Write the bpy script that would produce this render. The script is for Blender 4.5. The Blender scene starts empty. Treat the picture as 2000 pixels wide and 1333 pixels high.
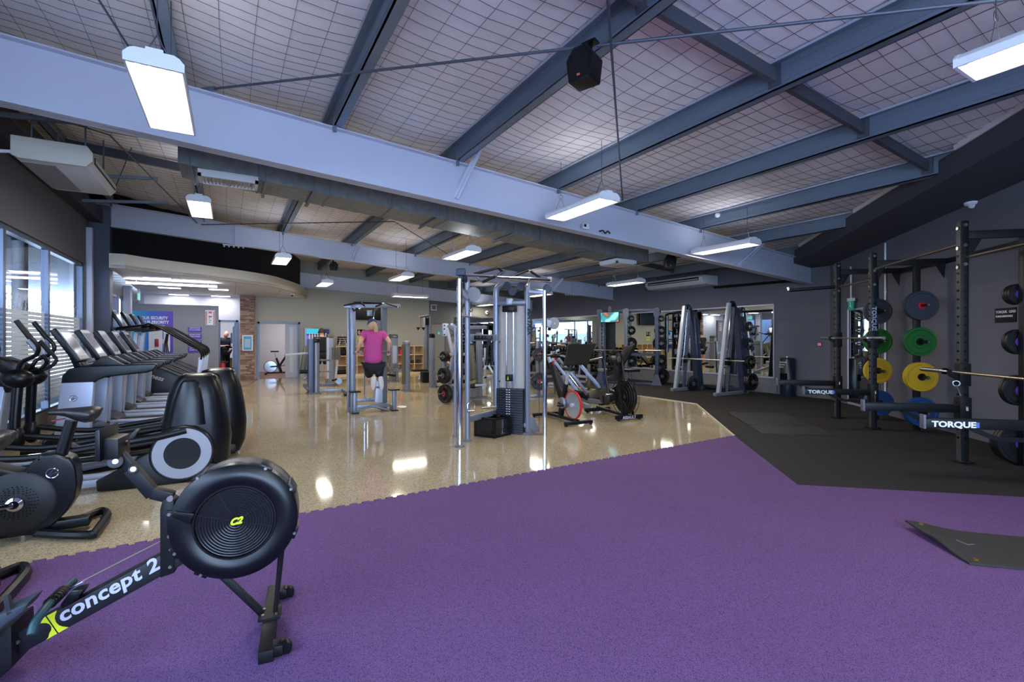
import bpy, bmesh, math, random
from mathutils import Vector, Matrix
random.seed(7)
S = bpy.context.scene
COL = S.collection
PI = math.pi
def V(*a): return Vector(a)

# ---------------------------------------------------------------- camera, world, exposure
FPX, CAMH, HOR = 940.0, 1.45, 661.0
YAW = math.atan2(548.0, FPX)
cam = bpy.data.objects.new('camera', bpy.data.cameras.new('camera')); COL.objects.link(cam)
cam.location = (0, 0, CAMH); cam.rotation_euler = (PI/2, 0, -YAW)
cam.data.sensor_width = 36; cam.data.lens = 36*FPX/2000; cam.data.shift_y = -5.5/2000
cam.data.clip_start = .05; cam.data.clip_end = 200
S.camera = cam
S.view_settings.view_transform = 'Standard'; S.view_settings.look = 'None'
S.view_settings.gamma = 1; S.view_settings.use_curve_mapping = False
S.view_settings.exposure = 0.68
S.cycles.use_denoising = True
S.cycles.max_bounces = 8; S.cycles.diffuse_bounces = 4; S.cycles.glossy_bounces = 4
S.cycles.transmission_bounces = 6; S.cycles.transparent_max_bounces = 12
S.cycles.caustics_reflective = False; S.cycles.caustics_refractive = False
S.cycles.sample_clamp_indirect = 4
w = bpy.data.worlds.new('sky'); S.world = w; w.use_nodes = True
bg = w.node_tree.nodes['Background']; bg.inputs[0].default_value = (.60, .75, 1.0, 1); bg.inputs[1].default_value = 11.5
LAMP_W = 25.0
UP_W = 2.6  # power of the upward lights added to brighten the roof

# ---------------------------------------------------------------- pixel -> point on a real plane
FW = (math.sin(YAW), math.cos(YAW)); RT = (math.cos(YAW), -math.sin(YAW))
def ray(px, py):
    a = (px-1000)/FPX
    return Vector((FW[0]+a*RT[0], FW[1]+a*RT[1], (HOR-py)/FPX))
O = Vector((0, 0, CAMH))
def G(px, py, z=0.0):
    d = ray(px, py); t = (z-CAMH)/d.z; return O+d*t
def onX(px, py, X):
    d = ray(px, py); return O+d*(X/d.x)
def onY(px, py, Y):
    d = ray(px, py); return O+d*(Y/d.y)
def onP(px, py, P, N):
    d = ray(px, py); P = Vector(P); N = Vector(N); return O+d*((P-O).dot(N)/d.dot(N))
def zat(py, x, y):
    return CAMH+(x*FW[0]+y*FW[1])*(HOR-py)/FPX
def depth(x, y): return x*FW[0]+y*FW[1]

# ---------------------------------------------------------------- materials
def lin(c):
    if isinstance(c, (int, float)): c = (c, c, c)
    return tuple(((v/255)/12.92 if v/255 <= .04045 else ((v/255+.055)/1.055)**2.4) for v in c)
MATS = {}
def mat(name, c, rough=.5, metal=0.0, spec=.5, noise=0, nscale=40, bump=0, bscale=200, emit=None, es=0, coat=0):
    if name in MATS: return MATS[name]
    m = bpy.data.materials.new(name); m.use_nodes = True; nt = m.node_tree
    b = nt.nodes['Principled BSDF']
    col = lin(c)
    b.inputs['Base Color'].default_value = (*col, 1)
    b.inputs['Roughness'].default_value = rough; b.inputs['Metallic'].default_value = metal
    b.inputs['Specular IOR Level'].default_value = spec; b.inputs['Coat Weight'].default_value = coat
    if emit is not None:
        b.inputs['Emission Color'].default_value = (*lin(emit), 1); b.inputs['Emission Strength'].default_value = es
    tc = None
    if noise or bump:
        tc = nt.nodes.new('ShaderNodeTexCoord')
    if noise:
        n = nt.nodes.new('ShaderNodeTexNoise'); n.inputs['Scale'].default_value = nscale; n.inputs['Detail'].default_value = 4
        r = nt.nodes.new('ShaderNodeValToRGB')
        r.color_ramp.elements[0].position = .35; r.color_ramp.elements[1].position = .65
        r.color_ramp.elements[0].color = (*[v*(1-noise) for v in col], 1)
        r.color_ramp.elements[1].color = (*[min(1, v*(1+noise)) for v in col], 1)
        nt.links.new(tc.outputs['Object'], n.inputs['Vector']); nt.links.new(n.outputs[0], r.inputs[0]); nt.links.new(r.outputs[0], b.inputs['Base Color'])
    if bump:
        n2 = nt.nodes.new('ShaderNodeTexNoise'); n2.inputs['Scale'].default_value = bscale; n2.inputs['Detail'].default_value = 3
        bp = nt.nodes.new('ShaderNodeBump'); bp.inputs['Strength'].default_value = bump; bp.inputs['Distance'].default_value = .002
        nt.links.new(tc.outputs['Object'], n2.inputs['Vector']); nt.links.new(n2.outputs[0], bp.inputs['Height']); nt.links.new(bp.outputs[0], b.inputs['Normal'])
    MATS[name] = m
    return m
def N(nt, t, **kw):
    n = nt.nodes.new(t)
    for k, v in kw.items():
        if k in n.inputs: n.inputs[k].default_value = v
        else: setattr(n, k, v)
    return n
def ramp(nt, stops, const=False):
    r = nt.nodes.new('ShaderNodeValToRGB'); cr = r.color_ramp
    if const: cr.interpolation = 'CONSTANT'
    while len(cr.elements) < len(stops): cr.elements.new(.5)
    for e, (p, c) in zip(cr.elements, stops):
        e.position = p; e.color = (*lin(c), 1)
    return r

def mat_concrete():
    m = mat('polished_concrete', (180, 160, 122), .09, spec=.38); nt = m.node_tree; b = nt.nodes['Principled BSDF']; L = nt.links.new
    tc = N(nt, 'ShaderNodeTexCoord')
    big = N(nt, 'ShaderNodeTexNoise', Scale=.9, Detail=4.0)
    base = ramp(nt, [(.3, (176, 163, 104)), (.55, (193, 180, 122)), (.75, (202, 190, 138))])
    v1 = N(nt, 'ShaderNodeTexVoronoi', Scale=115.0); v2 = N(nt, 'ShaderNodeTexVoronoi', Scale=230.0)
    c1 = ramp(nt, [(0, (34, 30, 24)), (.13, (120, 98, 68)), (.23, (208, 192, 146)), (.85, (240, 228, 190))], True)
    c2 = ramp(nt, [(0, (82, 70, 52)), (.2, (226, 214, 184))], True)
    s1 = N(nt, 'ShaderNodeSeparateColor'); s2 = N(nt, 'ShaderNodeSeparateColor')
    m1 = N(nt, 'ShaderNodeMixRGB', blend_type='MULTIPLY'); m1.inputs[0].default_value = .85
    m2 = N(nt, 'ShaderNodeMixRGB', blend_type='MULTIPLY'); m2.inputs[0].default_value = .7
    for o in (big, v1, v2): L(tc.outputs['Object'], o.inputs['Vector'])
    L(big.outputs[0], base.inputs[0]); L(v1.outputs['Color'], s1.inputs[0]); L(v2.outputs['Color'], s2.inputs[0])
    L(s1.outputs[0], c1.inputs[0]); L(s2.outputs[1], c2.inputs[0])
    L(base.outputs[0], m1.inputs[1]); L(c1.outputs[0], m1.inputs[2]); L(m1.outputs[0], m2.inputs[1]); L(c2.outputs[0], m2.inputs[2])
    bc = N(nt, 'ShaderNodeBrightContrast'); bc.inputs[1].default_value = .16
    L(m2.outputs[0], bc.inputs[0]); L(bc.outputs[0], b.inputs['Base Color'])
    rr = N(nt, 'ShaderNodeMapRange'); rr.inputs[3].default_value = .035; rr.inputs[4].default_value = .10
    L(big.outputs[0], rr.inputs[0]); L(rr.outputs[0], b.inputs['Roughness'])
    return m
def mat_rubber(name, base, fleck, scale, thr, rough=.85):
    m = mat(name, base, rough, spec=.25); nt = m.node_tree; b = nt.nodes['Principled BSDF']; L = nt.links.new
    tc = N(nt, 'ShaderNodeTexCoord')
    n = N(nt, 'ShaderNodeTexNoise', Scale=scale, Detail=2.0, Roughness=.6)
    r = ramp(nt, [(thr-.03, base), (thr+.02, fleck)])
    big = N(nt, 'ShaderNodeTexNoise', Scale=1.3, Detail=3.0)
    mr = N(nt, 'ShaderNodeMapRange'); mr.inputs[3].default_value = .9; mr.inputs[4].default_value = 1.1
    mx = N(nt, 'ShaderNodeMixRGB', blend_type='MULTIPLY'); mx.inputs[0].default_value = 1
    L(tc.outputs['Object'], n.inputs['Vector']); L(tc.outputs['Object'], big.inputs['Vector'])
    L(n.outputs[0], r.inputs[0]); L(big.outputs[0], mr.inputs[0]); L(r.outputs[0], mx.inputs[1]); L(mr.outputs[0], mx.inputs[2]); L(mx.outputs[0], b.inputs['Base Color'])
    bp = N(nt, 'ShaderNodeBump', Strength=.35, Distance=.003); L(n.outputs[0], bp.inputs['Height']); L(bp.outputs[0], b.inputs['Normal'])
    return m
def mat_wood(name, a, bcol, sc=(1, 14, 14), rough=.45):
    m = mat(name, a, rough); nt = m.node_tree; b = nt.nodes['Principled BSDF']; L = nt.links.new
    tc = N(nt, 'ShaderNodeTexCoord'); mp = N(nt, 'ShaderNodeMapping'); mp.inputs['Scale'].default_value = sc
    n = N(nt, 'ShaderNodeTexNoise', Scale=2.0, Detail=5.0); r = ramp(nt, [(.3, a), (.7, bcol)])
    L(tc.outputs['Object'], mp.inputs[0]); L(mp.outputs[0], n.inputs['Vector']); L(n.outputs[0], r.inputs[0]); L(r.outputs[0], b.inputs['Base Color'])
    return m
def mat_mix_transparent(name, color, rough, fac, metal=0, ior_gloss=True):
    m = bpy.data.materials.new(name); m.use_nodes = True; nt = m.node_tree; nt.nodes.clear(); L = nt.links.new
    out = N(nt, 'ShaderNodeOutputMaterial'); tr = N(nt, 'ShaderNodeBsdfTransparent'); tr.inputs[0].default_value = (*lin(color), 1)
    gl = N(nt, 'ShaderNodeBsdfGlossy'); gl.inputs['Roughness'].default_value = rough
    mx = N(nt, 'ShaderNodeMixShader')
    if ior_gloss:
        fr = N(nt, 'ShaderNodeFresnel'); fr.inputs[0].default_value = 1.5
        ad = N(nt, 'ShaderNodeMath', operation='ADD'); ad.inputs[1].default_value = fac; L(fr.outputs[0], ad.inputs[0]); L(ad.outputs[0], mx.inputs[0])
    else: mx.inputs[0].default_value = fac
    L(tr.outputs[0], mx.inputs[1]); L(gl.outputs[0], mx.inputs[2]); L(mx.outputs[0], out.inputs[0])
    return m

M_GAL = mat('galvanised_steel', (114, 128, 144), .45, .4, noise=.1, nscale=110)
M_GALD = mat('galvanised_duct', (132, 138, 140), .5, .35, noise=.14, nscale=9)
M_BEAM = mat('painted_steel', (192, 196, 212), .45)
M_INS = mat('insulation_foil', (236, 232, 234), .62, noise=.04, nscale=3)
M_ROD = mat('rod_steel', (84, 90, 104), .5, .4)
M_BRG = mat('bridging_steel', (80, 84, 94), .55, .3)
M_WIRE = mat('wire', (84, 86, 98), .5, .4)
M_WALL = mat('wall_grey', (104, 104, 112), .7, noise=.03, nscale=2, bump=.1)
M_WALLF = mat('wall_taupe', (176, 172, 156), .7, noise=.02, nscale=2)
M_WALLD = mat('wall_charcoal', (100, 100, 108), .7, noise=.03, nscale=2, bump=.1)
M_BULK = mat('bulkhead_charcoal', (66, 66, 74), .7)
M_WHITE = mat('white_paint', (226, 228, 236), .6)
M_CREAM = mat('cream_paint', (206, 200, 184), .6)
M_DARKV = mat('unlit_void_black', (9, 11, 16), .9)  # near-black colour stands for missing light above the reception
M_FRAME = mat('window_aluminium', (108, 118, 138), .4, .4)
M_CONC = mat_concrete()
M_PUR = mat_rubber('purple_rubber', (105, 75, 121), (56, 39, 67), 290, .56)
M_BLK = mat_rubber('black_rubber', (38, 36, 35), (72, 66, 56), 230, .62)
M_MATB = mat('mat_rubber_plain', (34, 34, 36), .7, noise=.1, nscale=8)
M_WOOD = mat_wood('wood_floor', (112, 78, 62), (146, 108, 90))
M_OAK = mat_wood('oak_board', (176, 140, 92), (204, 172, 124), (14, 14, 1))
M_OAKL = mat_wood('oak_edge', (214, 190, 148), (226, 204, 166))
M_GLASS = mat_mix_transparent('window_glass', (226, 236, 246), .0, .04)
M_MIRROR = mat('mirror', (225, 232, 230), .0, 1.0)
M_FROST = mat('frosted_film', (214, 228, 242), .5)
M_BLACK = mat('black_plastic', (9, 10, 13), .34, spec=.3)
M_BLACKM = mat('black_powder_coat', (12, 13, 16), .44, spec=.3, bump=.1)
M_NAVY = mat('dark_housing', (8, 10, 16), .3, spec=.34)
M_RIG = mat('rig_black', (12, 13, 17), .45, spec=.4)
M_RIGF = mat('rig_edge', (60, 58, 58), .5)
M_SIL = mat('silver_paint', (130, 136, 150), .36, .45)
M_SILL = mat('silver_light', (188, 196, 214), .38, .35)
M_CHR = mat('chrome', (205, 212, 226), .12, 1.0)
M_STEEL = mat('brushed_steel', (182, 178, 170), .28, 1.0)
M_GREYP = mat('grey_plastic', (96, 98, 104), .45)
M_PAD = mat('dark_vinyl', (13, 13, 15), .5, spec=.3, bump=.08)
M_PADO = mat('olive_vinyl', (84, 82, 68), .5, bump=.08)
M_BEIGE = mat('beige_shroud', (190, 180, 168), .5)
M_DISC = mat('clear_grey_disc', (130, 134, 140), .3)
M_SCREEN = mat('screen_off', (8, 9, 11), .2, spec=.25)
M_SCRG = mat('console_screen', (84, 92, 108), .12, spec=.6)
M_RED = mat('red_paint', (196, 30, 34), .4)
M_YEL = mat('yellow_paint', (196, 204, 26), .5)
M_WHITEP = mat('white_plastic', (224, 226, 230), .4)
M_TXTW = mat('white_lettering', (236, 236, 240), .6)
M_TXTG = mat('grey_lettering', (176, 176, 190), .5)
M_LAMP = mat('lamp_tube', (255, 250, 240), .5, emit=(255, 246, 232), es=9)
M_LAMPC = mat('lamp_panel', (255, 252, 255), .5, emit=(250, 246, 255), es=4.5)
M_PINK = mat('pink_shirt', (186, 66, 132), .8)
M_SKIN = mat('skin', (214, 158, 130), .55)
M_CLB = mat('black_cloth', (15, 17, 25), .85)
M_HAIRB = mat('blonde_hair', (188, 150, 108), .7)
M_HAIRD = mat('brown_hair', (74, 48, 34), .7)
M_SHOE = mat('shoe_grey', (196, 190, 190), .7)
M_SHOER = mat('shoe_coral', (238, 88, 92), .7)

# ---------------------------------------------------------------- mesh builder
class MB:
    def __init__(s): s.v = []; s.f = []
    def add(s, vs, fs):
        o = len(s.v); s.v += [Vector(p) for p in vs]; s.f += [tuple(i+o for i in f) for f in fs]; return s
    def hexa(s, a):
        return s.add(a, [(0, 3, 2, 1), (4, 5, 6, 7), (0, 1, 5, 4), (1, 2, 6, 5), (2, 3, 7, 6), (3, 0, 4, 7)])
    def box(s, c, d, R=None):
        x, y, z = d[0]/2, d[1]/2, d[2]/2
        ps = [Vector(p) for p in ((-x, -y, -z), (x, -y, -z), (x, y, -z), (-x, y, -z), (-x, -y, z), (x, -y, z), (x, y, z), (-x, y, z))]
        if R is not None: ps = [R @ p for p in ps]
        return s.hexa([Vector(c)+p for p in ps])
    def bb(s, a, b):
        return s.box([(a[i]+b[i])/2 for i in range(3)], [abs(a[i]-b[i]) for i in range(3)])
    def bar(s, p, q, w, h, up=(0, 0, 1), w2=None, h2=None):
        p, q = Vector(p), Vector(q); d = (q-p).normalized(); up = Vector(up)
        if abs(d.dot(up)) > .98: up = Vector((1, 0, 0)) if abs(d.x) < .9 else Vector((0, 1, 0))
        r = d.cross(up).normalized(); u = r.cross(d)
        w2 = w if w2 is None else w2; h2 = h if h2 is None else h2
        a = [p-r*w/2-u*h/2, p+r*w/2-u*h/2, p+r*w/2+u*h/2, p-r*w/2+u*h/2]
        b = [q-r*w2/2-u*h2/2, q+r*w2/2-u*h2/2, q+r*w2/2+u*h2/2, q-r*w2/2+u*h2/2]
        return s.hexa(a+b)
    def rings(s, R, caps=True, closed=False):
        n = len(R[0]); vs = [p for r in R for p in r]; fs = []
        m = len(R)
        for i in range(m-1 if not closed else m):
            j = (i+1) % m
            for k in range(n): fs.append((i*n+k, i*n+(k+1) % n, j*n+(k+1) % n, j*n+k))
        if caps and not closed: fs += [tuple(range(n-1, -1, -1)), tuple((m-1)*n+k for k in range(n))]
        return s.add(vs, fs)
    def tube(s, pts, r, n=8, closed=False, flat=1.0, up=None):
        pts = [Vector(p) for p in pts]; m = len(pts)
        if not isinstance(r, (list, tuple)): r = [r]*m
        T = []
        for i in range(m):
            a = pts[i-1] if (i > 0 or closed) else pts[0]; b = pts[(i+1) % m] if (i < m-1 or closed) else pts[-1]
            T.append((b-a).normalized())
        u = Vector(up) if up else (Vector((0, 0, 1)) if abs(T[0].z) < .9 else Vector((1, 0, 0)))
        x = (u-T[0]*u.dot(T[0])).normalized(); R = []
        for i in range(m):
            x = (x-T[i]*x.dot(T[i])).normalized(); y = T[i].cross(x)
            R.append([pts[i]+(x*math.cos(2*PI*k/n)+y*flat*math.sin(2*PI*k/n))*r[i] for k in range(n)])
        return s.rings(R, closed=closed)
    def cyl(s, p, q, r, r2=None, n=16):
        return s.tube([p, q], [r, r if r2 is None else r2], n)
    def lathe(s, prof, c, axis, n=24):
        c = Vector(c); a = Vector(axis).normalized(); x = (Vector((0, 0, 1)) if abs(a.z) < .9 else Vector((1, 0, 0)))
        x = (x-a*x.dot(a)).normalized(); y = a.cross(x)
        R = [[c+a*h+(x*math.cos(2*PI*k/n)+y*math.sin(2*PI*k/n))*max(r, .0003) for k in range(n)] for r, h in prof]
        return s.rings(R)
    def torus(s, c, axis, R, r, n=32, m=6):
        c = Vector(c); a = Vector(axis).normalized(); x = (Vector((0, 0, 1)) if abs(a.z) < .9 else Vector((1, 0, 0)))
        x = (x-a*x.dot(a)).normalized(); y = a.cross(x); RR = []
        for k in range(n):
            d = x*math.cos(2*PI*k/n)+y*math.sin(2*PI*k/n)
            RR.append([c+d*(R+r*math.cos(2*PI*j/m))+a*r*math.sin(2*PI*j/m) for j in range(m)])
        return s.rings(RR, closed=True)
    def annulus(s, c, axis, r0, r1, h, n=32):
        c = Vector(c); a = Vector(axis).normalized(); x = (Vector((0, 0, 1)) if abs(a.z) < .9 else Vector((1, 0, 0)))
        x = (x-a*x.dot(a)).normalized(); y = a.cross(x); RR = []
        for k in range(n):
            d = x*math.cos(2*PI*k/n)+y*math.sin(2*PI*k/n)
            RR.append([c+d*r0-a*h/2, c+d*r1-a*h/2, c+d*r1+a*h/2, c+d*r0+a*h/2])
        return s.rings(RR, closed=True)
    def prism(s, pts, off):
        """pts: coplanar outline (3d); off: vector of the extrusion, centred"""
        off = Vector(off)/2; n = len(pts); P = [Vector(p) for p in pts]
        return s.add([p-off for p in P]+[p+off for p in P], [tuple(range(n-1, -1, -1)), tuple(range(n, 2*n))]+[(k, (k+1) % n, n+(k+1) % n, n+k) for k in range(n)])
    def ell(s, c, r, n=12, m=8, R=None):
        c = Vector(c); RR = []
        for j in range(m+1):
            th = PI*j/m; rr = max(math.sin(th), .02)
            ring = [Vector((r[0]*rr*math.cos(2*PI*k/n), r[1]*rr*math.sin(2*PI*k/n), -r[2]*math.cos(th))) for k in range(n)]
            if R is not None: ring = [R @ p for p in ring]
            RR.append([c+p for p in ring])
        return s.rings(RR)
    def quad(s, a, b, c, d): return s.add([a, b, c, d], [(0, 1, 2, 3)])
    def mesh(s, name, m, bevel=0, smooth=True, seg=2, angle=35):
        me = bpy.data.meshes.new(name); me.from_pydata([tuple(p) for p in s.v], [], s.f)
        bm = bmesh.new(); bm.from_mesh(me)
        bmesh.ops.recalc_face_normals(bm, faces=bm.faces)
        if bevel:
            es = [e for e in bm.edges if len(e.link_faces) == 2 and e.calc_face_angle(0) > .5]
            bmesh.ops.bevel(bm, geom=es, offset=bevel, segments=seg, affect='EDGES', clamp_overlap=True, profile=.6)
        bm.to_mesh(me); bm.free()
        if smooth:
            me.polygons.foreach_set('use_smooth', [True]*len(me.polygons)); me.set_sharp_from_angle(angle=math.radians(angle))
        if m: me.materials.append(m)
        return me

def obj(name, mb, m, parent=None, bevel=0, loc=None, smooth=True, seg=2, **props):
    me = mb.mesh(name, m, bevel, smooth, seg) if isinstance(mb, MB) else mb
    o = bpy.data.objects.new(name, me); COL.objects.link(o)
    if parent is not None: o.parent = parent
    if loc is not None: o.location = loc
    for k, v in props.items(): o[k] = v
    return o
def struct(name, mb, m, parent=None, **kw):
    kw.setdefault('kind', 'structure')
    return obj(name, mb, m, parent, **kw)
def centred(name, mb, m, label, cat, group=None, bevel=0, kind=None, base=None):
    """one-mesh thing: origin at its base"""
    c = Vector(base) if base else sum(mb.v, Vector())/len(mb.v)
    if base is None: c.z = min(p.z for p in mb.v)
    mb.v = [p-c for p in mb.v]
    o = obj(name, mb, m, bevel=bevel, loc=c); o['label'] = label; o['category'] = cat
    if group: o['group'] = group
    if kind: o['kind'] = kind
    return o
class Thing:
    def __init__(s, name, label, cat, loc, rot=0.0, group=None):
        s.loc = Vector((loc[0], loc[1], loc[2] if len(loc) > 2 else 0)); s.rot = rot
        s.M = Matrix.Translation(s.loc) @ Matrix.Rotation(rot, 4, 'Z'); s.I = s.M.inverted()
        o = bpy.data.objects.new(name, None); COL.objects.link(o); o.location = s.loc; o.rotation_euler = (0, 0, rot)
        o.empty_display_size = .2; o['label'] = label; o['category'] = cat
        if group: o['group'] = group
        s.o = o
    def p(s, px, py, y=0.0):      # point where the sight line meets the vertical plane local y
        return s.I @ onP(px, py, s.M @ Vector((0, y, 0)), s.M.to_3x3() @ Vector((0, 1, 0)))
    def q(s, px, py, x=0.0):
        return s.I @ onP(px, py, s.M @ Vector((x, 0, 0)), s.M.to_3x3() @ Vector((1, 0, 0)))
    def g(s, px, py, z=0.0): return s.I @ G(px, py, z)
    def w(s, x, y, z): return s.I @ Vector((x, y, z))
    def part(s, name, mb, m, bevel=0, parent=None, **kw):
        return obj(name, mb, m, parent or s.o, bevel, **kw)
def dup(root, loc, rot=None, label=None, group=None):
    def cp(o, par):
        c = o.copy(); COL.objects.link(c)
        if par is not None: c.parent = par
        for k in kids.get(o.name, []): cp(k, c)
        return c
    kids = {}
    def walk(o):
        kids[o.name] = list(o.children)
        for k in o.children: walk(k)
    walk(root)
    r = cp(root, None); r.location = loc
    if rot is not None: r.rotation_euler = (0, 0, rot)
    if label: r['label'] = label
    if group: r['group'] = group
    return r
def text_mb(txt, size, origin, xdir, ydir, shear=0, ext=.002, bold=0, space=1.0, wide=1.0, fit=None):
    """flat lettering as mesh: origin = left end of the base line"""
    c = bpy.data.curves.new('lettering', 'FONT'); c.body = txt; c.size = size; c.shear = shear; c.extrude = ext/2; c.offset = bold; c.space_character = space
    c.resolution_u = 3
    o = bpy.data.objects.new('lettering', c); COL.objects.link(o)
    dg = bpy.context.evaluated_depsgraph_get(); dg.update()
    me = bpy.data.meshes.new_from_object(o.evaluated_get(dg))
    mb = MB(); x = Vector(xdir).normalized(); y = Vector(ydir).normalized(); n = x.cross(y); og = Vector(origin)
    if fit: wide = fit/max(v.co.x for v in me.vertices)
    mb.add([og+x*v.co.x*wide+y*v.co.y+n*(v.co.z+ext*.3) for v in me.vertices], [tuple(p.vertices) for p in me.polygons])
    bpy.data.objects.remove(o); bpy.data.curves.remove(c); bpy.data.meshes.remove(me)
    return mb
def arc(c, r, a0, a1, n, ax=(1, 0, 0), ay=(0, 0, 1)):
    c = Vector(c); ax = Vector(ax); ay = Vector(ay)
    return [c+ax*r*math.cos(a0+(a1-a0)*k/n)+ay*r*math.sin(a0+(a1-a0)*k/n) for k in range(n+1)]
def smoothpath(pts, n=6):
    P = [Vector(p) for p in pts]; out = []
    for i in range(len(P)-1):
        p0 = P[max(i-1, 0)]; p1 = P[i]; p2 = P[i+1]; p3 = P[min(i+2, len(P)-1)]
        for k in range(n):
            t = k/n
            out.append(.5*((2*p1)+(p2-p0)*t+(2*p0-5*p1+4*p2-p3)*t*t+(3*p1-p0-3*p2+p3)*t**3))
    out.append(P[-1]); return out
# ================================================================ THE SETTING
XL, XR, YB, YF = -2.6, 12.15, -4.0, 19.2
WD = Vector((.663, .749, 0)).normalized(); WN = Vector((-.749, .663, 0)).normalized()      # angled wall direction, its normal into the room
WP = Vector((XR, 6.0, 0))
def wallpt(y): return WP+WD*((y-6.0)/WD.y)
def ceilz(x, off=0): return 4.45-.074*x+off
def onRoof(px, py, off=0):     # sight line against the sloped roof plane z = 4.45+off-.074x
    d = ray(px, py); t = (4.45+off-CAMH)/(d.z+.074*d.x); return O+d*t
xb = wallpt(YB).x
H = 4.9
# floors
struct('floor', MB().prism([(XL-.2, YB-.2, -.1), (xb+.3, YB-.2, -.1), (XR+.3, 6.0, -.1), (XR+.3, YF+.1, -.1), (.7, YF+.1, -.1), (.7, 21.2, -.1), (XL-.2, 21.2, -.1)], (0, 0, .2)), M_CONC, smooth=False)
# purple tiles with the jigsaw edge
A = G(0, 1113); Bp = G(1434, 853); Cc = G(1558, 949.6); Dr = G(2000, 974)
e = (Bp-A).normalized(); nrm = Vector((-e.y, e.x, 0)); A0 = A-e*4; L = (Bp-A0).length
edge = []
k = int(L/.105)
for i in range(k):
    b0 = A0+e*(L*i/k); u = L/k
    edge += [b0+nrm*(-.014), b0+e*u*.5+nrm*(-.014), b0+e*u*.42+nrm*.02, b0+e*u*1.06+nrm*.02]
edge = [p for p in edge if (p-A0).dot(e) < L]
edge.append(Bp)
_d = (Dr-Cc).normalized(); dr2 = Cc+_d*(((WP-Cc).dot(WN))/_d.dot(WN))
poly = edge+[Cc, dr2, Vector((5.0, -3.9, 0)), Vector((XL, -3.9, 0)), Vector((XL, A0.y, 0))]
poly = [Vector((max(p.x, XL+.02), p.y, .006)) for p in poly]
poly = [p for i, p in enumerate(poly) if i == 0 or (p-poly[i-1]).length > .004]
struct('floor_purple_rubber', MB().prism(poly, (0, 0, .012)), M_PUR, smooth=False, label='purple speckled rubber floor tiles with jigsaw edge')
C1 = G(1360, 790); C2 = G(1255, 775); far2 = Vector((C1.x, 17.4, 0))
bl = [Cc, Bp, C1, far2, Vector((XR, 17.4, 0)), Vector((XR, 6.0, 0)), wallpt(-1.2), dr2]
struct('floor_black_rubber', MB().prism([Vector((p.x, p.y, .007)) for p in bl], (0, 0, .014)), M_BLK, smooth=False, label='black rubber floor along the weights walls')
mb = MB(); mb.bar(Bp+V(0, 0, .009), C1+V(0, 0, .009), .025, .018); mb.bar(C1+V(0, 0, .009), far2+V(0, 0, .009), .025, .018)
struct('trim_1', mb, mat('edge_strip', (206, 196, 170), .4), label='pale edge strip between concrete and black rubber')
# curved wood floor in front of the reception doors
wp = [G(600-173, 765), G(440, 763), G(462, 758), G(485, 752), G(500, 744), G(505, 738.6), V(.7, 19.3, 0), V(.7, 21.1, 0), V(XL, 21.1, 0), V(XL, 17.2, 0)]
struct('floor_wood', MB().prism([Vector((p.x, p.y, .006)) for p in wp], (0, 0, .012)), M_WOOD, smooth=False)

# walls
def wallbox(name, p, q, z0, z1, m, th=.15, n=None, **kw):
    p = Vector((p[0], p[1], 0)); q = Vector((q[0], q[1], 0)); d = (q-p).normalized(); nn = Vector((-d.y, d.x, 0))
    o = [p, q, q+nn*th, p+nn*th]
    mb = MB().hexa([v+V(0, 0, z0) for v in o]+[v+V(0, 0, z1) for v in o])
    return struct(name, mb, m, smooth=False, **kw)
WY0, WY1, WZ0, WZ1 = -3.2, 12.98, .24, 2.985
mb = MB()
mb.bb((XL-.18, YB, WZ1), (XL, 13.25, H)); mb.bb((XL-.18, YB, 0), (XL, 13.25, .02)); mb.bb((XL-.18, YB, 0), (XL, WY0, WZ1)); mb.bb((XL-.18, WY1, 0), (XL, 13.25, WZ1))
struct('wall_left', mb, M_WALL, smooth=False)
struct('baseboard_left', MB().bb((XL-.14, WY0, 0), (XL-.02, WY1, WZ0)), mat('sill_timber', (150, 140, 130), .5), smooth=False)
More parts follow.
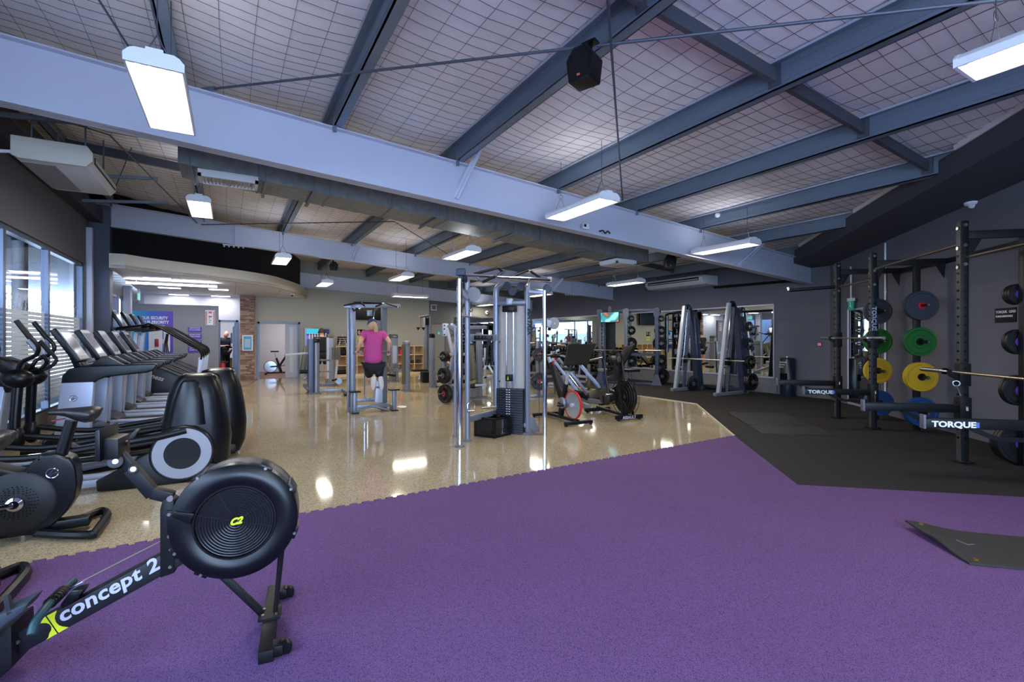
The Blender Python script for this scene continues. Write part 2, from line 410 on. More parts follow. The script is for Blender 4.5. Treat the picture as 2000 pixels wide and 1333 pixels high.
# window: frame, mullions, panes with the frosted stripes
mys = [onX(5, 0, XL-.05).y, onX(93, 0, XL-.05).y]; st = mys[1]-mys[0]
mys = [mys[1]-st*i for i in range(1, 5)][::-1]+[mys[1]]
mys = [y for y in mys if y > WY0+.3]
wf = struct('window_1', MB().bb((XL-.12, WY0, WZ1-.07), (XL-.03, WY1, WZ1)).bb((XL-.12, WY0, WZ0), (XL-.03, WY1, WZ0+.05)).bb((XL-.12, WY0, WZ0), (XL-.03, WY0+.06, WZ1)).bb((XL-.12, WY1-.06, WZ0), (XL-.03, WY1, WZ1)), M_FRAME, smooth=False)
for y in mys: obj('mullion', MB().bb((XL-.12, y-.05, WZ0+.05), (XL-.03, y+.05, WZ1-.07)), M_FRAME, wf, smooth=False)
ys = [WY0+.06]+mys+[WY1-.06]
for i in range(len(ys)-1):
    a, b = ys[i]+(.05 if i else 0), ys[i+1]-(.05 if i < len(ys)-2 else 0)
    pn = obj('pane', MB().quad((XL-.08, a, WZ0+.05), (XL-.08, b, WZ0+.05), (XL-.08, b, WZ1-.07), (XL-.08, a, WZ1-.07)), M_GLASS, wf, smooth=False)
    fr = MB(); z = .42
    while z < 1.86:
        fr.quad((XL-.076, a+.005, z), (XL-.076, b-.005, z), (XL-.076, b-.005, z+.057), (XL-.076, a+.005, z+.057)); z += .066
    u = a+.06                                             # a row of little frosted curls above the stripes
    while u < b-.1:
        c = V(XL-.076, u, 1.98)
        for s_ in (0, 1):
            pts = [c+V(0, (.035 if s_ else -.035)+.034*math.cos(t), (-.05 if s_ else .05)+.045*math.sin(t)) for t in [PI*(.15+(1 if s_ else 0)+1.35*q/8) for q in range(9)]]
            for g in range(8):
                d = (pts[g+1]-pts[g]).normalized(); nn_ = V(0, -d.z, d.y)*.012
                fr.quad(pts[g]-nn_, pts[g+1]-nn_, pts[g+1]+nn_, pts[g]+nn_)
        u += .155
    obj('frosted_stripes', fr, M_FROST, pn, smooth=False, kind='stuff')
# steel column and downpipe at the end of the windows
struct('column_1', MB().bb((XL, 13.3, 0), (XL+.34, 13.62, 4.3)), mat('column_charcoal', (74, 80, 96), .6), smooth=False)
struct('trim_2', MB().bb((XL, 13.03, 0), (XL+.1, 13.17, 3.75)), M_BEAM, bevel=.01)
# outside the windows
struct('ground_outside', MB().bb((-16, -8, -.3), (XL-.2, 26, -.12)), mat('asphalt', (40, 43, 50), .9, noise=.1, nscale=30), smooth=False)
struct('outside_building', MB().bb((-8.3, 4, -.2), (-8, 26, 4.6)), mat('outside_render', (80, 92, 114), .8), smooth=False)
struct('outside_canopy', MB().bb((-7.0, 4, 3.35), (XL-.2, 26, 3.45)), mat('canopy_grey', (90, 98, 116), .7), smooth=False)
struct('outside_downpipe_column', MB().cyl((-3.6, 13.0, -.2), (-3.6, 13.0, 3.4), .1).cyl((-3.6, 13.3, -.2), (-3.6, 13.3, 3.4), .06), M_WHITEP)

# right: mirror wall with mirror
mb = MB(); mb.bb((XR, 5.98, 0), (XR+.2, YF+.2, H)); struct('wall_right', mb, M_WALLD, smooth=False)
my0 = onX(1511, 600, XR).y
mir = struct('wall_right_mirror', MB().bb((XR-.012, my0, .44), (XR-.002, 18.95, 2.31)), M_MIRROR, smooth=False)
obj('mirror_frame', MB().bb((XR-.03, my0-.02, .40), (XR, 18.95, .445)).bb((XR-.03, my0-.02, 2.31), (XR, 18.95, 2.34)).bb((XR-.03, my0-.025, .40), (XR, my0, 2.34)), M_SILL, mir)
struct('baseboard_right', MB().bb((XR-.035, my0-.1, .02), (XR, 15, .38)), mat('foil_board', (150, 152, 156), .35, .6, noise=.08, nscale=20), smooth=False)
# angled wall
a, b = WP, wallpt(YB-.3)
wallbox('wall_angled', b, a, 0, H, M_WALLD, th=-.2)
# back wall behind the camera
mb = MB(); mb.bb((XL-.2, YB-.2, 0), (xb+.6, YB, .3)); mb.bb((XL-.2, YB-.2, 3.6), (xb+.6, YB, H)); mb.bb((XL-.2, YB-.2, .3), (XL+.3, YB, 3.6)); mb.bb((xb-.2, YB-.2, .3), (xb+.6, YB, 3.6))
struct('wall_back', mb, M_WALL, smooth=False)
wf = struct('window_added', MB().bb((XL+.3, YB-.12, .3), (xb-.2, YB-.04, .36)).bb((XL+.3, YB-.12, 3.54), (xb-.2, YB-.04, 3.6)), M_FRAME, smooth=False)  # glazing added behind the camera to bring in daylight from that side
for i in range(5): obj('mullion', MB().bb((XL+.3+i*1.4, YB-.12, .36), (XL+.37+i*1.4, YB-.04, 3.54)), M_FRAME, wf, smooth=False)
for i in range(4): obj('pane', MB().quad((XL+.37+i*1.4, YB-.08, .36), (XL+1.7+i*1.4, YB-.08, .36), (XL+1.7+i*1.4, YB-.08, 3.54), (XL+.37+i*1.4, YB-.08, 3.54)), M_GLASS, wf, smooth=False)
# far wall with door opening
DX0, DX1, DZ = onY(507, 700, YF).x, onY(582, 700, YF).x, 1.965
XS = 7.15
mb = MB(); mb.bb((.66, YF, 0), (DX0, YF+.14, H)); mb.bb((DX0, YF, DZ), (DX1, YF+.14, H)); mb.bb((DX1, YF, 0), (XS, YF+.14, H))
struct('wall_far', mb, M_WALLF, smooth=False)
struct('wall_far_shade', MB().bb((XS, YF+.04, 0), (XR+.2, YF+.2, H)), mat('wall_shade_tone', (112, 112, 106), .7), smooth=False)  # darker tone paints in the weaker light on this stretch of wall
x0 = onY(888, 640, YF).x
struct('wall_far_mirror', MB().bb((x0, YF+.02, .35), (XR-.08, YF+.035, 2.36)), M_MIRROR, smooth=False)
struct('trim_3', MB().bb((5.3, YF-.03, 0), (XS, YF-.002, 2.95)), M_WALLF, smooth=False)
# far wall door with round blue sign
dx0, dx1 = onY(842, 650, YF).x, onY(868, 650, YF).x
d = struct('door_2', MB().bb((dx0, YF-.02, 0), (dx1, YF+.035, 2.03)), mat('door_grey', (138, 138, 132), .6), smooth=False)
obj('door_frame', MB().bb((dx0-.06, YF-.03, 0), (dx0, YF+.038, 2.1)).bb((dx0-.06, YF-.03, 2.03), (dx1+.06, YF+.038, 2.1)).bb((dx1, YF-.03, 0), (dx1+.06, YF+.038, 2.1)), M_GREYP, d)
c = onY(857, 651, YF-.03)
obj('round_sign', MB().cyl(c, c+V(0, .012, 0), .085, n=24), mat('cyan_sign', (52, 186, 206), .5), d)
obj('pictogram', MB().bb((c.x-.03, c.y-.004, c.z-.04), (c.x+.03, c.y-.001, c.z+.03)), M_WHITEP, d)

# reception: ceiling with curved bulkhead, partition, white wall, office, spin room
RZ = 2.92
curve = smoothpath([V(-2.22, 13.62, 0), G(217, 521, RZ), G(300, 531, RZ), G(400, 542, RZ), G(517, 556.5, RZ), G(560, 566, RZ), G(588, 575, RZ), V(2.42, YF, 0)], 5)
for p_ in curve: p_.z = 0
curve = [p_ for p_ in curve if p_.y > 12.7]
outl = [Vector((p_.x, p_.y, RZ+.03)) for p_ in curve]+[V(2.42, YF-.01, RZ+.03), V(2.42, 21.2, RZ+.03), V(XL, 21.2, RZ+.03)]
rc = struct('ceiling_reception', MB().prism(outl, (0, 0, .06)), M_WHITE, smooth=False)
mb = MB()
for yy in [14.3+.6*i for i in range(12)]: 
    xs = max([p_.x for p_ in curve if abs(p_.y-yy) < .45] or [2.3])-.05
    mb.bb((XL, yy, RZ-.004), (min(xs, 2.35), yy+.012, RZ+.001))
for xx in (-1.1, .1, 1.3):
    ya = min([p_.y for p_ in curve if p_.x > xx] or [19])+.1
    mb.bb((xx, ya, RZ-.004), (xx+.015, 21, RZ+.001))
obj('panel_joint', mb, mat('joint_grey', (176, 180, 192), .7), rc, kind='stuff')
mb = MB(); fz0, fz1 = RZ-.01, RZ+.29
ring = []
for i, p_ in enumerate(curve):
    t = (curve[min(i+1, len(curve)-1)]-curve[max(i-1, 0)]).normalized(); nn = V(-t.y, t.x, 0)
    ring.append([p_+V(0, 0, fz0), p_+V(0, 0, fz1), p_+nn*.12+V(0, 0, fz1), p_+nn*.12+V(0, 0, fz0)])
struct('bulkhead_reception', mb.rings(ring), M_CREAM)
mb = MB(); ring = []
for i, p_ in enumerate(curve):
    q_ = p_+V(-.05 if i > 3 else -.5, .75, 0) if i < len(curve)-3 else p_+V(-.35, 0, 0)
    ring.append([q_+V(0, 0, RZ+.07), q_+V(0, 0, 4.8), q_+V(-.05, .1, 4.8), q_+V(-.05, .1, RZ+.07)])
struct('wall_void_shade', mb.rings(ring), M_DARKV)  # added wall, its black paints the unlit space over the reception ceiling
PY = 18.3
struct('wall_partition', MB().bb((XL, PY, 0), (onY(427, 640, PY).x, PY+.12, 2.5)), mat('partition_grey', (138, 140, 146), .6), smooth=False)
OY = 19.7
ox0, ox1 = onY(430.5, 700, OY).x, onY(460.5, 700, OY).x
mb = MB(); mb.bb((XL, OY, 0), (ox0, OY+.12, RZ)); mb.bb((ox0, OY, 2.02), (ox1, OY+.12, RZ)); mb.bb((ox1, OY, 0), (.72, OY+.12, RZ))
struct('wall_reception', mb, M_WHITE, smooth=False)
d = struct('door_1', MB().bb((ox0-.07, OY-.03, 0), (ox0, OY+.13, 2.09)).bb((ox1, OY-.03, 0), (ox1+.07, OY+.13, 2.09)).bb((ox0-.07, OY-.03, 2.02), (ox1+.07, OY+.13, 2.09)), M_FRAME, label='grey frame of the open office door')
obj('door_leaf', MB().bb((ox1-.04, OY+.13, .02), (ox1, OY+.95, 2.0)), M_FRAME, d)
mb = MB(); mb.bb((-1.9, 24.2, 0), (1.2, 24.4, RZ)); mb.bb((-1.9, OY+.13, 0), (-1.8, 24.4, RZ)); mb.bb((.72, OY+.13, 0), (.82, 24.4, RZ))
struct('wall_office', mb, M_WHITE, smooth=False)
struct('floor_office', MB().bb((-1.9, OY+.06, -.1), (.8, 24.4, .004)), mat('carpet_grey', (156, 152, 150), .95, noise=.08, nscale=60), smooth=False)
struct('ceiling_office', MB().bb((-1.9, OY, RZ-.1), (.8, 24.4, RZ)), M_WHITE, smooth=False)
# left windows of the reception and its far-left wall
mb = MB()
mb.bb((XL-.18, 13.25, 0), (XL, 21.2, .3)); mb.bb((XL-.18, 13.25, 2.6), (XL, 21.2, H)); mb.bb((XL-.18, 13.25, 0), (XL, 14.2, H)); mb.bb((XL-.3, 21.1, 0), (-1.85, 21.3, H))
struct('wall_left_reception', mb, M_WALL, smooth=False)
wf = struct('window_2', MB().bb((XL-.12, 14.2, 2.53), (XL-.02, 21.1, 2.6)).bb((XL-.12, 14.2, .3), (XL-.02, 21.1, .36)), M_FRAME, smooth=False)
for y in (14.25, 15.3, 16.35, 17.4, 18.6, 19.8): obj('mullion', MB().bb((XL-.12, y, .3), (XL-.0, y+.09, 2.6)), M_FRAME, wf, smooth=False)
for i, y in enumerate((14.34, 15.39, 16.44, 17.49, 18.69, 19.89)): obj('pane', MB().quad((XL-.07, y, .36), (XL-.07, y+1.0, .36), (XL-.07, y+1.0, 2.53), (XL-.07, y, 2.53)), M_GLASS, wf, smooth=False)
struct('column_2', MB().bb((XL, 17.0, 0), (XL+.16, 17.3, RZ)).bb((XL, 19.5, 0), (XL+.16, 19.8, RZ)), M_BEAM, smooth=False)
# spin room behind the far wall
mb = MB(); mb.bb((.8, 23.2, 0), (5, 23.4, 2.8)); mb.bb((.72, YF+.15, 0), (.82, 23.4, 2.8)); mb.bb((5, YF+.15, 0), (5.1, 23.4, 2.8))
struct('wall_spin_room', mb, mat('spin_wall', (206, 200, 206), .7), smooth=False)
struct('ceiling_spin_room', MB().bb((.72, YF+.15, 2.75), (5.1, 23.4, 2.85)), M_WHITE, smooth=False)
struct('floor_spin_room', MB().bb((.72, YF+.1, -.1), (5.1, 23.4, .008)), M_WOOD, smooth=False)
d = struct('door_3', MB().bb((DX0-.07, YF-.03, 0), (DX0, YF+.16, DZ+.07)).bb((DX1, YF-.03, 0), (DX1+.07, YF+.16, DZ+.07)).bb((DX0-.07, YF-.03, DZ), (DX1+.07, YF+.16, DZ+.07)), M_FRAME, label='grey frame of the sliding spin room door')
sx0 = onY(557, 700, YF+.05).x
mb = MB().bb((sx0, YF+.03, .01), (sx0+.14, YF+.08, DZ)).bb((DX1-.14, YF+.03, .01), (DX1, YF+.08, DZ)).bb((sx0+.14, YF+.03, .01), (DX1-.14, YF+.08, .2)).bb((sx0+.14, YF+.03, DZ-.1), (DX1-.14, YF+.08, DZ))
dl = obj('door_leaf', mb, mat('door_silver', (172, 178, 192), .5), d)
obj('frosted_pane', MB().bb((sx0+.14, YF+.05, .2), (DX1-.14, YF+.06, DZ-.1)), mat('pane_pale', (196, 200, 204), .3), dl)

# stone clad pillar
t = Thing('brick_pillar', 'pillar clad in stacked brown stone beside office door', 'pillar', (.45, 19.05, 0)); t.o['kind'] = 'structure'
px0, px1 = onY(468.5, 700, 18.85).x, onY(496.5, 700, 18.85).x
t.part('core', MB().bb((px0-.45+.02, -.15, 0), (px1-.45-.02, .6, RZ)), mat('stone_shadow', (92, 72, 64), .9), smooth=False)
rs = random.Random(3); mbs = [MB(), MB(), MB()]
z = 0.0
while z < RZ-.02:
    h = rs.choice((.035, .045, .06)); x = px0-.45
    while x < px1-.45-.01:
        wd = min(rs.uniform(.09, .26), px1-.45-x); dp = rs.uniform(.0, .045)
        mbs[rs.randrange(3)].bb((x+.003, -.2-dp, z+.003), (x+wd-.003, -.12, min(z+h-.003, RZ))); x += wd
    y = -.15
    while y < .55:
        wd = rs.uniform(.1, .25); mbs[rs.randrange(3)].bb((px1-.45-.03, y, z+.003), (px1-.45+rs.uniform(0, .03), min(y+wd-.005, .6), min(z+h-.003, RZ))); y += wd
    z += h
for m_, c_ in zip(mbs, ((158, 128, 112), (132, 104, 92), (184, 154, 136))):
    t.part('stone_cladding', m_, mat('stone_%d' % c_[0], c_, .85, noise=.15, nscale=14), kind='stuff', smooth=False)

# ---------------------------------------------------------------- roof
mb = MB(); nx, ny = 110, 170; x0, x1, y0, y1 = XL-.1, XR+.4, YB-.2, YF+.2
PX = [-2.25, -.56, 1.12, 2.80, 4.57, 6.30, 8.02, 9.72, 11.4]
def sag(x, y):
    a = 0
    for i in range(len(PX)-1):
        if PX[i] <= x <= PX[i+1]: a = math.sin(PI*(x-PX[i])/(PX[i+1]-PX[i]))
    return -.05*a*(1+.45*math.sin(x*2.1+y*1.3))-.006*math.sin(9*x+4*math.sin(y*2.3))*math.sin(y*5.1+x)
vs = []; fs = []
for j in range(ny+1):
    for i in range(nx+1):
        x = x0+(x1-x0)*i/nx; y = y0+(y1-y0)*j/ny; vs.append((x, y, ceilz(x)+sag(x, y)+.02))
for j in range(ny):
    for i in range(nx):
        k = j*(nx+1)+i; fs.append((k, k+nx+1, k+nx+2, k+1))
mb.add(vs, fs)
struct('ceiling', mb, M_INS)
struct('roof', MB().hexa([(x0-.3, y0-.3, ceilz(x0)+.12), (x1+.3, y0-.3, ceilz(x1)+.12), (x1+.3, y1+.3, ceilz(x1)+.12), (x0-.3, y1+.3, ceilz(x0)+.12), (x0-.3, y0-.3, ceilz(x0)+.2), (x1+.3, y0-.3, ceilz(x1)+.2), (x1+.3, y1+.3, ceilz(x1)+.2), (x0-.3, y1+.3, ceilz(x0)+.2)]), M_GALD, smooth=False)
# safety mesh: wires along and across, each a thin three sided strand with wobble
rw = random.Random(5); mb = MB()
def strand(pts, r=.002):
    R = [[p+V(0, 0, r), p+V(r, r, -r), p+V(-r, -r, -r)] for p in pts]; mb.rings(R, caps=False)
y = y0
while y < YF:
    ph = rw.uniform(0, 9); pts = []
    x = x0
    while x < x1:
        yy = y+.012*math.sin(x*1.9+ph)+rw.uniform(-.006, .006); pts.append(V(x, yy, ceilz(x)+sag(x, yy)+.006)); x += .22
    strand(pts, .0019 if y > 6 else .0021); y += .15 if y > 6.4 else .15
    if rw.random() < .08: strand([p+V(0, .02+.012*math.sin(p.x*2), 0) for p in pts], .0019)
x = x0
while x < x1:
    ph = rw.uniform(0, 9); pts = []
    y = y0
    while y < YF:
        xx = x+.01*math.sin(y*1.7+ph); pts.append(V(xx, y, ceilz(xx)+sag(xx, y)+.004)); y += .3
    strand(pts, .0021); x += .29
struct('ceiling_wire_mesh', mb, M_WIRE, kind='stuff', label='wire safety mesh under the roof insulation')
# purlins
for x in PX:
    zb = 4.2-.074*x; mb = MB()
    mb.bb((x-.008, YB, zb), (x+.008, YF, zb+.25)); mb.bb((x-.008, YB, zb), (x+.1, YF, zb+.012)); mb.bb((x-.075, YB, zb+.238), (x+.008, YF, zb+.25)); mb.bb((x+.09, YB, zb), (x+.1, YF, zb+.03))
    mb.bb((x-.012, YB, zb+.05), (x+.012, YF, zb+.065)); mb.bb((x-.012, YB, zb+.18), (x+.012, YF, zb+.195))
    pu = struct('roof_purlin', mb, M_GAL, smooth=False)
    obj('flange_edge', MB().bb((x-.08, YB, zb+.232), (x-.072, YF, zb+.256)), M_SILL, pu, smooth=False)
for Y in (2.75, 10.0, 16.4):
    for i in range(len(PX)-1):
        a, b = PX[i], PX[i+1]; mb = MB()
        za, zb = 4.2-.074*a+.06, 4.2-.074*b+.06
        mb.bar((a+.01, Y, za+.07), (b-.01, Y, zb+.07), .05, .13); mb.bb((b-.03, Y-.06, zb-.03), (b-.01, Y+.06, zb+.17))
        struct('roof_bridging', mb, M_BRG, smooth=False)
# rafters
def rafter(Y, zb0, sb, zt0, st, x0, x1, wd, m=M_BEAM):
    mb = MB(); s = lambda x: (zb0-sb*x, zt0-st*x)
    (b0, t0), (b1, t1) = s(x0), s(x1); h = wd/2
    mb.hexa([(x0, Y-.01, b0), (x1, Y-.01, b1), (x1, Y+.01, b1), (x0, Y+.01, b0), (x0, Y-.01, t0), (x1, Y-.01, t1), (x1, Y+.01, t1), (x0, Y+.01, t0)])
    for (za, zb_) in ((b0, b1), (t0-.016, t1-.016)):
        mb.hexa([(x0, Y-h, za), (x1, Y-h, zb_), (x1, Y+h, zb_), (x0, Y+h, za), (x0, Y-h, za+.016), (x1, Y-h, zb_+.016), (x1, Y+h, zb_+.016), (x0, Y+h, za+.016)])
    return struct('roof_beam', mb, m, smooth=False)
b1 = rafter(6.45, 3.57, .067, 4.2, .074, XL, XR, .19)
b2 = rafter(13.45, 3.71, .071, 4.2, .074, XL, XR, .17)
b3 = rafter(18.95, 3.42, .056, 3.97, .062, 1.9, XR, .15)
b0 = rafter(-.55, 3.57, .067, 4.2, .074, XL, XR, .19)
def cleat(beam, Y, pxy0, pxy1):
    p, q = onY(*pxy0, Y), onY(*pxy1, Y); obj('fly_brace', MB().bar(p+V(0, -.18, 0), q+V(0, -.02, 0), .085, .012).bar(p+V(0, -.18, 0), q+V(0, -.02, 0), .012, .085), M_BEAM, beam)
cleat(b1, 6.45, (926, 300), (889, 388)); cleat(b1, 6.45, (1487, 468), (1441, 520)); cleat(b2, 13.45, (698, 475), (689, 508)); cleat(b2, 13.45, (1095, 543), (1081, 566))
for X_, n_ in ((.1, 5), (10.2, 6)):      # bolted splice plates on the second rafter
    zb = 3.71-.071*X_
    obj('splice_plate', MB().bb((X_-.03, 13.36, zb-.02), (X_+.03, 13.45, zb+.4)).bb((X_-.28, 13.355, zb-.03), (X_+.3, 13.44, zb-.005)), M_BEAM, b2)
    mb = MB()
    for i in range(n_): mb.cyl((X_+.1, 13.42, zb+.05+i*.07), (X_+.1, 13.4, zb+.05+i*.07), .016, n=6); mb.cyl((X_-.25+i*.1, 13.38, zb-.07), (X_-.25+i*.1, 13.38, zb), .018, n=6)
    obj('bolt', mb, M_BEAM, b2, kind='stuff')
mb = MB()
for x in PX:
    zt = 4.2-.074*x; mb.bb((x-.02, 6.33, zt-.07), (x+.02, 6.36, zt+.1)); mb.bb((x-.02, 13.35, zt-.06), (x+.02, 13.38, zt+.1))
obj('cleat', mb, M_GAL, b1, kind='stuff')
# bracing rods
def rod(a, b, r=.011, nm='bracing_rod'):
    struct(nm, MB().cyl(a, b, r, n=8), M_ROD)
p, q = onY(396, 176, 6.45), onRoof(1990, -4, -.42); rod(p, p+(q-p)*1.5, .013)
struct('bracing_rod_end', MB().cyl(p, p+(q-p)*.025, .028), M_GAL)
p, q = onY(1216, 392, 6.45), onRoof(1187, 0, -.5); rod(p, p+(q-p)*1.3, .011)
p, q = onY(268, 118, 6.45), onRoof(190, -5, -.4); rod(p, p+(q-p)*1.5, .009)
p, q = onY(385, 436, 13.45), onRoof(214, 264, -.35); rod(p, q, .011); rod(q, onY(60, 215, 8.0), .009)
p, q = onY(393, 439, 13.45), onRoof(770, 433, -.4); rod(p, q, .011)
p, q = onY(900, 512, 13.45), onRoof(770, 433, -.4); rod(p, q, .009)
p = onX(268, 262, -1.3); rod(p, onX(222, 375, -1.7), .008)
# dark ledge trusses above the left wall
for i, y in enumerate((7.6, 9.9, 11.6)):
    struct('eave_strut', MB().bar((XL, y, 3.95), (XL+1.5, y+.35, 4.2), .05, .05), M_GAL)
struct('eave_beam', MB().bar((XL+.12, YB, 4.05), (XL+.12, 13.3, 4.05), .2, .28), mat('eave_dark', (48, 50, 58), .6), smooth=False)

# bulkhead along the angled wall (its soffit falls with the roof)
def onSoff(px, py, off=0):
    d = ray(px, py); a_ = 3.155+.078*XR+off; t = (a_-CAMH)/(d.z+.078*d.x); return O+d*t
def soffz(x): return 3.155+.078*(XR-x)
F1, F2 = onSoff(1613, 480), onSoff(2000, 267); fd = (F2-F1).normalized(); F0 = F1-fd*((F1-onSoff(1551, 514)).length+.15); F3 = F2+fd*5
wa, wb = WP.copy(), wallpt(YB)
mb = MB(); up = .3
lo = [F0, F3, V(wb.x, wb.y, soffz(wb.x)), V(XR, 6.0, soffz(XR)), V(XR, F0.y, soffz(XR))]
mb.add(lo+[p+V(0, 0, up) for p in lo], [(0, 1, 2, 3, 4), (5, 6, 7, 8, 9)]+[(k, (k+1) % 5, 5+(k+1) % 5, 5+k) for k in range(5)])
bk = struct('bulkhead_right', mb, M_BULK, smooth=False)
for i, x in enumerate(PX):
    pass
mb = MB()
for i in range(len(PX)-1):
    xa, xb_ = PX[i]+.25, PX[i+1]-.22
    ta = (xa-F0.x)/fd.x; tb = (xb_-F0.x)/fd.x; pa, pb = F0+fd*ta, F0+fd*tb
    if pa.y < YB+.5 or ta < 0: continue
    mb.bar(pa+V(-.01, 0, up+.03), pb+V(-.01, 0, up+.03), .03, .07)
obj('packing_board', mb, M_WHITEP, bk, kind='stuff')
# wall above the bulkhead front up to the roof stays open; conduit runs
struct('conduit_black', MB().cyl(onX(1395, 562, XR-.05), onX(1545, 549, XR-.05), .035), M_BLACK)
# ================================================================ lamps and things under the roof
def lamp(px, py, z, lab, along='Y', L=1.2, W=.34, power=LAMP_W, chains=True, loc=None):
    c = Vector(loc) if loc else G(px, py, z)
    t = Thing('ceiling_light', lab, 'light', (c.x, c.y, z), 0 if along == 'Y' else PI/2, 'hanging fluorescent lights')
    hw, hl = W/2, L/2
    top = [(-hw, .03), (-hw, .05), (-hw+.03, .085), (-hw+.06, .1), (hw-.06, .1), (hw-.03, .085), (hw, .05), (hw, .03)]
    t.part('housing', MB().prism([(x, 0, z_) for x, z_ in top], (0, L-.02, 0)), M_WHITEP)
    for s in (-1, 1):
        t.part('side_wall', MB().bb((s*hw-s*.012, -hl+.01, 0), (s*hw, hl-.01, .03)), M_WHITEP)
        t.part('end_cap', MB().prism([(-hw, s*hl, 0)]+[(x*1.01, s*hl, z_+.004) for x, z_ in top[1:-1]]+[(hw, s*hl, 0)], (0, .02, 0)), M_WHITEP)
        t.part('hanger_bracket', MB().bb((-.05, s*hl-s*.14, .1), (.05, s*hl+s*.005, .125)), M_WHITEP)
    for k in range(4):
        x = -hw+.065+k*(W-.13)/3; t.part('tube', MB().cyl((x, -hl+.05, .02), (x, hl-.05, .02), .013, n=8), M_LAMP)
    ld = bpy.data.lights.new('lamp_light', 'AREA'); ld.shape = 'RECTANGLE'; ld.size = W-.06; ld.size_y = L-.08; ld.energy = power; ld.color = (1.0, .92, .81)
    lo = bpy.data.objects.new('lamp_light', ld); COL.objects.link(lo); lo.parent = t.o; lo.location = (0, 0, -.002)
    lu = bpy.data.lights.new('added_uplight', 'AREA'); lu.shape = 'RECTANGLE'; lu.size = W-.12; lu.size_y = L-.3; lu.energy = UP_W; lu.color = (.92, .93, 1.0); uo = bpy.data.objects.new('added_uplight', lu); COL.objects.link(uo); uo.parent = t.o; uo.location = (0, 0, .128); uo.rotation_euler = (PI, 0, 0)  # extra upward light added above the solid housing to brighten the roof
    if chains:
        top = ceilz(c.x)-z-.1
        mb = MB()
        for s in (-1, 1):
            mb.tube([(-.1, s*(hl-.15), .08), (0, s*(hl-.15), .3), (0, s*(hl-.15), top)], .004, 5); mb.tube([(.1, s*(hl-.15), .08), (0, s*(hl-.15), .3)], .004, 5)
        mb.torus((0, hl-.15, .3), (0, 1, 0), .035, .004, 12, 5)
        t.part('hanger', mb, M_WIRE)
    return t
lamp(322, 203, 3.3, 'large bright ceiling light hung in front of the near white rafter')
lamp(392, 411, 3.62, 'bright ceiling light hung below the duct grille')
lamp(549, 511, 3.25, 'ceiling light above the curved reception bulkhead')
lamp(633, 557, 3.05, 'small ceiling light hung left of the dip station top')
lamp(783, 545, 3.05, 'ceiling light above and right of the dip station')
lamp(900, 500, 3.15, 'ceiling light hung just left of the cable station pull-up bars')
lamp(801, 581, 2.85, 'thin ceiling light across the far rafter behind the dip station', 'X')
lamp(1133, 412, 3.22, 'ceiling light in front of the near rafter right of the sloping rod')
lamp(1415, 488, 3.08, 'ceiling light near the right end of the near white rafter')
c_ = G(1904, 160, 3.2); lamp(0, 0, 3.2, 'ceiling light cut by the right edge of the view', loc=(c_.x-.17, c_.y-.6, 3.2))
lamp(1221, 556, 2.95, 'ceiling light hung in front of the white air conditioner')
lamp(1052, 578, 2.9, 'ceiling light behind the right chrome pole of the cable station')
lamp(948, 597, 2.85, 'ceiling light seen through the cable station frame')
# lamp added out of view behind the camera to brighten the near roof
for X_, Y_ in ((1.2, -1.8),):
    lamp(0, 0, 3.25, 'added unseen ceiling light behind the camera, %s one' % ('left' if X_ < 2 else 'right'), loc=(X_, Y_, 3.25))

# flat reception lights
def panel(a, b, n):
    p, q = G(*a, RZ-.012), G(*b, RZ-.012); c = (p+q)/2
    t = Thing('ceiling_panel_light', n, 'light', (c.x, c.y, RZ-.03), 0, 'flush reception ceiling lights')
    w_ = abs(q.x-p.x)
    t.part('frame', MB().bb((-w_/2-.02, -.17, 0), (w_/2+.02, .17, .03)), M_WHITEP)
    t.part('diffuser', MB().bb((-w_/2, -.15, -.006), (w_/2, .15, .002)), M_LAMPC)
    ld = bpy.data.lights.new('panel_lamp', 'AREA'); ld.shape = 'RECTANGLE'; ld.size = w_; ld.size_y = .3; ld.energy = 5; ld.color = (.96, .95, 1.0)
    lo = bpy.data.objects.new('panel_lamp', ld); COL.objects.link(lo); lo.parent = t.o; lo.location = (0, 0, -.01)
panel((282, 542), (334, 544), 'flush ceiling light nearest the windows in the reception')
panel((310, 561), (352, 562), 'flush ceiling light in the middle of the reception')
panel((408, 564), (446, 566), 'flush ceiling light before the brick pillar, nearer one')
panel((330, 574), (368, 576), 'flush ceiling light at the back left of the reception')
panel((413, 577), (449, 579), 'flush ceiling light above the office door')
t = Thing('linear_light', 'long thin pendant light across the reception', 'light', G(330, 556, RZ-.1), 0)
p, q = t.p(246, 551), t.p(424, 561)
t.part('diffuser', MB().bar(V(p.x, 0, 0), V(q.x, 0, 0), .06, .05), M_LAMPC); ld = bpy.data.lights.new('linear_added_uplight', 'AREA'); ld.shape = 'RECTANGLE'; ld.size = abs(q.x-p.x)-.1; ld.size_y = .06; ld.energy = 14; lo = bpy.data.objects.new('linear_added_uplight', ld); COL.objects.link(lo); lo.parent = t.o; lo.location = ((p.x+q.x)/2, 0, .028); lo.rotation_euler = (PI, 0, 0); t.part('hanger', MB().cyl((p.x+.2, 0, 0), (p.x+.2, 0, .1), .004).cyl((q.x-.2, 0, 0), (q.x-.2, 0, .1), .004), M_WIRE)  # upward area light added on the pendant to brighten the reception ceiling
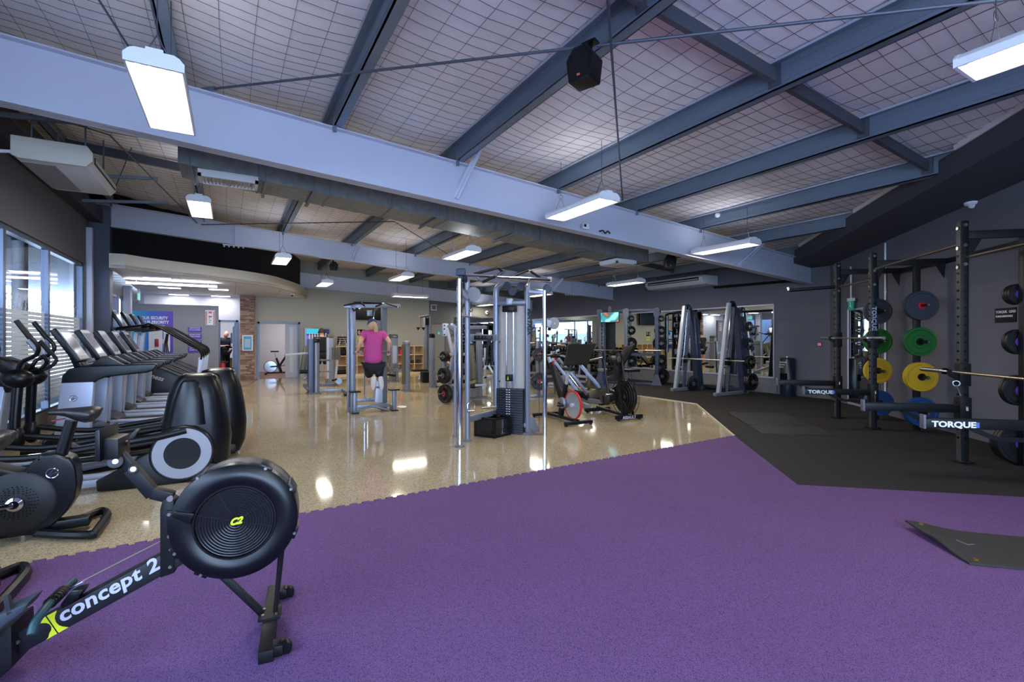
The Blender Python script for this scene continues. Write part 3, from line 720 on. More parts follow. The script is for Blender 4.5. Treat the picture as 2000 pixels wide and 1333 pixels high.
for nm, loc, sz, pw in (('office', (-.5, 22.0, RZ-.13), 1.2, 26), ('spin', (2.4, 21.4, 2.72), 1.2, 30)):
    t = Thing('ceiling_panel_light', 'ceiling light inside the %s room' % nm, 'light', loc)
    t.part('diffuser', MB().bb((-.6, -.3, 0), (.6, .3, .02)), M_LAMPC)
    ld = bpy.data.lights.new('panel_lamp', 'AREA'); ld.size = sz; ld.energy = pw; lo = bpy.data.objects.new('panel_lamp', ld); COL.objects.link(lo); lo.parent = t.o; lo.location = (0, 0, -.01)

# ventilation duct parallel to the roof
DYa, DYb = 8.0, 8.72
def dz(x): return 3.81-.074*x
xa, xb2 = onY(346, 319, DYa).x, onY(1265, 513, DYa).x
t = Thing('ventilation_duct', 'long galvanised ventilation duct behind the near white rafter', 'duct', (xa, DYa, dz(xa)))
T0 = V(xa, DYa, dz(xa))
def dp(x, y, o=0): return V(x, y, dz(x)+o)-T0
n = 9; xs = [xa+(xb2-xa)*i/n for i in range(n+1)]
for i in range(n):
    a, b = xs[i]+.006, xs[i+1]-.006
    t.part('duct_section', MB().hexa([dp(a, DYa), dp(b, DYa), dp(b, DYb), dp(a, DYb), dp(a, DYa, .38), dp(b, DYa, .38), dp(b, DYb, .38), dp(a, DYb, .38)]), M_GALD, smooth=False)
    t.part('flange', MB().hexa([dp(b-.01, DYa-.012, -.012), dp(b+.022, DYa-.012, -.012), dp(b+.022, DYb+.012, -.012), dp(b-.01, DYb+.012, -.012), dp(b-.01, DYa-.012, .39), dp(b+.022, DYa-.012, .39), dp(b+.022, DYb+.012, .39), dp(b-.01, DYb+.012, .39)]), M_GAL, smooth=False)
for px, py in ((372, 330), (519, 357), (612, 378), (850, 425), (1000, 460), (1153, 492)):
    x = onY(px, py, DYa).x
    mb = MB().bar(dp(x, DYa-.1, -.03), dp(x, DYb+.12, -.03), .045, .02); mb.cyl(dp(x, DYa-.06, -.03), dp(x, DYa-.06, .6), .008, n=6); mb.cyl(dp(x, DYb+.08, -.03), dp(x, DYb+.08, .6), .008, n=6)
    t.part('hanger', mb, M_GAL)
def grille(cx, cy, cz, sx, sy, lab):
    g = Thing('air_grille', lab, 'grille', (cx, cy, cz))
    g.part('frame', MB().bb((-sx/2, -sy/2, 0), (sx/2, -sy/2+.04, .04)).bb((-sx/2, sy/2-.04, 0), (sx/2, sy/2, .04)).bb((-sx/2, -sy/2, 0), (-sx/2+.04, sy/2, .04)).bb((sx/2-.04, -sy/2, 0), (sx/2, sy/2, .04)).bb((-sx/2, -sy/2, .04), (sx/2, sy/2, .1)), M_WHITEP)
    n_ = 14
    for i in range(n_):
        x = -sx/2+.07+(sx-.14)*i/(n_-1)
        g.part('slat', MB().bar((x, -sy/2+.04, .012), (x, sy/2-.04, .012), .03, .004, up=(1, 0, 1 if i < n_/2 else -1)), M_BEIGE)
c = G(447, 357, 3.72); grille(c.x, c.y-.02, 3.70, .74, .42, 'square louvred air grille under the left end of the duct')
t2 = onY(1210, 512, DYa+.3); grille(t2.x, DYa+.36, dz(t2.x)-.11, .6, .6, 'louvred air grille under the right end of the duct')

# air conditioners
t = Thing('air_conditioner', 'white ceiling air conditioner high beside the left windows', 'air conditioner', (-1.85, 8.5, 3.57))
t.part('body', MB().prism([(-.36, 0, .24), (-.36, 0, .02), (-.3, 0, 0), (.3, 0, 0), (.36, 0, .07), (.36, 0, .16), (.3, 0, .24)], (0, 1.42, 0)), M_WHITE, bevel=.015)
t.part('front_cap', MB().prism([(-.37, -.72, .25), (-.37, -.72, .02), (-.3, -.72, -.01), (.3, -.72, -.01), (.37, -.72, .07), (.37, -.72, .17), (.31, -.72, .25)], (0, .05, 0)), M_CREAM, bevel=.012)
t.part('intake_grille', MB().bb((-.32, -.6, -.012), (-.02, .6, 0)), mat('ac_grille', (150, 146, 146), .6))
t.part('outlet', MB().bb((.345, -.62, .07), (.368, .62, .15)), M_BLACK)
t.part('air_vane', MB().bar((.372, -.6, .11), (.372, .6, .11), .004, .05, up=(0, 0, 1)), M_WHITEP)
t.part('mounting_bracket', MB().cyl((-.25, -.5, .24), (-.25, -.5, .75), .01).cyl((.25, .5, .24), (.25, .5, .75), .01).cyl((.25, -.5, .24), (.25, -.5, .75), .01).cyl((-.25, .5, .24), (-.25, .5, .75), .01), M_GAL, kind='stuff')
t.part('pipe', MB().tube(smoothpath([(-.37, -.5, .12), (-.55, -.5, .1), (-.62, -.6, .0), (-.66, -.62, -.06)]), .022), M_WHITEP)
p, q = onX(1275, 560, XR-.35), onX(1387, 550, XR-.35)
t = Thing('air_conditioner', 'white air conditioner high on the charcoal mirror wall', 'air conditioner', (XR-.35, (p.y+q.y)/2, p.z-.13)); hl = abs(p.y-q.y)/2
t.part('body', MB().prism([(.34, 0, .26), (-.26, 0, .26), (-.34, 0, .2), (-.34, 0, .1), (-.22, 0, .0), (.34, 0, -.02)], (0, hl*2, 0)), M_WHITEP, bevel=.015)
t.part('outlet', MB().bar((-.345, -hl+.12, .15), (-.345, hl-.12, .15), .01, .09), M_BLACK); t.part('air_vane', MB().bar((-.35, -hl+.14, .14), (-.35, hl-.14, .14), .012, .02), M_WHITEP)
t.part('mounting_bracket', MB().bb((-.1, -hl+.2, .26), (.1, -hl+.24, .55)).bb((-.1, hl-.24, .26), (.1, hl-.2, .55)), M_GAL)

# loudspeakers
def speaker(px, py, z, lab, s=1.0, drop=.12, rot=0):
    c = G(px, py, z); t = Thing('loudspeaker', lab, 'speaker', (c.x, c.y, z), rot)
    t.part('cabinet', MB().prism([(-.12*s, -.1*s, -.17*s), (.12*s, -.1*s, -.17*s), (.15*s, -.1*s, .06*s), (.07*s, -.1*s, .17*s), (-.07*s, -.1*s, .17*s), (-.15*s, -.1*s, .06*s)], (0, .22*s, 0)), M_BLACK, bevel=.012)
    t.part('front_mesh', MB().bb((-.11*s, -.2*s-.01, -.15*s), (.11*s, -.2*s+.002-.01, .1*s)), M_PAD)
    t.part('badge', MB().bb((-.012, -.2*s-.018, -.13*s), (.012, -.2*s-.012, -.11*s)), mat('badge', (190, 96, 60), .5))
    t.part('bracket', MB().tube([(0, 0, .15*s), (0, .02, .15*s+drop)], .02).bb((-.06, -.02, .14*s+drop), (.06, .06, .16*s+drop)), M_BLACK)
speaker(1151, 140, 3.62, 'black loudspeaker on the purlin beside the sloping rod', .8, rot=-1.2)
speaker(1306, 512, 3.2, 'black loudspeaker right of the duct end', .9, rot=-.6)
speaker(651, 521, 3.62, 'small black loudspeaker near the far rafter', .75, .2)
# detectors, cameras, box on the beam
def puck(px, py, loc, lab, r=.05, nm='smoke_detector', cat='detector', ax=(0, 0, -1)):
    t = Thing(nm, lab, cat, loc); t.part('base', MB().lathe([(0, -.01), (r, -.01), (r, .02), (r*.8, .035), (0, .04)], (0, 0, 0), ax, 20), M_WHITEP)
    t.part('lens' if cat == 'camera' else 'sensor', MB().ell(Vector(ax)*.04, (r*.5,)*3, 10, 6), M_SCREEN if cat == 'camera' else M_WHITEP)
p = onSoff(1898, 396); puck(0, 0, p, 'white round detector under the dark bulkhead', .085)
p = onX(1125, 330, 6.285); puck(0, 0, p, 'white sensor on the purlin behind the near rafter, left one', .05, ax=(-1, 0, 0))
p = onX(1402, 420, 8.008); puck(0, 0, p, 'white sensor on the purlin behind the near rafter, right one', .05, ax=(-1, 0, 0))
puck(0, 0, G(571, 575, RZ-.02), 'dome camera under the curved reception bulkhead', .07, 'dome_camera', 'camera')
puck(0, 0, G(305, 581, RZ-.02), 'dome camera at the back of the reception ceiling', .07, 'dome_camera', 'camera')
p = onY(1141, 444, 6.36); t = Thing('control_box', 'small white control box on the near rafter', 'switch box', (p.x, 6.33, p.z-.04))
t.part('case', MB().bb((-.06, -.03, 0), (.06, .03, .09)), M_WHITEP, bevel=.006); t.part('screen', MB().bb((-.05, -.034, .03), (-.005, -.03, .075)), M_SCREEN)
p = onY(1178, 458, 6.36); centred('cable_coil', MB().tube(smoothpath([p+V(-.12, -.04, .03), p+V(-.05, -.05, .05), p+V(0, -.05, .01), p+V(.06, -.05, .05), p+V(.12, -.04, .02)]), .012, 6), M_BLACK, 'black cables lying on the flange of the near rafter', 'cable')
p = onX(847, 601, 0) if 0 else onY(847, 601, YF); t = Thing('wall_vent', 'small white square vent high on the far wall', 'vent', (p.x, YF-.0, p.z-.1))
t.part('frame', MB().bb((-.12, -.03, -.02), (.12, 0, .22)), M_WHITEP); t.part('grille', MB().bb((-.09, -.035, .01), (.09, -.028, .19)), M_GREYP)
p = onY(950, 611, YF); t = Thing('security_camera', 'white dome camera high on the far wall', 'camera', (p.x, YF-.06, p.z)); t.part('housing', MB().ell((0, 0, 0), (.09, .07, .09)), M_WHITEP); t.part('lens', MB().ell((0, -.05, 0), (.04, .04, .04)), M_SCREEN)
# ================================================================ foreground rower
Rw = Thing('rowing_machine', 'black rowing machine with round flywheel cage in the foreground', 'rowing machine', (.18, 2.66, 0), math.atan2(-.16, .987))
T = Rw
c = T.p(460, 1020, -.10); c.y = 0
rr = .262
T.part('flywheel_drum', MB().lathe([(0, -.085), (rr-.02, -.085), (rr, -.07), (rr, .085), (rr-.03, .1), (0, .1)], c, (0, 1, 0), 56), M_BLACK, bevel=.004)
T.part('fan_cover', MB().lathe([(.17, -.093), (.172, -.105), (.2, -.118), (.235, -.115), (rr+.003, -.095), (rr+.006, -.07), (rr+.006, -.05), (rr, -.05), (rr-.02, -.085), (.165, -.085)], c, (0, 1, 0), 56), M_NAVY)
T.part('cover_lip', MB().torus(c+V(0, -.104, 0), (0, 1, 0), .168, .006, 48), M_BLACK)
T.part('perforated_band', MB().annulus(c+V(0, .0, 0), (0, 1, 0), rr, rr+.004, .07, 56), mat('steel_mesh', (92, 94, 98), .45, .6))
gr = MB()
for i in range(12): gr.torus(c+V(0, -.098, 0), (0, 1, 0), .028+i*.0118, .0019, 40, 5)
T.part('fan_grille', gr, mat('gloss_black', (30, 30, 34), .2), kind='stuff')
for k in range(8):
    a = k*PI/4+.5; T.part('grille_spoke', MB().bar(c+V(.02*math.cos(a), -.094, .02*math.sin(a)), c+V(.165*math.cos(a), -.094, .165*math.sin(a)), .003, .005, up=(0, 1, 0)), M_BLACK)
T.part('dark_fan', MB().lathe([(0, -.086), (.165, -.0865), (.165, -.0855)], c, (0, 1, 0), 40), M_SCREEN)
hub = T.part('hub_cap', MB().lathe([(0, -.1), (.024, -.1), (.027, -.09), (0, -.085)], c, (0, 1, 0), 24), M_BLACK)
obj('logo', text_mb('C2', .042, c+V(-.024, -.1035, -.013), (1, 0, .12), (0, 0, 1), shear=.35, bold=.0025), M_YEL, hub, smooth=False)
for a in (125, 62, 28, -20, 205, 238):
    a_ = math.radians(a); d = V(math.cos(a_), 0, math.sin(a_)); tt = V(-d.z, 0, d.x); q = c+d*(rr+.004)
    cl = T.part('housing_clip', MB().bar(q-tt*.03+V(0, -.03, 0), q+tt*.03+V(0, -.03, 0), .12, .022, up=d), M_BLACK, bevel=.006)
    obj('screw', MB().cyl(q+V(0, -.1, 0), q+V(0, -.088, 0), .007, n=8), M_STEEL, cl)
T.part('side_fin', MB().bar(c+V(-.24, -.11, .075), c+V(-.165, -.12, .045), .03, .025, w2=.02, h2=.05), M_BLACK, bevel=.004)
# main beam running down to the left
a, b = T.p(325, 1096, -.0), T.p(113, 1212, -.0); a.y = b.y = 0; dr_ = (b-a).normalized(); b = a+dr_*2.0
bw, bh = .075, .088
b = a+dr_*.98; upb = V(-dr_.z, 0, dr_.x); upb = upb if upb.z > 0 else -upb
beam = T.part('front_beam', MB().bar(a-dr_*.1, b, bw, bh), mat('rower_black', (12, 14, 19), .4, spec=.45), bevel=.006)
le = a+dr_*.02
tx = T.part('lettering', text_mb('concept 2', .082, T.p(119, 1217, -bw/2-.001), -dr_, upb, shear=.22, bold=.0022, space=1.04, fit=(T.p(316, 1110, -bw/2)-T.p(119, 1217, -bw/2)).length), M_TXTG, smooth=False)
lg = MB(); o_ = T.p(78, 1234, -bw/2-.002); xh = -dr_
def L_(x, z): return o_+xh*x+upb*z
lg.prism([L_(0, -.045), L_(.012, -.04)]+[L_(.012+.028*math.sin(t_), .028*-math.cos(t_)) for t_ in (.35, .8, 1.3, 1.85, 2.35, 2.8)]+[L_(0, .04), L_(.042, .045), L_(.042, -.045)], (0, .001, 0))
lg.prism([L_(.047, -.045), L_(.047, .045), L_(.085, .045)]+[L_(.06+.02*(1-math.sin(t_)), .034*math.cos(t_)) for t_ in (.5, 1.0, 1.57, 2.1, 2.6)]+[L_(.085, -.045)], (0, .001, 0))
T.part('emblem', lg, M_YEL, smooth=False)
# upright bracket, legs
a1, b1_ = T.p(328, 970, 0), T.p(330, 1100, 0)
T.part('front_bracket', MB().prism([T.p(318, 990, 0), T.p(322, 975, 0), T.p(333, 966, 0), T.p(345, 975, 0), T.p(346, 1112, 0), T.p(318, 1122, 0)], (0, .085, 0)), M_BLACKM, bevel=.005)
sp = T.part('side_plate', MB().prism([T.p(325, 998, -.05), T.p(352, 996, -.05), T.p(352, 1052, -.05), T.p(328, 1054, -.05)], (0, .012, 0)), M_NAVY, bevel=.003)
for q in ((331, 1005), (331, 1048)): obj('bolt', MB().cyl(T.p(*q, -.056), T.p(*q, -.056)+V(0, -.008, 0), .008, n=8), M_STEEL, sp)
for q in ((333, 975), (334, 1073), (333, 1107), (36, 1254)): T.part('bolt', MB().cyl(T.p(*q, -.046), T.p(*q, -.046)+V(0, -.01, 0), .007, n=8), M_STEEL)
T.part('bolt', MB().cyl(T.p(333, 974, -.045), T.p(333, 974, -.045)+V(0, -.012, 0), .013, n=8), M_STEEL)
xb_ = T.w(*T.M.inverted().inverted().translation) if 0 else None
fa, fb = T.g(519, 1302), T.g(535, 1165); fd_ = (fb-fa).normalized(); fc = (fa+fb)/2
foot = T.part('front_foot', MB().bar(fa+V(0, 0, .035), fb+V(0, 0, .035), .062, .06), M_BLACKM, bevel=.006)
for s_, e_ in ((1, fb), (-1, fa)):
    pr = MB(); cc = e_+fd_*(-.055*s_)+V(.05, 0, .035)
    T.part('transport_wheel', MB().lathe([(0, -.02), (.033, -.02), (.036, -.012), (.036, .012), (.033, .02), (0, .02)], cc+V(.02, 0, 0), (fd_.x, fd_.y, 0), 20), M_BLACK)
    T.part('wheel_bracket', MB().bar(e_+fd_*(-.055*s_)+V(.02, 0, .04), cc+V(.02, 0, .005), .07, .05), M_BLACKM, bevel=.008)
lt = T.p(430, 1125, .05); T.part('leg', MB().bar(T.p(428, 1118, .03), fc+V(-.03, .03, .05), .04, .03), M_BLACKM, bevel=.004)
T.part('leg', MB().tube([T.p(552, 1068, .02), fc+V(.02, .0, .05)], .011), M_BLACKM); T.part('leg', MB().tube([T.p(548, 1075, .08), fc+V(.02, .05, .05)], .011), M_BLACKM)
gus = T.part('leg_gusset', MB().bar(fc+V(-.05, 0, .07), fc+V(.05, 0, .07), .12, .012), M_BLACKM)
for dx in (-.03, .03):
    for dy in (-.03, .03): obj('bolt', MB().cyl(fc+V(dx, dy, .075), fc+V(dx, dy, .083), .007, n=8), M_STEEL, gus)
# monitor arm and monitor
p0, p1, p2, p3 = T.p(333, 972, 0), T.p(312, 952, 0), T.p(262, 900, 0), T.p(228, 868, 0)
T.part('monitor_arm', MB().bar(p0+V(.01, 0, 0), T.p(298, 962, 0), .05, .05).bar(T.p(300, 966, 0), T.p(256, 915, 0), .05, .052), M_BLACKM, bevel=.005)
T.part('monitor_arm', MB().bar(T.p(268, 926, 0), T.p(226, 878, 0), .042, .042), M_BLACKM, bevel=.005)
for q, r_ in (((225, 902), .03), ((260, 917), .02)):
    k_ = T.part('pivot_knob', MB().cyl(T.p(*q, -.05), T.p(*q, .05), r_, n=20), M_BLACK, bevel=.003)
    obj('bolt', MB().cyl(T.p(*q, -.06), T.p(*q, -.05), .011, n=8), M_STEEL, k_)
T.part('monitor_housing', MB().prism([T.p(214, 852, 0), T.p(243, 852, 0), T.p(244, 890, 0), T.p(214, 893, 0)], (0, .14, 0)), M_BLACKM, bevel=.008)
T.part('monitor_screen_case', MB().prism([T.p(204, 836, 0), T.p(214, 831, 0), T.p(215, 893, 0), T.p(204, 892, 0)], (0, .2, 0)), M_NAVY, bevel=.006)
T.part('monitor_button', MB().cyl(T.p(246, 866, 0), T.p(250, 866, 0), .012, n=8), M_BLACK)
# handle, chain, footrests
hm = (T.p(140, 1160, 0)+T.p(150, 1140, 0))/2
ha, hb = T.p(144, 1135, .16), T.p(62, 1240, -.2)
hp = smoothpath([ha, T.p(124, 1153, .08), T.p(112, 1165, .0), T.p(92, 1185, -.1), T.p(70, 1215, -.17), hb], 4)
T.part('handle_grip', MB().tube(hp, .0165, 12), mat('teal_grip', (26, 62, 68), .45), bevel=0)
T.part('handle_core', MB().tube(smoothpath([T.p(126, 1152, .09), T.p(113, 1165, .0), T.p(98, 1180, -.07)], 4), .021, 12), M_BLACK)
rb = MB()
for i in range(7):
    f_ = i/6; q = hp[5+i] if 5+i < len(hp) else hp[-1]; rb.torus(q, (hp[min(6+i, len(hp)-1)]-hp[4+i]), .021, .003, 14, 5)
T.part('handle_rib', rb, M_PAD, kind='stuff')
T.part('chain', MB().tube([T.p(160, 1137, 0), T.p(318, 1056, 0)], .004, 6), mat('chain_steel', (150, 140, 128), .35, .9))
T.part('chain_hook', MB().bar(T.p(136, 1152, 0), T.p(163, 1137, 0), .014, .012), M_CHR, bevel=.003)
T.part('handle_catch', MB().prism([T.p(124, 1176, 0), T.p(142, 1152, 0), T.p(158, 1149, 0), T.p(170, 1146, 0), T.p(160, 1163, 0), T.p(130, 1182, 0)], (0, .07, 0)), M_BLACK, bevel=.006)
pb = b
for y_ in (-.13, .15):
    f = T.part('footrest', MB().prism([T.p(72, 1163, y_), T.p(60, 1182, y_), T.p(30, 1204, y_), T.p(-40, 1262, y_), T.p(-60, 1250, y_), T.p(10, 1190, y_), T.p(40, 1178, y_)], (0, .11, 0)), M_GREYP if 0 else mat('footplate', (44, 52, 62), .4), bevel=.005)
    obj('strap', MB().tube(smoothpath([T.p(20, 1200, y_-.05), T.p(14, 1168, y_), T.p(20, 1200, y_+.05)], 4), .012, 6), M_CLB, f)
T.part('footrest_body', MB().prism([T.p(46, 1200, 0), T.p(48, 1280, 0), T.p(-10, 1330, 0), T.p(-120, 1390, 0), T.p(-120, 1290, 0), T.p(0, 1225, 0)], (0, .17, 0)), M_BLACKM, bevel=.012)
s0 = T.p(-20, 1300, 0); s1 = s0+V(-1.25, 0, -.0); s1.z = s0.z-.1
T.part('seat_rail', MB().bar(s0, s1, .05, .09), M_STEEL, bevel=.004)
T.part('seat', MB().ell(s0+V(-.6, 0, .12), (.14, .17, .035), 16, 8), M_BLACK)
T.part('rear_foot', MB().bb((s1.x-.02, -.2, 0), (s1.x+.05, .2, .05)).bb((s1.x-.0, -.03, .0), (s1.x+.03, .03, s1.z)), M_BLACKM, bevel=.005)

# ================================================================ upright exercise bike
BX, BY = -.95, 4.8
T = Thing('exercise_bike', 'black upright exercise bike with chrome crank beside the concrete edge', 'exercise bike', (BX, BY, 0))
yb_ = -.09
def P(px, py, y=yb_): return T.p(px, py, y)
body = [P(78, 889), P(110, 888), P(139, 896), P(148, 915), P(151, 945), P(146, 975), P(128, 1003), P(100, 1030), P(62, 1048), P(10, 1050), P(-40, 1040), P(-85, 1005), P(-105, 960), P(-90, 925), P(-50, 905), P(-10, 915), P(40, 925), P(46, 918)]
body = [V(p.x, 0, p.z) for p in body]
T.part('body_shell', MB().prism(body, (0, .18, 0)), M_NAVY, bevel=.022, seg=3)
cr = P(40, 982); 
T.part('crank_cover', MB().lathe([(0, -.01), (.2, -.01), (.215, 0), (.215, .02)], V(cr.x-.02, -.09, cr.z), (0, 1, 0), 40), mat('bike_disc', (10, 11, 15), .5))
vd = MB()
for r_ in (.07, .085, .1, .115):
    for k in range(int(r_*260)): 
        a = k*2*PI/int(r_*260); vd.box(V(cr.x-.02+r_*math.cos(a), -.1005, cr.z+r_*math.sin(a)), (.008, .002, .005))
T.part('vent_hole', vd, M_SCREEN, kind='stuff')
hubc = V(cr.x-.02, 0, cr.z)
T.part('crank_hub', MB().lathe([(0, -.15), (.028, -.15), (.048, -.135), (.05, -.105), (.045, -.1), (0, -.1)], hubc, (0, 1, 0), 28), M_CHR)
T.part('crank_arm', MB().bar(hubc+V(0, -.14, 0), hubc+V(-.19, -.15, -.012), .022, .034, w2=.018, h2=.026), M_CHR, bevel=.006)
T.part('pedal', MB().bb((hubc.x-.25, -.26, hubc.z-.03), (hubc.x-.13, -.16, hubc.z+.01)), M_BLACK, bevel=.01)
lgp = P(102, 925, -.093)
e_ = T.part('emblem', MB().torus(V(lgp.x, -.093, lgp.z), (0, 1, 0), .034, .0035, 28, 5), M_CHR)
obj('emblem_mark', MB().tube([V(lgp.x-.02, -.094, lgp.z-.012), V(lgp.x-.005, -.094, lgp.z+.012), V(lgp.x+.008, -.094, lgp.z+.026)], .004, 5).tube([V(lgp.x-.012, -.094, lgp.z-.022), V(lgp.x+.002, -.094, lgp.z+.0), V(lgp.x+.026, -.094, lgp.z+.006)], .004, 5), M_CHR, e_, kind='stuff')
for q in ((76, 898), (55, 925)): T.part('screw_hole', MB().cyl(V(P(*q).x, -.092, P(*q).z), V(P(*q).x, -.089, P(*q).z), .006, n=10), M_SCREEN)
a, b = P(122, 892, 0), P(136, 818, 0)
T.part('seat_post', MB().tube([V(P(117, 898, 0).x, 0, P(117, 898, 0).z), V(P(140, 822, 0).x, 0, P(140, 822, 0).z)], .038, 20, flat=.8), M_NAVY)
T.part('height_lever', MB().bar(P(128, 818, 0), P(101, 823, -.03), .02, .008), mat('lever_red', (140, 34, 50), .5), bevel=.003)
R = []
for px, zt, zb_, hw in ((95, 806, 812, .02), (97, 800, 812, .035), (112, 799, 812, .04), (128, 797, 814, .05), (150, 795, 822, .075), (168, 793, 826, .11), (182, 792, 824, .125), (192, 794, 815, .11), (198, 797, 803, .06)):
    t0, t1 = P(px, zt, 0), P(px, zb_, 0); zc = (t0.z+t1.z)/2; hh = (t0.z-t1.z)/2; x = t0.x
    R.append([V(x, hw*math.cos(k*2*PI/16), zc+hh*math.sin(k*2*PI/16)*(1 if math.sin(k*2*PI/16) < 0 else .9)) for k in range(16)])
T.part('saddle', MB().rings(R), mat('saddle_black', (24, 24, 28), .42))
# looped rear foot
def bikefoot(nm):
    pts = [P(140, 1022, -.02), P(165, 1014, .1), P(197, 1006, .2), P(209, 1010, .22), P(210, 1020, .16), P(190, 1044, -.16), P(182, 1050, -.2), P(150, 1049, -.22), P(110, 1049, -.16)]
    pts = [V(p.x, p.y, .04) for p in (T.g(100, 1040), T.g(140, 1030), T.g(195, 1009), T.g(207, 1012), T.g(208, 1020), T.g(186, 1051), T.g(176, 1056), T.g(130, 1056), T.g(70, 1052))]
    return smoothpath(pts, 4)
T.part('rear_foot', MB().tube(bikefoot(0), .032, 8, flat=.9), M_BLACK)
T.part('front_foot', MB().bb((-.95, -.25, 0), (-.85, .25, .06)), M_BLACK, bevel=.02)
T.part('lower_frame', MB().bb((-.9, -.05, .03), (.02, .05, .1)), M_BLACK, bevel=.01)
T.part('console_post', MB().bar((-.62, 0, .55), (-.82, 0, 1.2), .09, .07), M_SIL, bevel=.01)
T.part('handlebar', MB().tube([(-.75, -.22, 1.12), (-.62, -.22, 1.14), (-.85, -.1, 1.06), (-.85, .1, 1.06), (-.62, .22, 1.14), (-.75, .22, 1.12)], .018), M_BLACK)
cs = T.part('console', MB().bar((-.8, 0, 1.2), (-.92, 0, 1.42), .34, .05, up=(1, 0, .4)), M_BLACK, bevel=.01)
bike = T
pA, pB = G(211, 1012), G(54, 1127)
bk2 = dup(bike.o, bike.loc+V(pB.x-pA.x, pB.y-pA.y, 0), label='second black exercise bike cut by the left edge, foot showing')
bike.o['group'] = bk2['group'] = 'upright exercise bikes'

# ================================================================ ellipticals
T = Thing('elliptical_trainer', 'nearest elliptical trainer with grey ringed round disc and tall dark rear housing', 'elliptical trainer', (-.9, 6.1, 0), 0, 'elliptical trainers by the window')
def P(px, py, y=0.): return T.p(px, py, y)
dc = P(358, 882, -.2)
# tall rear dome : loft up in z
R = []
for z, x0_, x1_, hy in ((.04, .28, .83, .2), (.18, .25, .89, .22), (.42, .27, .90, .21), (.62, .29, .88, .2), (.85, .33, .84, .18), (1.0, .385, .79, .155), (1.05, .42, .76, .135), (1.075, .47, .71, .09)):
    xc, rx = (x0_+x1_)/2, (x1_-x0_)/2
    R.append([V(xc+rx*math.copysign(abs(math.cos(k*2*PI/24))**.7, math.cos(k*2*PI/24)), hy*math.copysign(abs(math.sin(k*2*PI/24))**.7, math.sin(k*2*PI/24)), z) for k in range(24)])
T.part('rear_housing', MB().rings(R), M_NAVY)
R = []
for z, x0_, x1_, hy in ((.55, .32, .72, .0), (.56, .32, .72, .235), (.8, .37, .69, .21), (.93, .41, .66, .19), (1.0, .44, .63, .175), (1.02, .46, .61, .15), (1.021, .46, .61, 0)):
    xc, rx = (x0_+x1_)/2, (x1_-x0_)/2
    R.append([V(xc+rx*math.copysign(abs(math.cos(k*2*PI/20))**.6, math.cos(k*2*PI/20)), hy*math.copysign(abs(math.sin(k*2*PI/20))**.6, math.sin(k*2*PI/20)), z) for k in range(20)])
T.part('housing_cover', MB().rings(R), mat('housing_black', (12, 14, 20), .3, spec=.36))
dcx, dcz = dc.x, dc.z
T.part('disc_surround', MB().lathe([(0, -.01), (.262, -.01), (.272, .0), (.275, .14), (0, .14)], V(dcx, -.29, dcz), (0, 1, 0), 44), M_NAVY)
T.part('grey_ring', MB().annulus(V(dcx, -.302, dcz), (0, 1, 0), .155, .248, .01, 44), mat('ring_grey', (150, 154, 166), .45), label='light grey ring on the drive disc')
T.part('disc_centre', MB().lathe([(0, -.004), (.155, -.004), (.155, .004), (0, .004)], V(dcx, -.302, dcz), (0, 1, 0), 40), M_BLACK)
# base rails
def rail(nm, pts, r, m, fl=1.0): return T.part(nm, MB().tube(pts, r, 10, flat=fl), m)
T.part('base_frame', MB().prism([P(188, 940, -.24), P(190, 960, -.24), P(330, 950, -.24), P(425, 925, -.24), P(425, 905, -.24), P(330, 900, -.24), P(300, 880, -.24)], (0, .05, 0)), M_BLACK, bevel=.012)
T.part('base_frame', MB().prism([P(188, 940, .2), P(190, 956, .2), P(330, 946, .2), P(415, 920, .2), P(330, 900, .2)], (0, .05, 0)), M_BLACK, bevel=.012)
T.part('base_rail', MB().bb((-1.4, -.14, .03), (.05, -.08, .1)).bb((-1.4, .08, .03), (.05, .14, .1)), M_SILL, bevel=.008, kind='stuff')
T.part('cross_foot', MB().bb((-1.5, -.3, 0), (-1.38, .3, .07)), M_BLACK, bevel=.015); T.part('cross_foot', MB().bb((.6, -.27, 0), (.72, .27, .05)), M_BLACK, bevel=.015)
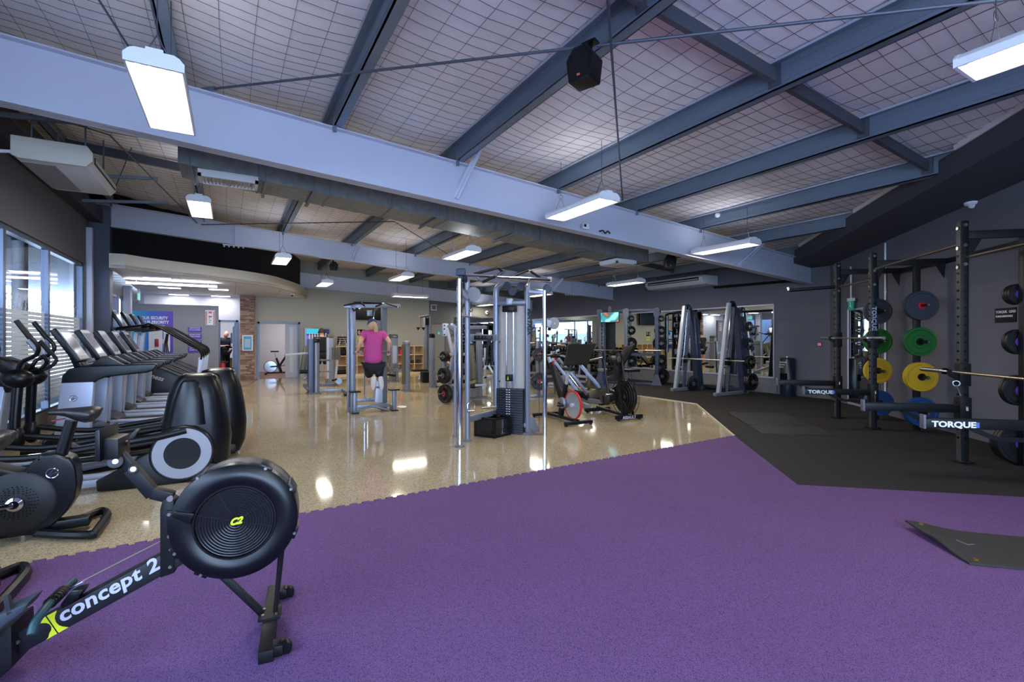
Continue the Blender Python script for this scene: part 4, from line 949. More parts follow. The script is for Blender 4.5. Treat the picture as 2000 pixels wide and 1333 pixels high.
for s_ in (-1, 1):
    y_ = .28*s_
    # crank link and roller grip
    e0 = P(318, 855, -.3); e1 = P(352, 848, -.3)
    dz_ = 0 if s_ < 0 else .12
    T.part('drive_link', MB().tube([V(e0.x-.06, y_+.0*s_, e0.z+.0+dz_*.4), V(e1.x+.05, y_, e1.z+.03-dz_)], .042, 12), M_BLACK)
    a_ = V(P(40, 870, 0).x, .2*s_, P(40, 868, 0).z)
    T.part('pedal_arm', MB().tube(smoothpath([V(-1.12, .22*s_, .44+dz_*.2), V(-.7, .24*s_, .38), V(-.25, .25*s_, .42), V(e0.x-.05, y_, e0.z)], 4), .03, 8, flat=.8), M_BLACK)
    T.part('foot_pedal', MB().prism([V(-.42, y_, .22+dz_), V(.02, y_, .28+dz_), V(.06, y_, .36+dz_), V(.03, y_, .37+dz_), V(-.02, y_, .31+dz_), V(-.4, y_, .26+dz_), V(-.46, y_, .3+dz_), V(-.47, y_, .25+dz_)], (0, .17, 0)), mat('pedal_tray', (58, 62, 70), .5), bevel=.008)
    T.part('lower_track', MB().tube([V(-1.25, .16*s_, .2), V(-.2, .2*s_, .2+dz_*.3), V(.25, .22*s_, .25)], .026, 8), M_BLACK)
    # moving arm: lower leg, pivot, upper handle
    T.part('arm_pivot', MB().ell(V(-1.17, .2*s_, 1.03), (.13, .09, .1), 16, 10), M_BLACK)
    T.part('moving_arm', MB().tube(smoothpath([V(-1.17, .2*s_, 1.0), V(-1.18, .21*s_, .8), V(-1.19, .22*s_, .55), V(-1.18, .22*s_, .42)], 3), [.045]*9+[.052], 12, flat=.8), M_NAVY)
    T.part('arm_joint', MB().ell(V(-1.18, .22*s_, .42), (.075, .06, .13), 14, 8), M_BLACK)
    up_ = smoothpath([V(-1.18, .2*s_, 1.08), V(-1.14, .21*s_, 1.2), V(-1.03, .24*s_, 1.27), V(-1.00, .26*s_, 1.36), V(-1.06, .26*s_, 1.46)], 4)
    T.part('moving_handle', MB().tube(up_, .02, 10), M_BLACK); T.part('grip', MB().tube([V(-1.06, .26*s_, 1.45), V(-1.17, .25*s_, 1.63)], [.027, .024], 10), M_PAD)
    fx = smoothpath([V(-1.14, .08*s_, 1.08), V(-1.02, .13*s_, 1.12), V(-0.96, .16*s_, 1.2), V(-1.00, .17*s_, 1.28)], 4)
    T.part('fixed_handle', MB().tube(fx, .018, 10), M_BLACK); T.part('grip', MB().tube([V(-1.00, .17*s_, 1.27), V(-1.10, .17*s_, 1.42)], .024, 10), M_SIL if s_ < 0 else M_PAD)
T.part('front_shroud', MB().bar(V(-1.54, 0, .06), V(-1.36, 0, .98), .26, .3, up=(1, 0, 0), w2=.2, h2=.16), M_SILL, bevel=.03, seg=3, label='white front shroud')
T.part('console_mast', MB().bar(V(-1.34, 0, .9), V(-1.20, 0, 1.2), .2, .14, up=(1, 0, 0)), M_BLACK, bevel=.03)
T.part('console', MB().bar(V(-1.32, 0, 1.1), V(-1.26, 0, 1.22), .4, .22, up=(1, 0, 0)), M_BLACK, bevel=.04)
cs = T.part('console_screen_case', MB().bar(V(-1.42, 0, 1.2), V(-1.51, 0, 1.48), .38, .045, up=(1, 0, 0)), M_BLACK, bevel=.012)
obj('screen', MB().bar(V(-1.40, 0, 1.22), V(-1.48, 0, 1.46), .32, .006, up=(1, 0, 0)), M_SCRG, cs)
ell = T
dup(T.o, (-.73, 7.05, 0), label='second elliptical trainer, its dark housing just behind the nearest one')

# ================================================================ treadmills
def treadmill(Y, lab, red=True):
    T = Thing('treadmill', lab, 'treadmill', (-1.0, Y, 0), 0, 'treadmills facing the windows')
    # deck along x from -.95 to 1.05
    T.part('belt', MB().bb((-.7, -.26, .2), (1.0, .26, .225)), mat('belt_black', (28, 30, 38), .6, noise=.1, nscale=30))
    for s_ in (-1, 1):
        rl = T.part('side_rail', MB().prism([(-.62, s_*.33, .2), (-.62, s_*.33, .262), (-.5, s_*.33, .268), (1.02, s_*.33, .25), (1.02, s_*.33, .2)], (0, .13, 0)), M_SILL, bevel=.006, label='pale side rail')
        T.part('deck_edge', MB().bb((-.75, s_*.405-.012, .09), (1.03, s_*.405+.012, .2)), M_BLACK, bevel=.004)
        if s_ < 0: obj('lettering', text_mb('FlexDeck Shock Absorption', .034, V(-.4, -.398, .222), (1, 0, -.01), (0, 0, 1), shear=.2, ext=.001), M_GREYP, rl, smooth=False)
        # upright
        T.part('upright_foot', MB().prism([(-.84, 0, .0), (-.84, 0, .26), (-.5, 0, .26), (-.5, 0, .0)], (0, .1, 0)), M_NAVY, bevel=.012, loc=(0, s_*.4, 0))
        up = T.part('upright', MB().prism([(-.84, 0, .26), (-.77, 0, .92), (-.46, 0, .92), (-.5, 0, .26)], (0, .1, 0)), mat('upright_silver', (176, 184, 204), .38, .3), bevel=.022, seg=3, loc=(0, s_*.4, 0))
        lg_ = MB().torus(V(-.655, -.052, .72), (0, 1, 0), .036, .0035, 24, 5); lg_.tube([V(-.677, -.053, .705), V(-.66, -.053, .73), V(-.645, -.053, .748)], .004, 5).tube([V(-.667, -.053, .697), V(-.65, -.053, .717), V(-.626, -.053, .724)], .004, 5)
        obj('emblem', lg_, M_CHR, up, kind='stuff')
        # handrail
        hp_ = [(-.77, 0, .90), (-.76, 0, 1.0), (-.70, 0, 1.075), (-.6, 0, 1.105), (.14, 0, 1.12), (.17, 0, 1.10), (.13, 0, 1.03), (.06, 0, 1.005), (-.35, 0, .965), (-.43, 0, .93), (-.46, 0, .90)]
        T.part('handrail', MB().prism(hp_, (0, .1, 0)), M_NAVY, bevel=.034, seg=4, loc=(0, s_*.4, 0))
    T.part('motor_hood', MB().prism([(-.98, 0, .08), (-.98, 0, .2), (-.85, 0, .32), (-.55, 0, .34), (-.42, 0, .27), (-.42, 0, .08)], (0, .62, 0)), M_NAVY, bevel=.03, seg=3)
    T.part('front_panel', MB().prism([(-.80, 0, .34), (-.74, 0, .9), (-.68, 0, .9), (-.7, 0, .34)], (0, .5, 0)), mat('panel_blue_grey', (140, 152, 182), .35, .3), bevel=.01)
    T.part('rear_roller_cap', MB().bb((1.0, -.4, .08), (1.08, .4, .22)), M_BLACK, bevel=.03)
    T.part('foot', MB().bb((-.9, -.3, 0), (-.84, .3, .08)), M_BLACK); T.part('foot', MB().bb((.9, -.3, 0), (.96, .3, .08)), M_BLACK)
    T.part('crossbar', MB().bb((-.62, -.38, .96), (-.5, .38, 1.08)), M_NAVY, bevel=.03)
    T.part('control_panel', MB().bar(V(-.62, 0, 1.08), V(-.35, 0, 1.13), .5, .05), M_BLACK, bevel=.015)
    for s_ in (-1, 1): T.part('cup_holder', MB().prism([(-.55, s_*.22, 1.1), (-.42, s_*.22, 1.21), (-.36, s_*.22, 1.21), (-.2, s_*.22, 1.1)], (0, .12, 0)), M_BLACK, bevel=.01)
    T.part('console_neck', MB().prism([(-.82, 0, 1.34), (-.72, 0, 1.06), (-.62, 0, 1.06), (-.7, 0, 1.2), (-.8, 0, 1.42)], (0, .2, 0)), M_NAVY, bevel=.012)
    cs = T.part('console_screen_case', MB().bar(V(-.66, 0, 1.15), V(-.9, 0, 1.56), .48, .075, up=(1, 0, .5)), M_BLACK, bevel=.018)
    n_ = V(.41, 0, .24).normalized(); c0, c1 = V(-.66, 0, 1.15)+n_*.038, V(-.9, 0, 1.56)+n_*.038; dd = c1-c0
    obj('screen', MB().bar(c0+dd*.14, c0+dd*.86, .40, .006, up=(1, 0, .5)), M_SCRG, cs)
    obj('bezel', MB().bar(c0+dd*.04, c0+dd*.96, .46, .003, up=(1, 0, .5)), mat('bezel_grey', (150, 154, 166), .35, .3), cs)
    T.part('emergency_stop', MB().bar(V(-.6, 0, 1.15), V(-.55, 0, 1.17), .16, .05), M_GREYP, bevel=.012)
    return T
labs = ['nearest treadmill, emblem on its silver upright, behind the bike seat', 'second treadmill from the front of the row', 'third treadmill from the front, in the middle of the row', 'fourth treadmill from the front of the row', 'farthest treadmill, next to the black stair climbers']
tm = treadmill(8.17, labs[0])
for i in range(1, 5): dup(tm.o, (-1.0, 8.17+1.06*i, 0), label=labs[i])

# ================================================================ stair climbers
T = Thing('stair_climber', 'nearest black stair climber with lettering on its side', 'stair climber', (-1.5, 13.75, 0), 0, 'stair climbers behind the treadmills')
sd = [(-.75, 0, .05), (-.75, 0, .8), (-.6, 0, 1.0), (-.35, 0, 1.02), (.75, 0, .42), (.8, 0, .3), (.8, 0, .05)]
for s_ in (-1, 1):
    bd = T.part('side_body', MB().prism([V(x, s_*.36, z) for x, _, z in sd], (0, .06, 0)), mat('climber_navy', (13, 17, 27), .35, spec=.6), bevel=.012)
    T.part('body_edge', MB().bar(V(-.35, s_*.36, 1.04), V(.76, s_*.36, .44), .07, .03), M_GREYP, bevel=.006)
    if s_ < 0: obj('lettering', text_mb('Life Fitness', .14, V(-.42, -.392, .72), (1, 0, -.42), (.42, 0, 1), shear=.15, bold=.003), M_TXTW, bd, smooth=False)
    T.part('handrail_post', MB().bar(V(.78, s_*.38, .1), V(.87, s_*.38, 1.0), .04, .06, up=(1, 0, 0)), M_SILL, bevel=.008)
    T.part('handrail', MB().tube(smoothpath([V(-.66, s_*.36, 1.67), V(-.2, s_*.37, 1.74), V(.0, s_*.38, 1.74), V(.74, s_*.39, 1.25), V(.86, s_*.39, 1.16), V(.9, s_*.39, 1.05), V(.88, s_*.39, .95)], 4), .021, 8), M_BLACK)
for k in range(5):
    st_ = T.part('step', MB().bb((-.25+k*.2, -.32, .83-k*.115), (-.02+k*.2, .32, .86-k*.115)), M_BLACKM, bevel=.005)
T.part('console_mast', MB().bar(V(-.75, 0, .8), V(-.68, 0, 1.65), .24, .07, up=(1, 0, 0)), M_SILL, bevel=.012)
T.part('front_crossbar', MB().tube([(-.72, -.4, 1.66), (-.72, .4, 1.66)], .03), M_BLACK)
T.part('control_panel', MB().bar(V(-.72, 0, 1.64), V(-.3, 0, 1.7), .4, .05), M_BLACK, bevel=.01)
cs = T.part('console_screen_case', MB().bar(V(-.6, 0, 1.7), V(-.8, 0, 2.08), .44, .07, up=(1, 0, .5)), M_BLACK, bevel=.015)
n_ = V(.4, 0, .22).normalized(); c0, c1 = V(-.6, 0, 1.7)+n_*.036, V(-.8, 0, 2.08)+n_*.036; dd = c1-c0
obj('screen', MB().bar(c0+dd*.12, c0+dd*.88, .38, .005, up=(1, 0, .5)), M_SCRG, cs)
for i, l in enumerate(('second stair climber from the treadmills', 'third stair climber from the treadmills', 'farthest stair climber, nearest the grey partition')):
    dup(T.o, (-1.5, 13.75+1.2*(i+1), 0), label=l)
# ================================================================ weight plates
def plate_parts(T, c, ax, R, th, m, hub=.055, spoke=False, ring=True, accent=None):
    """one weight plate as parts of its own thing; c centre, ax axis"""
    T.part('disc', MB().lathe([(0, -th*.3), (R*.80, -th*.3), (R*.84, -th/2), (R*.97, -th/2), (R, -th*.3), (R, th*.3), (R*.97, th/2), (R*.84, th/2), (R*.80, th*.3), (0, th*.3)], c, ax, 40), m)
    T.part('hub_ring', MB().annulus(c, ax, .026, hub, th*1.04, 24), accent or M_STEEL)
    if ring:
        a = Vector(ax).normalized()
        for s in (-1, 1): T.part('raised_ring', MB().torus(Vector(c)+a*s*th*.3, ax, R*.45, .005, 32, 5), m)
def plate(loc, ax, R, th, m, lab, group, accent=None, name='weight_plate', spoke=False, hub=.055):
    T = Thing(name, lab, 'weight plate', loc, 0, group)
    plate_parts(T, V(0, 0, 0), ax, R, th, m, hub=hub, accent=accent, ring=not spoke)
    if spoke:      # tri-grip: three dark openings framed by grips with red marks
        a = Vector(ax).normalized(); x = V(0, 0, 1); y = a.cross(x)
        for s in (-1, 1):
            for k in range(3):
                th_ = k*2*PI/3+.5; d = x*math.cos(th_)+y*math.sin(th_); tt = a.cross(d)
                T.part('grip', MB().bar(a*s*th*.45+d*R*.52-tt*R*.3, a*s*th*.45+d*R*.52+tt*R*.3, th*.3, R*.16, up=d), M_SCREEN, bevel=.004)
                if accent is not None and s == -1: T.part('mark', MB().bar(a*s*th*.52+d*R*.9-tt*R*.12, a*s*th*.52+d*R*.9+tt*R*.12, th*.08, R*.1, up=d), accent)
    return T
M_PLK = mat('plate_black', (16, 17, 20), .42, spec=.5)
M_PLR = mat('plate_mark_red', (180, 44, 60), .5)
M_BUM = {'grey': mat('bumper_grey', (48, 54, 64), .6), 'green': mat('bumper_green', (14, 96, 30), .5), 'yellow': mat('bumper_yellow', (196, 158, 18), .5), 'blue': mat('bumper_blue', (18, 62, 116), .5)}
# ================================================================ squat rig on the angled wall
F = [G(1636, 818), G(1705, 839), G(1880, 906)]
rd = (F[0]-F[2]).normalized(); rd.z = 0; rp = V(rd.y, -rd.x, 0)        # along the rig, towards the wall
T = Thing('squat_rig', 'tall black squat rig with safety arms along the angled wall', 'squat rack', (F[1].x, F[1].y, 0))
L0 = T.loc
F4 = F[2]-rd*1.15
fr = [F[0], F[1], F[2], F4]
TOP = [zat(516, *F[0].xy), zat(492, *F[1].xy), zat(433, *F[2].xy), 2.8]
HT = 2.8; DEP = .60
def holes(T, P, z0, z1, off, par):
    mb = MB(); z = z0
    while z < z1: mb.box(P+off+V(0, 0, z), (.022, .022, .022)) ; z += .1
    obj('adjustment_hole', mb, M_SCREEN, par, kind='stuff')
for i, f in enumerate(fr):
    q = f-L0
    u = T.part('upright', MB().bar(q+V(0, 0, .01), q+V(0, 0, HT), .075, .085, up=rd), M_RIG, bevel=.004)
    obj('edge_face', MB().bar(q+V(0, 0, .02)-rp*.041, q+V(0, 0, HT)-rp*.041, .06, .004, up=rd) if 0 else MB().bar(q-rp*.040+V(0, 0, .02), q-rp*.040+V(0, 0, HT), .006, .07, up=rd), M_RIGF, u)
    holes(T, q, .3, 2.6, -rd*.04, u); holes(T, q, .3, 2.6, -rp*.042, u)
    T.part('base_plate', MB().bar(q-rd*.16+V(0, 0, .01), q+rd*.16+V(0, 0, .01), .14, .016).bar(q-rp*.09+V(0, 0, .025), q+rp*.09+V(0, 0, .025), .1, .02), M_BLACKM, bevel=.006)
    bp = MB()
    for z in (HT-.05, HT-.28, HT-.5): bp.cyl(q-rd*.044+V(0, 0, z), q-rd*.056+V(0, 0, z), .02, n=8).cyl(q-rp*.044+V(0, 0, z-.03), q-rp*.056+V(0, 0, z-.03), .02, n=8)
    obj('bolt', bp, M_STEEL, u, kind='stuff')
    # top beam to the wall, storage upright half way
    e = q+rp*(1.02 if i < 3 else 1.0)+V(0, 0, HT-.16)
    T.part('top_beam', MB().bar(q+V(0, 0, HT-.16), e, .07, .09), M_RIG, bevel=.004)
    for k_, o_ in ((1, q+rp*.05), (-1, e-V(0, 0, HT-.16)-rp*.03)):
        T.part('gusset', MB().prism([o_+V(0, 0, HT-.2), o_+rp*.14*k_+V(0, 0, HT-.2), o_+rp*.02*k_+V(0, 0, HT-.42)], rd*.012), M_RIG)
    if i != 99:
        m_ = q+rp*DEP
        T.part('storage_upright', MB().bar(m_+V(0, 0, .01), m_+V(0, 0, HT-.12), .075, .075, up=rd), M_RIG, bevel=.004)
        T.part('base_plate', MB().bar(m_-rp*.11+V(0, 0, .01), m_+rp*.11+V(0, 0, .01), .12, .014), M_BLACKM)
for a_, b_ in ((0, 1), (1, 2), (2, 3)):
    T.part('pull_up_bar', MB().cyl(fr[a_]-L0+V(0, 0, HT-.42 if a_ != 1 else HT-.25)+rp*.02, fr[b_]-L0+V(0, 0, HT-.42 if a_ != 1 else HT-.25)+rp*.02, .018, n=12), mat('bar_dark_steel', (110, 100, 88), .4, .8))
    T.part('rear_top_beam', MB().bar(fr[a_]-L0+rp*1.0+V(0, 0, HT-.16), fr[b_]-L0+rp*1.0+V(0, 0, HT-.16), .06, .07), M_RIG)
# arm into the room at top left
q = F[0]-L0; T.part('dip_arm', MB().cyl(q+V(0, 0, 2.38), q-rp*.8+V(0, 0, 2.33), .03, n=10), M_RIG); T.part('arm_cap', MB().cyl(q-rp*.8+V(0, 0, 2.33), q-rp*.82+V(0, 0, 2.39), .022, n=8), M_WHITEP)
# safety arms
for i, (f, z, ln) in enumerate(((F[0], .63, 1.0), (F[1], .58, 1.0), (F[2], .63, 1.02), (F4, .63, 1.02))):
    q = f-L0
    sl = T.part('arm_sleeve', MB().bar(q+V(0, 0, z-.14), q+V(0, 0, z+.14), .11, .12, up=rd), M_BLACKM, bevel=.005)
    ar = T.part('safety_arm', MB().bar(q-rp*.05+V(0, 0, z), q-rp*ln+V(0, 0, z), .055, .085), M_BLACKM, bevel=.004)
    obj('arm_stop', MB().bar(q-rp*ln+V(0, 0, z-.05), q-rp*ln+V(0, 0, z+.085), .02, .07, up=rd), M_GREYP, ar, bevel=.003)
    obj('arm_brace', MB().bar(q-rp*.05+V(0, 0, z-.13), q-rp*.42+V(0, 0, z-.13), .04, .04).bar(q-rp*.42+V(0, 0, z-.13), q-rp*.62+V(0, 0, z-.04), .04, .04), M_BLACKM, ar, kind='stuff')
    obj('rubber_strip', MB().bar(q-rp*.1+V(0, 0, z+.047), q-rp*(ln-.03)+V(0, 0, z+.047), .05, .012), M_PAD, ar)
    if i in (1, 3):
        xd = rp; o_ = q-rp*(ln-.06)-rd*.0285+V(0, 0, z-.026)
        obj('lettering', text_mb('TORQUE', .075, o_, xd, (0, 0, 1), bold=.003, wide=1.18), M_TXTW, ar, smooth=False)
        obj('flag_mark', MB().bar(o_+xd*.36+V(0, 0, .025)+rd*-.001, o_+xd*.385+V(0, 0, .025)-rd*.001, .003, .05), mat('flag_blue', (70, 110, 190), .5), ar)
    # j-hook / warning stickers
    obj('warning_sticker', MB().bar(q-rd*.064+V(0, 0, z-.01), q-rd*.064+V(0, 0, z+.03), .003, .055, up=rd), M_WHITEP, sl)
    obj('warning_band', MB().bar(q-rd*.066+V(0, 0, z+.03), q-rd*.066+V(0, 0, z+.042), .003, .055, up=rd), mat('sticker_orange', (220, 96, 40), .5), sl)
q = F[1]-L0
T.part('upright_lettering', text_mb('TORQUE', .085, q-rd*.0435-rp*.03+V(0, 0, 1.95), (0, 0, -1), rp, bold=.003, wide=1.1), mat('dim_lettering', (150, 158, 180), .6), smooth=False)
T.part('upright_sticker', MB().bar(q-rd*.045+V(0, 0, .42), q-rd*.045+V(0, 0, .55), .002, .035, up=rd), M_WHITEP)
BZ = {0: 1.46, 2: 1.07}
for i, z in ((0, 1.455), (1, 1.455), (2, 1.06), (3, 1.06)):
    q = fr[i]-L0
    hk = T.part('bar_hook', MB().bar(q+V(0, 0, z-.16), q+V(0, 0, z+.1), .11, .1, up=rd), M_BLACKM, bevel=.004)
    obj('hook_lip', MB().prism([q-rp*.05+V(0, 0, z-.09), q-rp*.13+V(0, 0, z-.05), q-rp*.14+V(0, 0, z+.02), q-rp*.12+V(0, 0, z+.02), q-rp*.11+V(0, 0, z-.025), q-rp*.05+V(0, 0, z-.025)], rd*.05), M_BLACKM, hk)
def barbell(c, d, z, lab, L=2.2):
    T = Thing('barbell', lab, 'barbell', (c.x, c.y, z), 0)
    d = d.normalized()
    T.part('shaft', MB().cyl(-d*.65, d*.65, .0145, n=12), mat('bar_shaft', (172, 156, 134), .3, .9))
    for s in (-1, 1):
        T.part('sleeve', MB().cyl(d*s*.66, d*s*L/2, .025, n=16), M_STEEL); T.part('collar', MB().cyl(d*s*.65, d*s*.68, .038, n=16), M_CHR)
    return T
cA = (F[0]+F[1])/2-rp*.085; barbell(cA, rd, 1.452, 'steel barbell on the far bay of the black rig, above eye level')
cB = F[2]-rd*.50-rp*.085; T = barbell(cB, rd, 1.057, 'steel barbell racked on the near bay of the black rig')
c = F[2]-rp*.12; T = Thing('spring_collar', 'chrome spring collar hanging on the near rig upright', 'bar clip', (c.x-.02, c.y-.06, .93))
T.part('coil', MB().torus((0, 0, 0), (1, .3, 0), .03, .008, 20, 6).torus((.012, 0, 0), (1, .3, 0), .03, .008, 20, 6), M_CHR)
T.part('handle', MB().tube([(0, 0, -.02), (-.06, -.05, -.11), (-.07, -.06, -.13)], .006), M_CHR); T.part('handle', MB().tube([(0, 0, -.02), (.05, .0, -.10), (.06, 0, -.125)], .006), M_CHR)
# bumper plates on the storage uprights; pegs point along the rig towards the camera
def peg_stack(i, items, grp, side=-1):
    base = fr[i]+rp*DEP
    for (z, key, R, th, n, acc, lab) in items:
        pg = MB().cyl(V(0, 0, 0), V(0, 0, 0)+rd*side*.30, .024, n=12)
        o = obj('storage_peg', pg, M_BLACK, rig.o, loc=base-rig.loc+V(0, 0, z))
        obj('peg_cap', MB().cyl(rd*side*.30, rd*side*.305, .018, n=10), M_STEEL, o)
        for k in range(n):
            c = base+rd*side*(.05+th/2+k*(th+.003))+V(0, 0, z)
            plate(c, rd, R, th, M_BUM[key] if key in M_BUM else M_PLK, lab if k == n-1 else lab+(', plate behind it' if k == n-2 else ', innermost plate behind it'), grp, accent=acc)
rig = T_ = None
class _R: pass
rig = [o for o in bpy.data.objects if o.name == 'squat_rig'][0]
r_ = _R(); r_.o = rig; r_.loc = L0; rig = r_
m1 = fr[1]+rp*DEP
def zpx(py, P): return zat(py, P.x, P.y)
near = m1-rd*.15; far = fr[0]+rp*DEP-rd*.15
peg_stack(1, [(zpx(597, near), 'grey', .225, .05, 2, M_RED, 'grey bumper plate with red centre on the rig, right stack'), (zpx(668, near), 'green', .225, .055, 1, M_BLACK, 'green bumper plate in the right stack on the rig'),
              (zpx(737, near), 'yellow', .225, .045, 2, M_BLACK, 'yellow bumper plate in the right stack, behind the bar end'), (zpx(806, near), 'blue', .225, .05, 2, M_BLACK, 'blue bumper plate at the foot of the right stack')], 'coloured bumper plates on the black rig')
peg_stack(0, [(zpx(608, far), 'grey', .225, .05, 1, M_BLACK, 'dark grey bumper plate at the top of the left stack'), (zpx(667, far), 'green', .225, .055, 1, M_BLACK, 'green bumper plate in the left stack behind the upright'),
              (zpx(725, far), 'yellow', .225, .045, 1, M_BLACK, 'yellow bumper plate in the left stack behind the upright'), (zpx(788, far), 'blue', .225, .05, 2, M_BLACK, 'blue bumper plate at the foot of the left stack')], 'coloured bumper plates on the black rig')
M_PURH = mat('purple_hub', (84, 54, 140), .5)
n3 = fr[2]+rp*DEP+rd*.15
peg_stack(2, [(zpx(576, n3), 'k', .12, .035, 3, M_PURH, 'small black plate with purple centre at the right edge, top peg'), (zpx(668, n3), 'k', .145, .04, 2, M_PURH, 'black plate with purple centre at the right edge, second peg'),
              (zpx(762, n3), 'k', .175, .04, 2, M_PURH, 'black ten kilo plate with purple centre at the right edge'), (zpx(865, n3), 'k', .225, .045, 3, M_PURH, 'large black plate with purple centre low at the right edge')], 'black plates with purple centres', side=1)
# wall things behind the rig
def onA(px, py, off=0.02): return onP(px, py, WP+WN*off, WN)
p = onA(1964, 616, .006); T = Thing('wall_sign', 'small black sign with white lettering on the angled wall', 'sign', p)
T.part('panel', MB().bar(-WD*.17, WD*.17, .012, .19, up=(0, 0, 1)), M_BLACK)
for k, (tx_, sz) in enumerate((('TORQUE.  LEAD', .045), ('FUNDAMENTALS', .036), ('MEMBERS ONLY', .02))):
    if k < 2: T.part('lettering', text_mb(tx_, sz, WD*.15+WN*.008+V(0, 0, .03-k*.055), -WD, (0, 0, 1), bold=.001), M_TXTW, smooth=False)
a, b = onA(1655, 618), onA(1724, 618)
t_ = Thing('wall_mirror', 'tall framed mirror on the angled wall behind the rig', 'mirror', (0, 0, 0))
pa, pb = onA(1657, 800), onA(1716, 800); pa.z = pb.z = 0; cc = (pa+pb)/2; t_.o.location = (cc.x, cc.y, .06); hw = (pa-pb).length/2
t_.part('glass', MB().bar(V(0, 0, .02), V(0, 0, 1.98), .01, hw*2-.04, up=WD) if 0 else MB().bar(-WD*(hw-.03)+V(0, 0, 1.0), WD*(hw-.03)+V(0, 0, 1.0), .012, 1.94), M_MIRROR)
t_.part('frame', MB().bar(-WD*hw, -WD*hw+V(0, 0, 2.0), .03, .03).bar(WD*hw, WD*hw+V(0, 0, 2.0), .03, .03).bar(-WD*hw, WD*hw, .03, .04).bar(-WD*hw+V(0, 0, 2.0), WD*hw+V(0, 0, 2.0), .03, .04), M_SILL, kind='stuff')
p = onA(1662, 595, .1); T = Thing('exit_sign', 'green exit sign hung over the mirror behind the rig', 'exit sign', (p.x, p.y, p.z-.1))
T.part('housing', MB().bar(-WD*.1+V(0, 0, .2), WD*.1+V(0, 0, .2), .07, .07), M_WHITEP, bevel=.006)
sg = T.part('panel', MB().bar(-rp*.0-WD*.1+V(0, 0, .08), WD*.1+V(0, 0, .08), .02, .18), mat('exit_green', (0, 96, 84), .4, emit=(0, 120, 100), es=.35))
fg = MB(); o_ = WN*.014
fg.bar(o_+V(0, 0, .09), o_+WD*.03+V(0, 0, .05), .002, .02).bar(o_+V(0, 0, .12), o_-WD*.02+V(0, 0, .06), .002, .025).bar(o_-WD*.02+V(0, 0, .06), o_-WD*.05+V(0, 0, .02), .002, .018).bar(o_+WD*.04+V(0, 0, .13), o_-WD*.03+V(0, 0, .12), .002, .012)
fg.ell(o_+V(0, 0, .145), (.014, .014, .014), 10, 6)
obj('running_figure', fg, M_TXTW, sg, kind='stuff')
T.part('conduit', MB().tube([V(0, 0, .23), V(0, 0, .75), -WD*.01+V(0, 0, .8), WD*.02+V(0, 0, .9)], .014), M_WHITEP)
p0 = onA(1729, 800, .03); p1 = onA(1729, 475, .03)
T = Thing('wall_conduit', 'pale conduit pipe running down the angled wall to a box', 'conduit', (p0.x, p0.y, p0.z))
T.part('pipe', MB().cyl((0, 0, 0), (0, 0, p1.z-p0.z), .017, n=10), M_WHITEP)
for z in (.5, 1.1, 1.7, 2.2): T.part('pipe_clip', MB().bar(-WD*.03+V(0, 0, z), WD*.03+V(0, 0, z), .02, .02), M_WHITEP)
T.part('junction_box', MB().box((0, 0, -.04), (.07, .07, .1)), M_WHITEP, bevel=.005)
p = onX(1601, 673, XR-.015); T = Thing('fire_call_point', 'small red fire call point on the wall left of the rig', 'fire alarm', p)
T.part('case', MB().box((0, 0, 0), (.03, .11, .11)), mat('call_red', (190, 30, 56), .5), bevel=.004); T.part('plate', MB().box((-.017, 0, 0), (.006, .07, .06)), M_WHITEP); T.part('button', MB().box((-.021, 0, 0), (.004, .03, .015)), M_SCREEN)
c = (G(1530, 773)+G(1562, 775))/2; T = Thing('wipe_dispenser', 'black cylindrical cleaning wipe bin against the mirror wall', 'bin', (XR-.19, c.y, 0))
T.part('body', MB().lathe([(0, .0), (.165, .0), (.17, .02), (.17, .93), (.15, .96), (0, .96)], (0, 0, 0), (0, 0, 1), 36), mat('bin_navy', (18, 28, 44), .3))
T.part('opening', MB().bb((-.172, -.08, .42), (-.13, .09, .58)), M_SCREEN); T.part('wipe', MB().ell((-.03, 0, .975), (.03, .02, .03), 8, 6), M_WHITEP)
for k, tx_ in enumerate(('cleaning', 'wipes', 'here')): T.part('lettering', text_mb(tx_, .06, V(-.174, .11, .84-k*.06), (0, -1, 0), (0, 0, 1)), M_TXTW, smooth=False)
# mats
def flatmat(name, pts, z, h, m, lab, cat, bev=.003):
    P_ = [Vector((p.x, p.y, 0)) for p in pts]; c = sum(P_, Vector())/len(P_)
    return centred(name, MB().prism([p+V(0, 0, z+h/2) for p in P_], (0, 0, h)), m, lab, cat, bevel=bev)
a, b, c, d = G(1421, 808), G(1536, 811), G(1632, 854), G(1487, 850)
f = .66; e1, e2 = a+(d-a)*f, b+(c-b)*f
flatmat('lifting_mat', [a, b, e2, e1], .014, .018, M_MATB, 'flat black lifting mat nearer the mirror wall', 'mat'); flatmat('lifting_mat', [e1+(e2-e1)*.02, e2+(e2-e1)*.02, c, d], .014, .012, M_MATB, 'flat black lifting mat nearer the purple floor', 'mat')
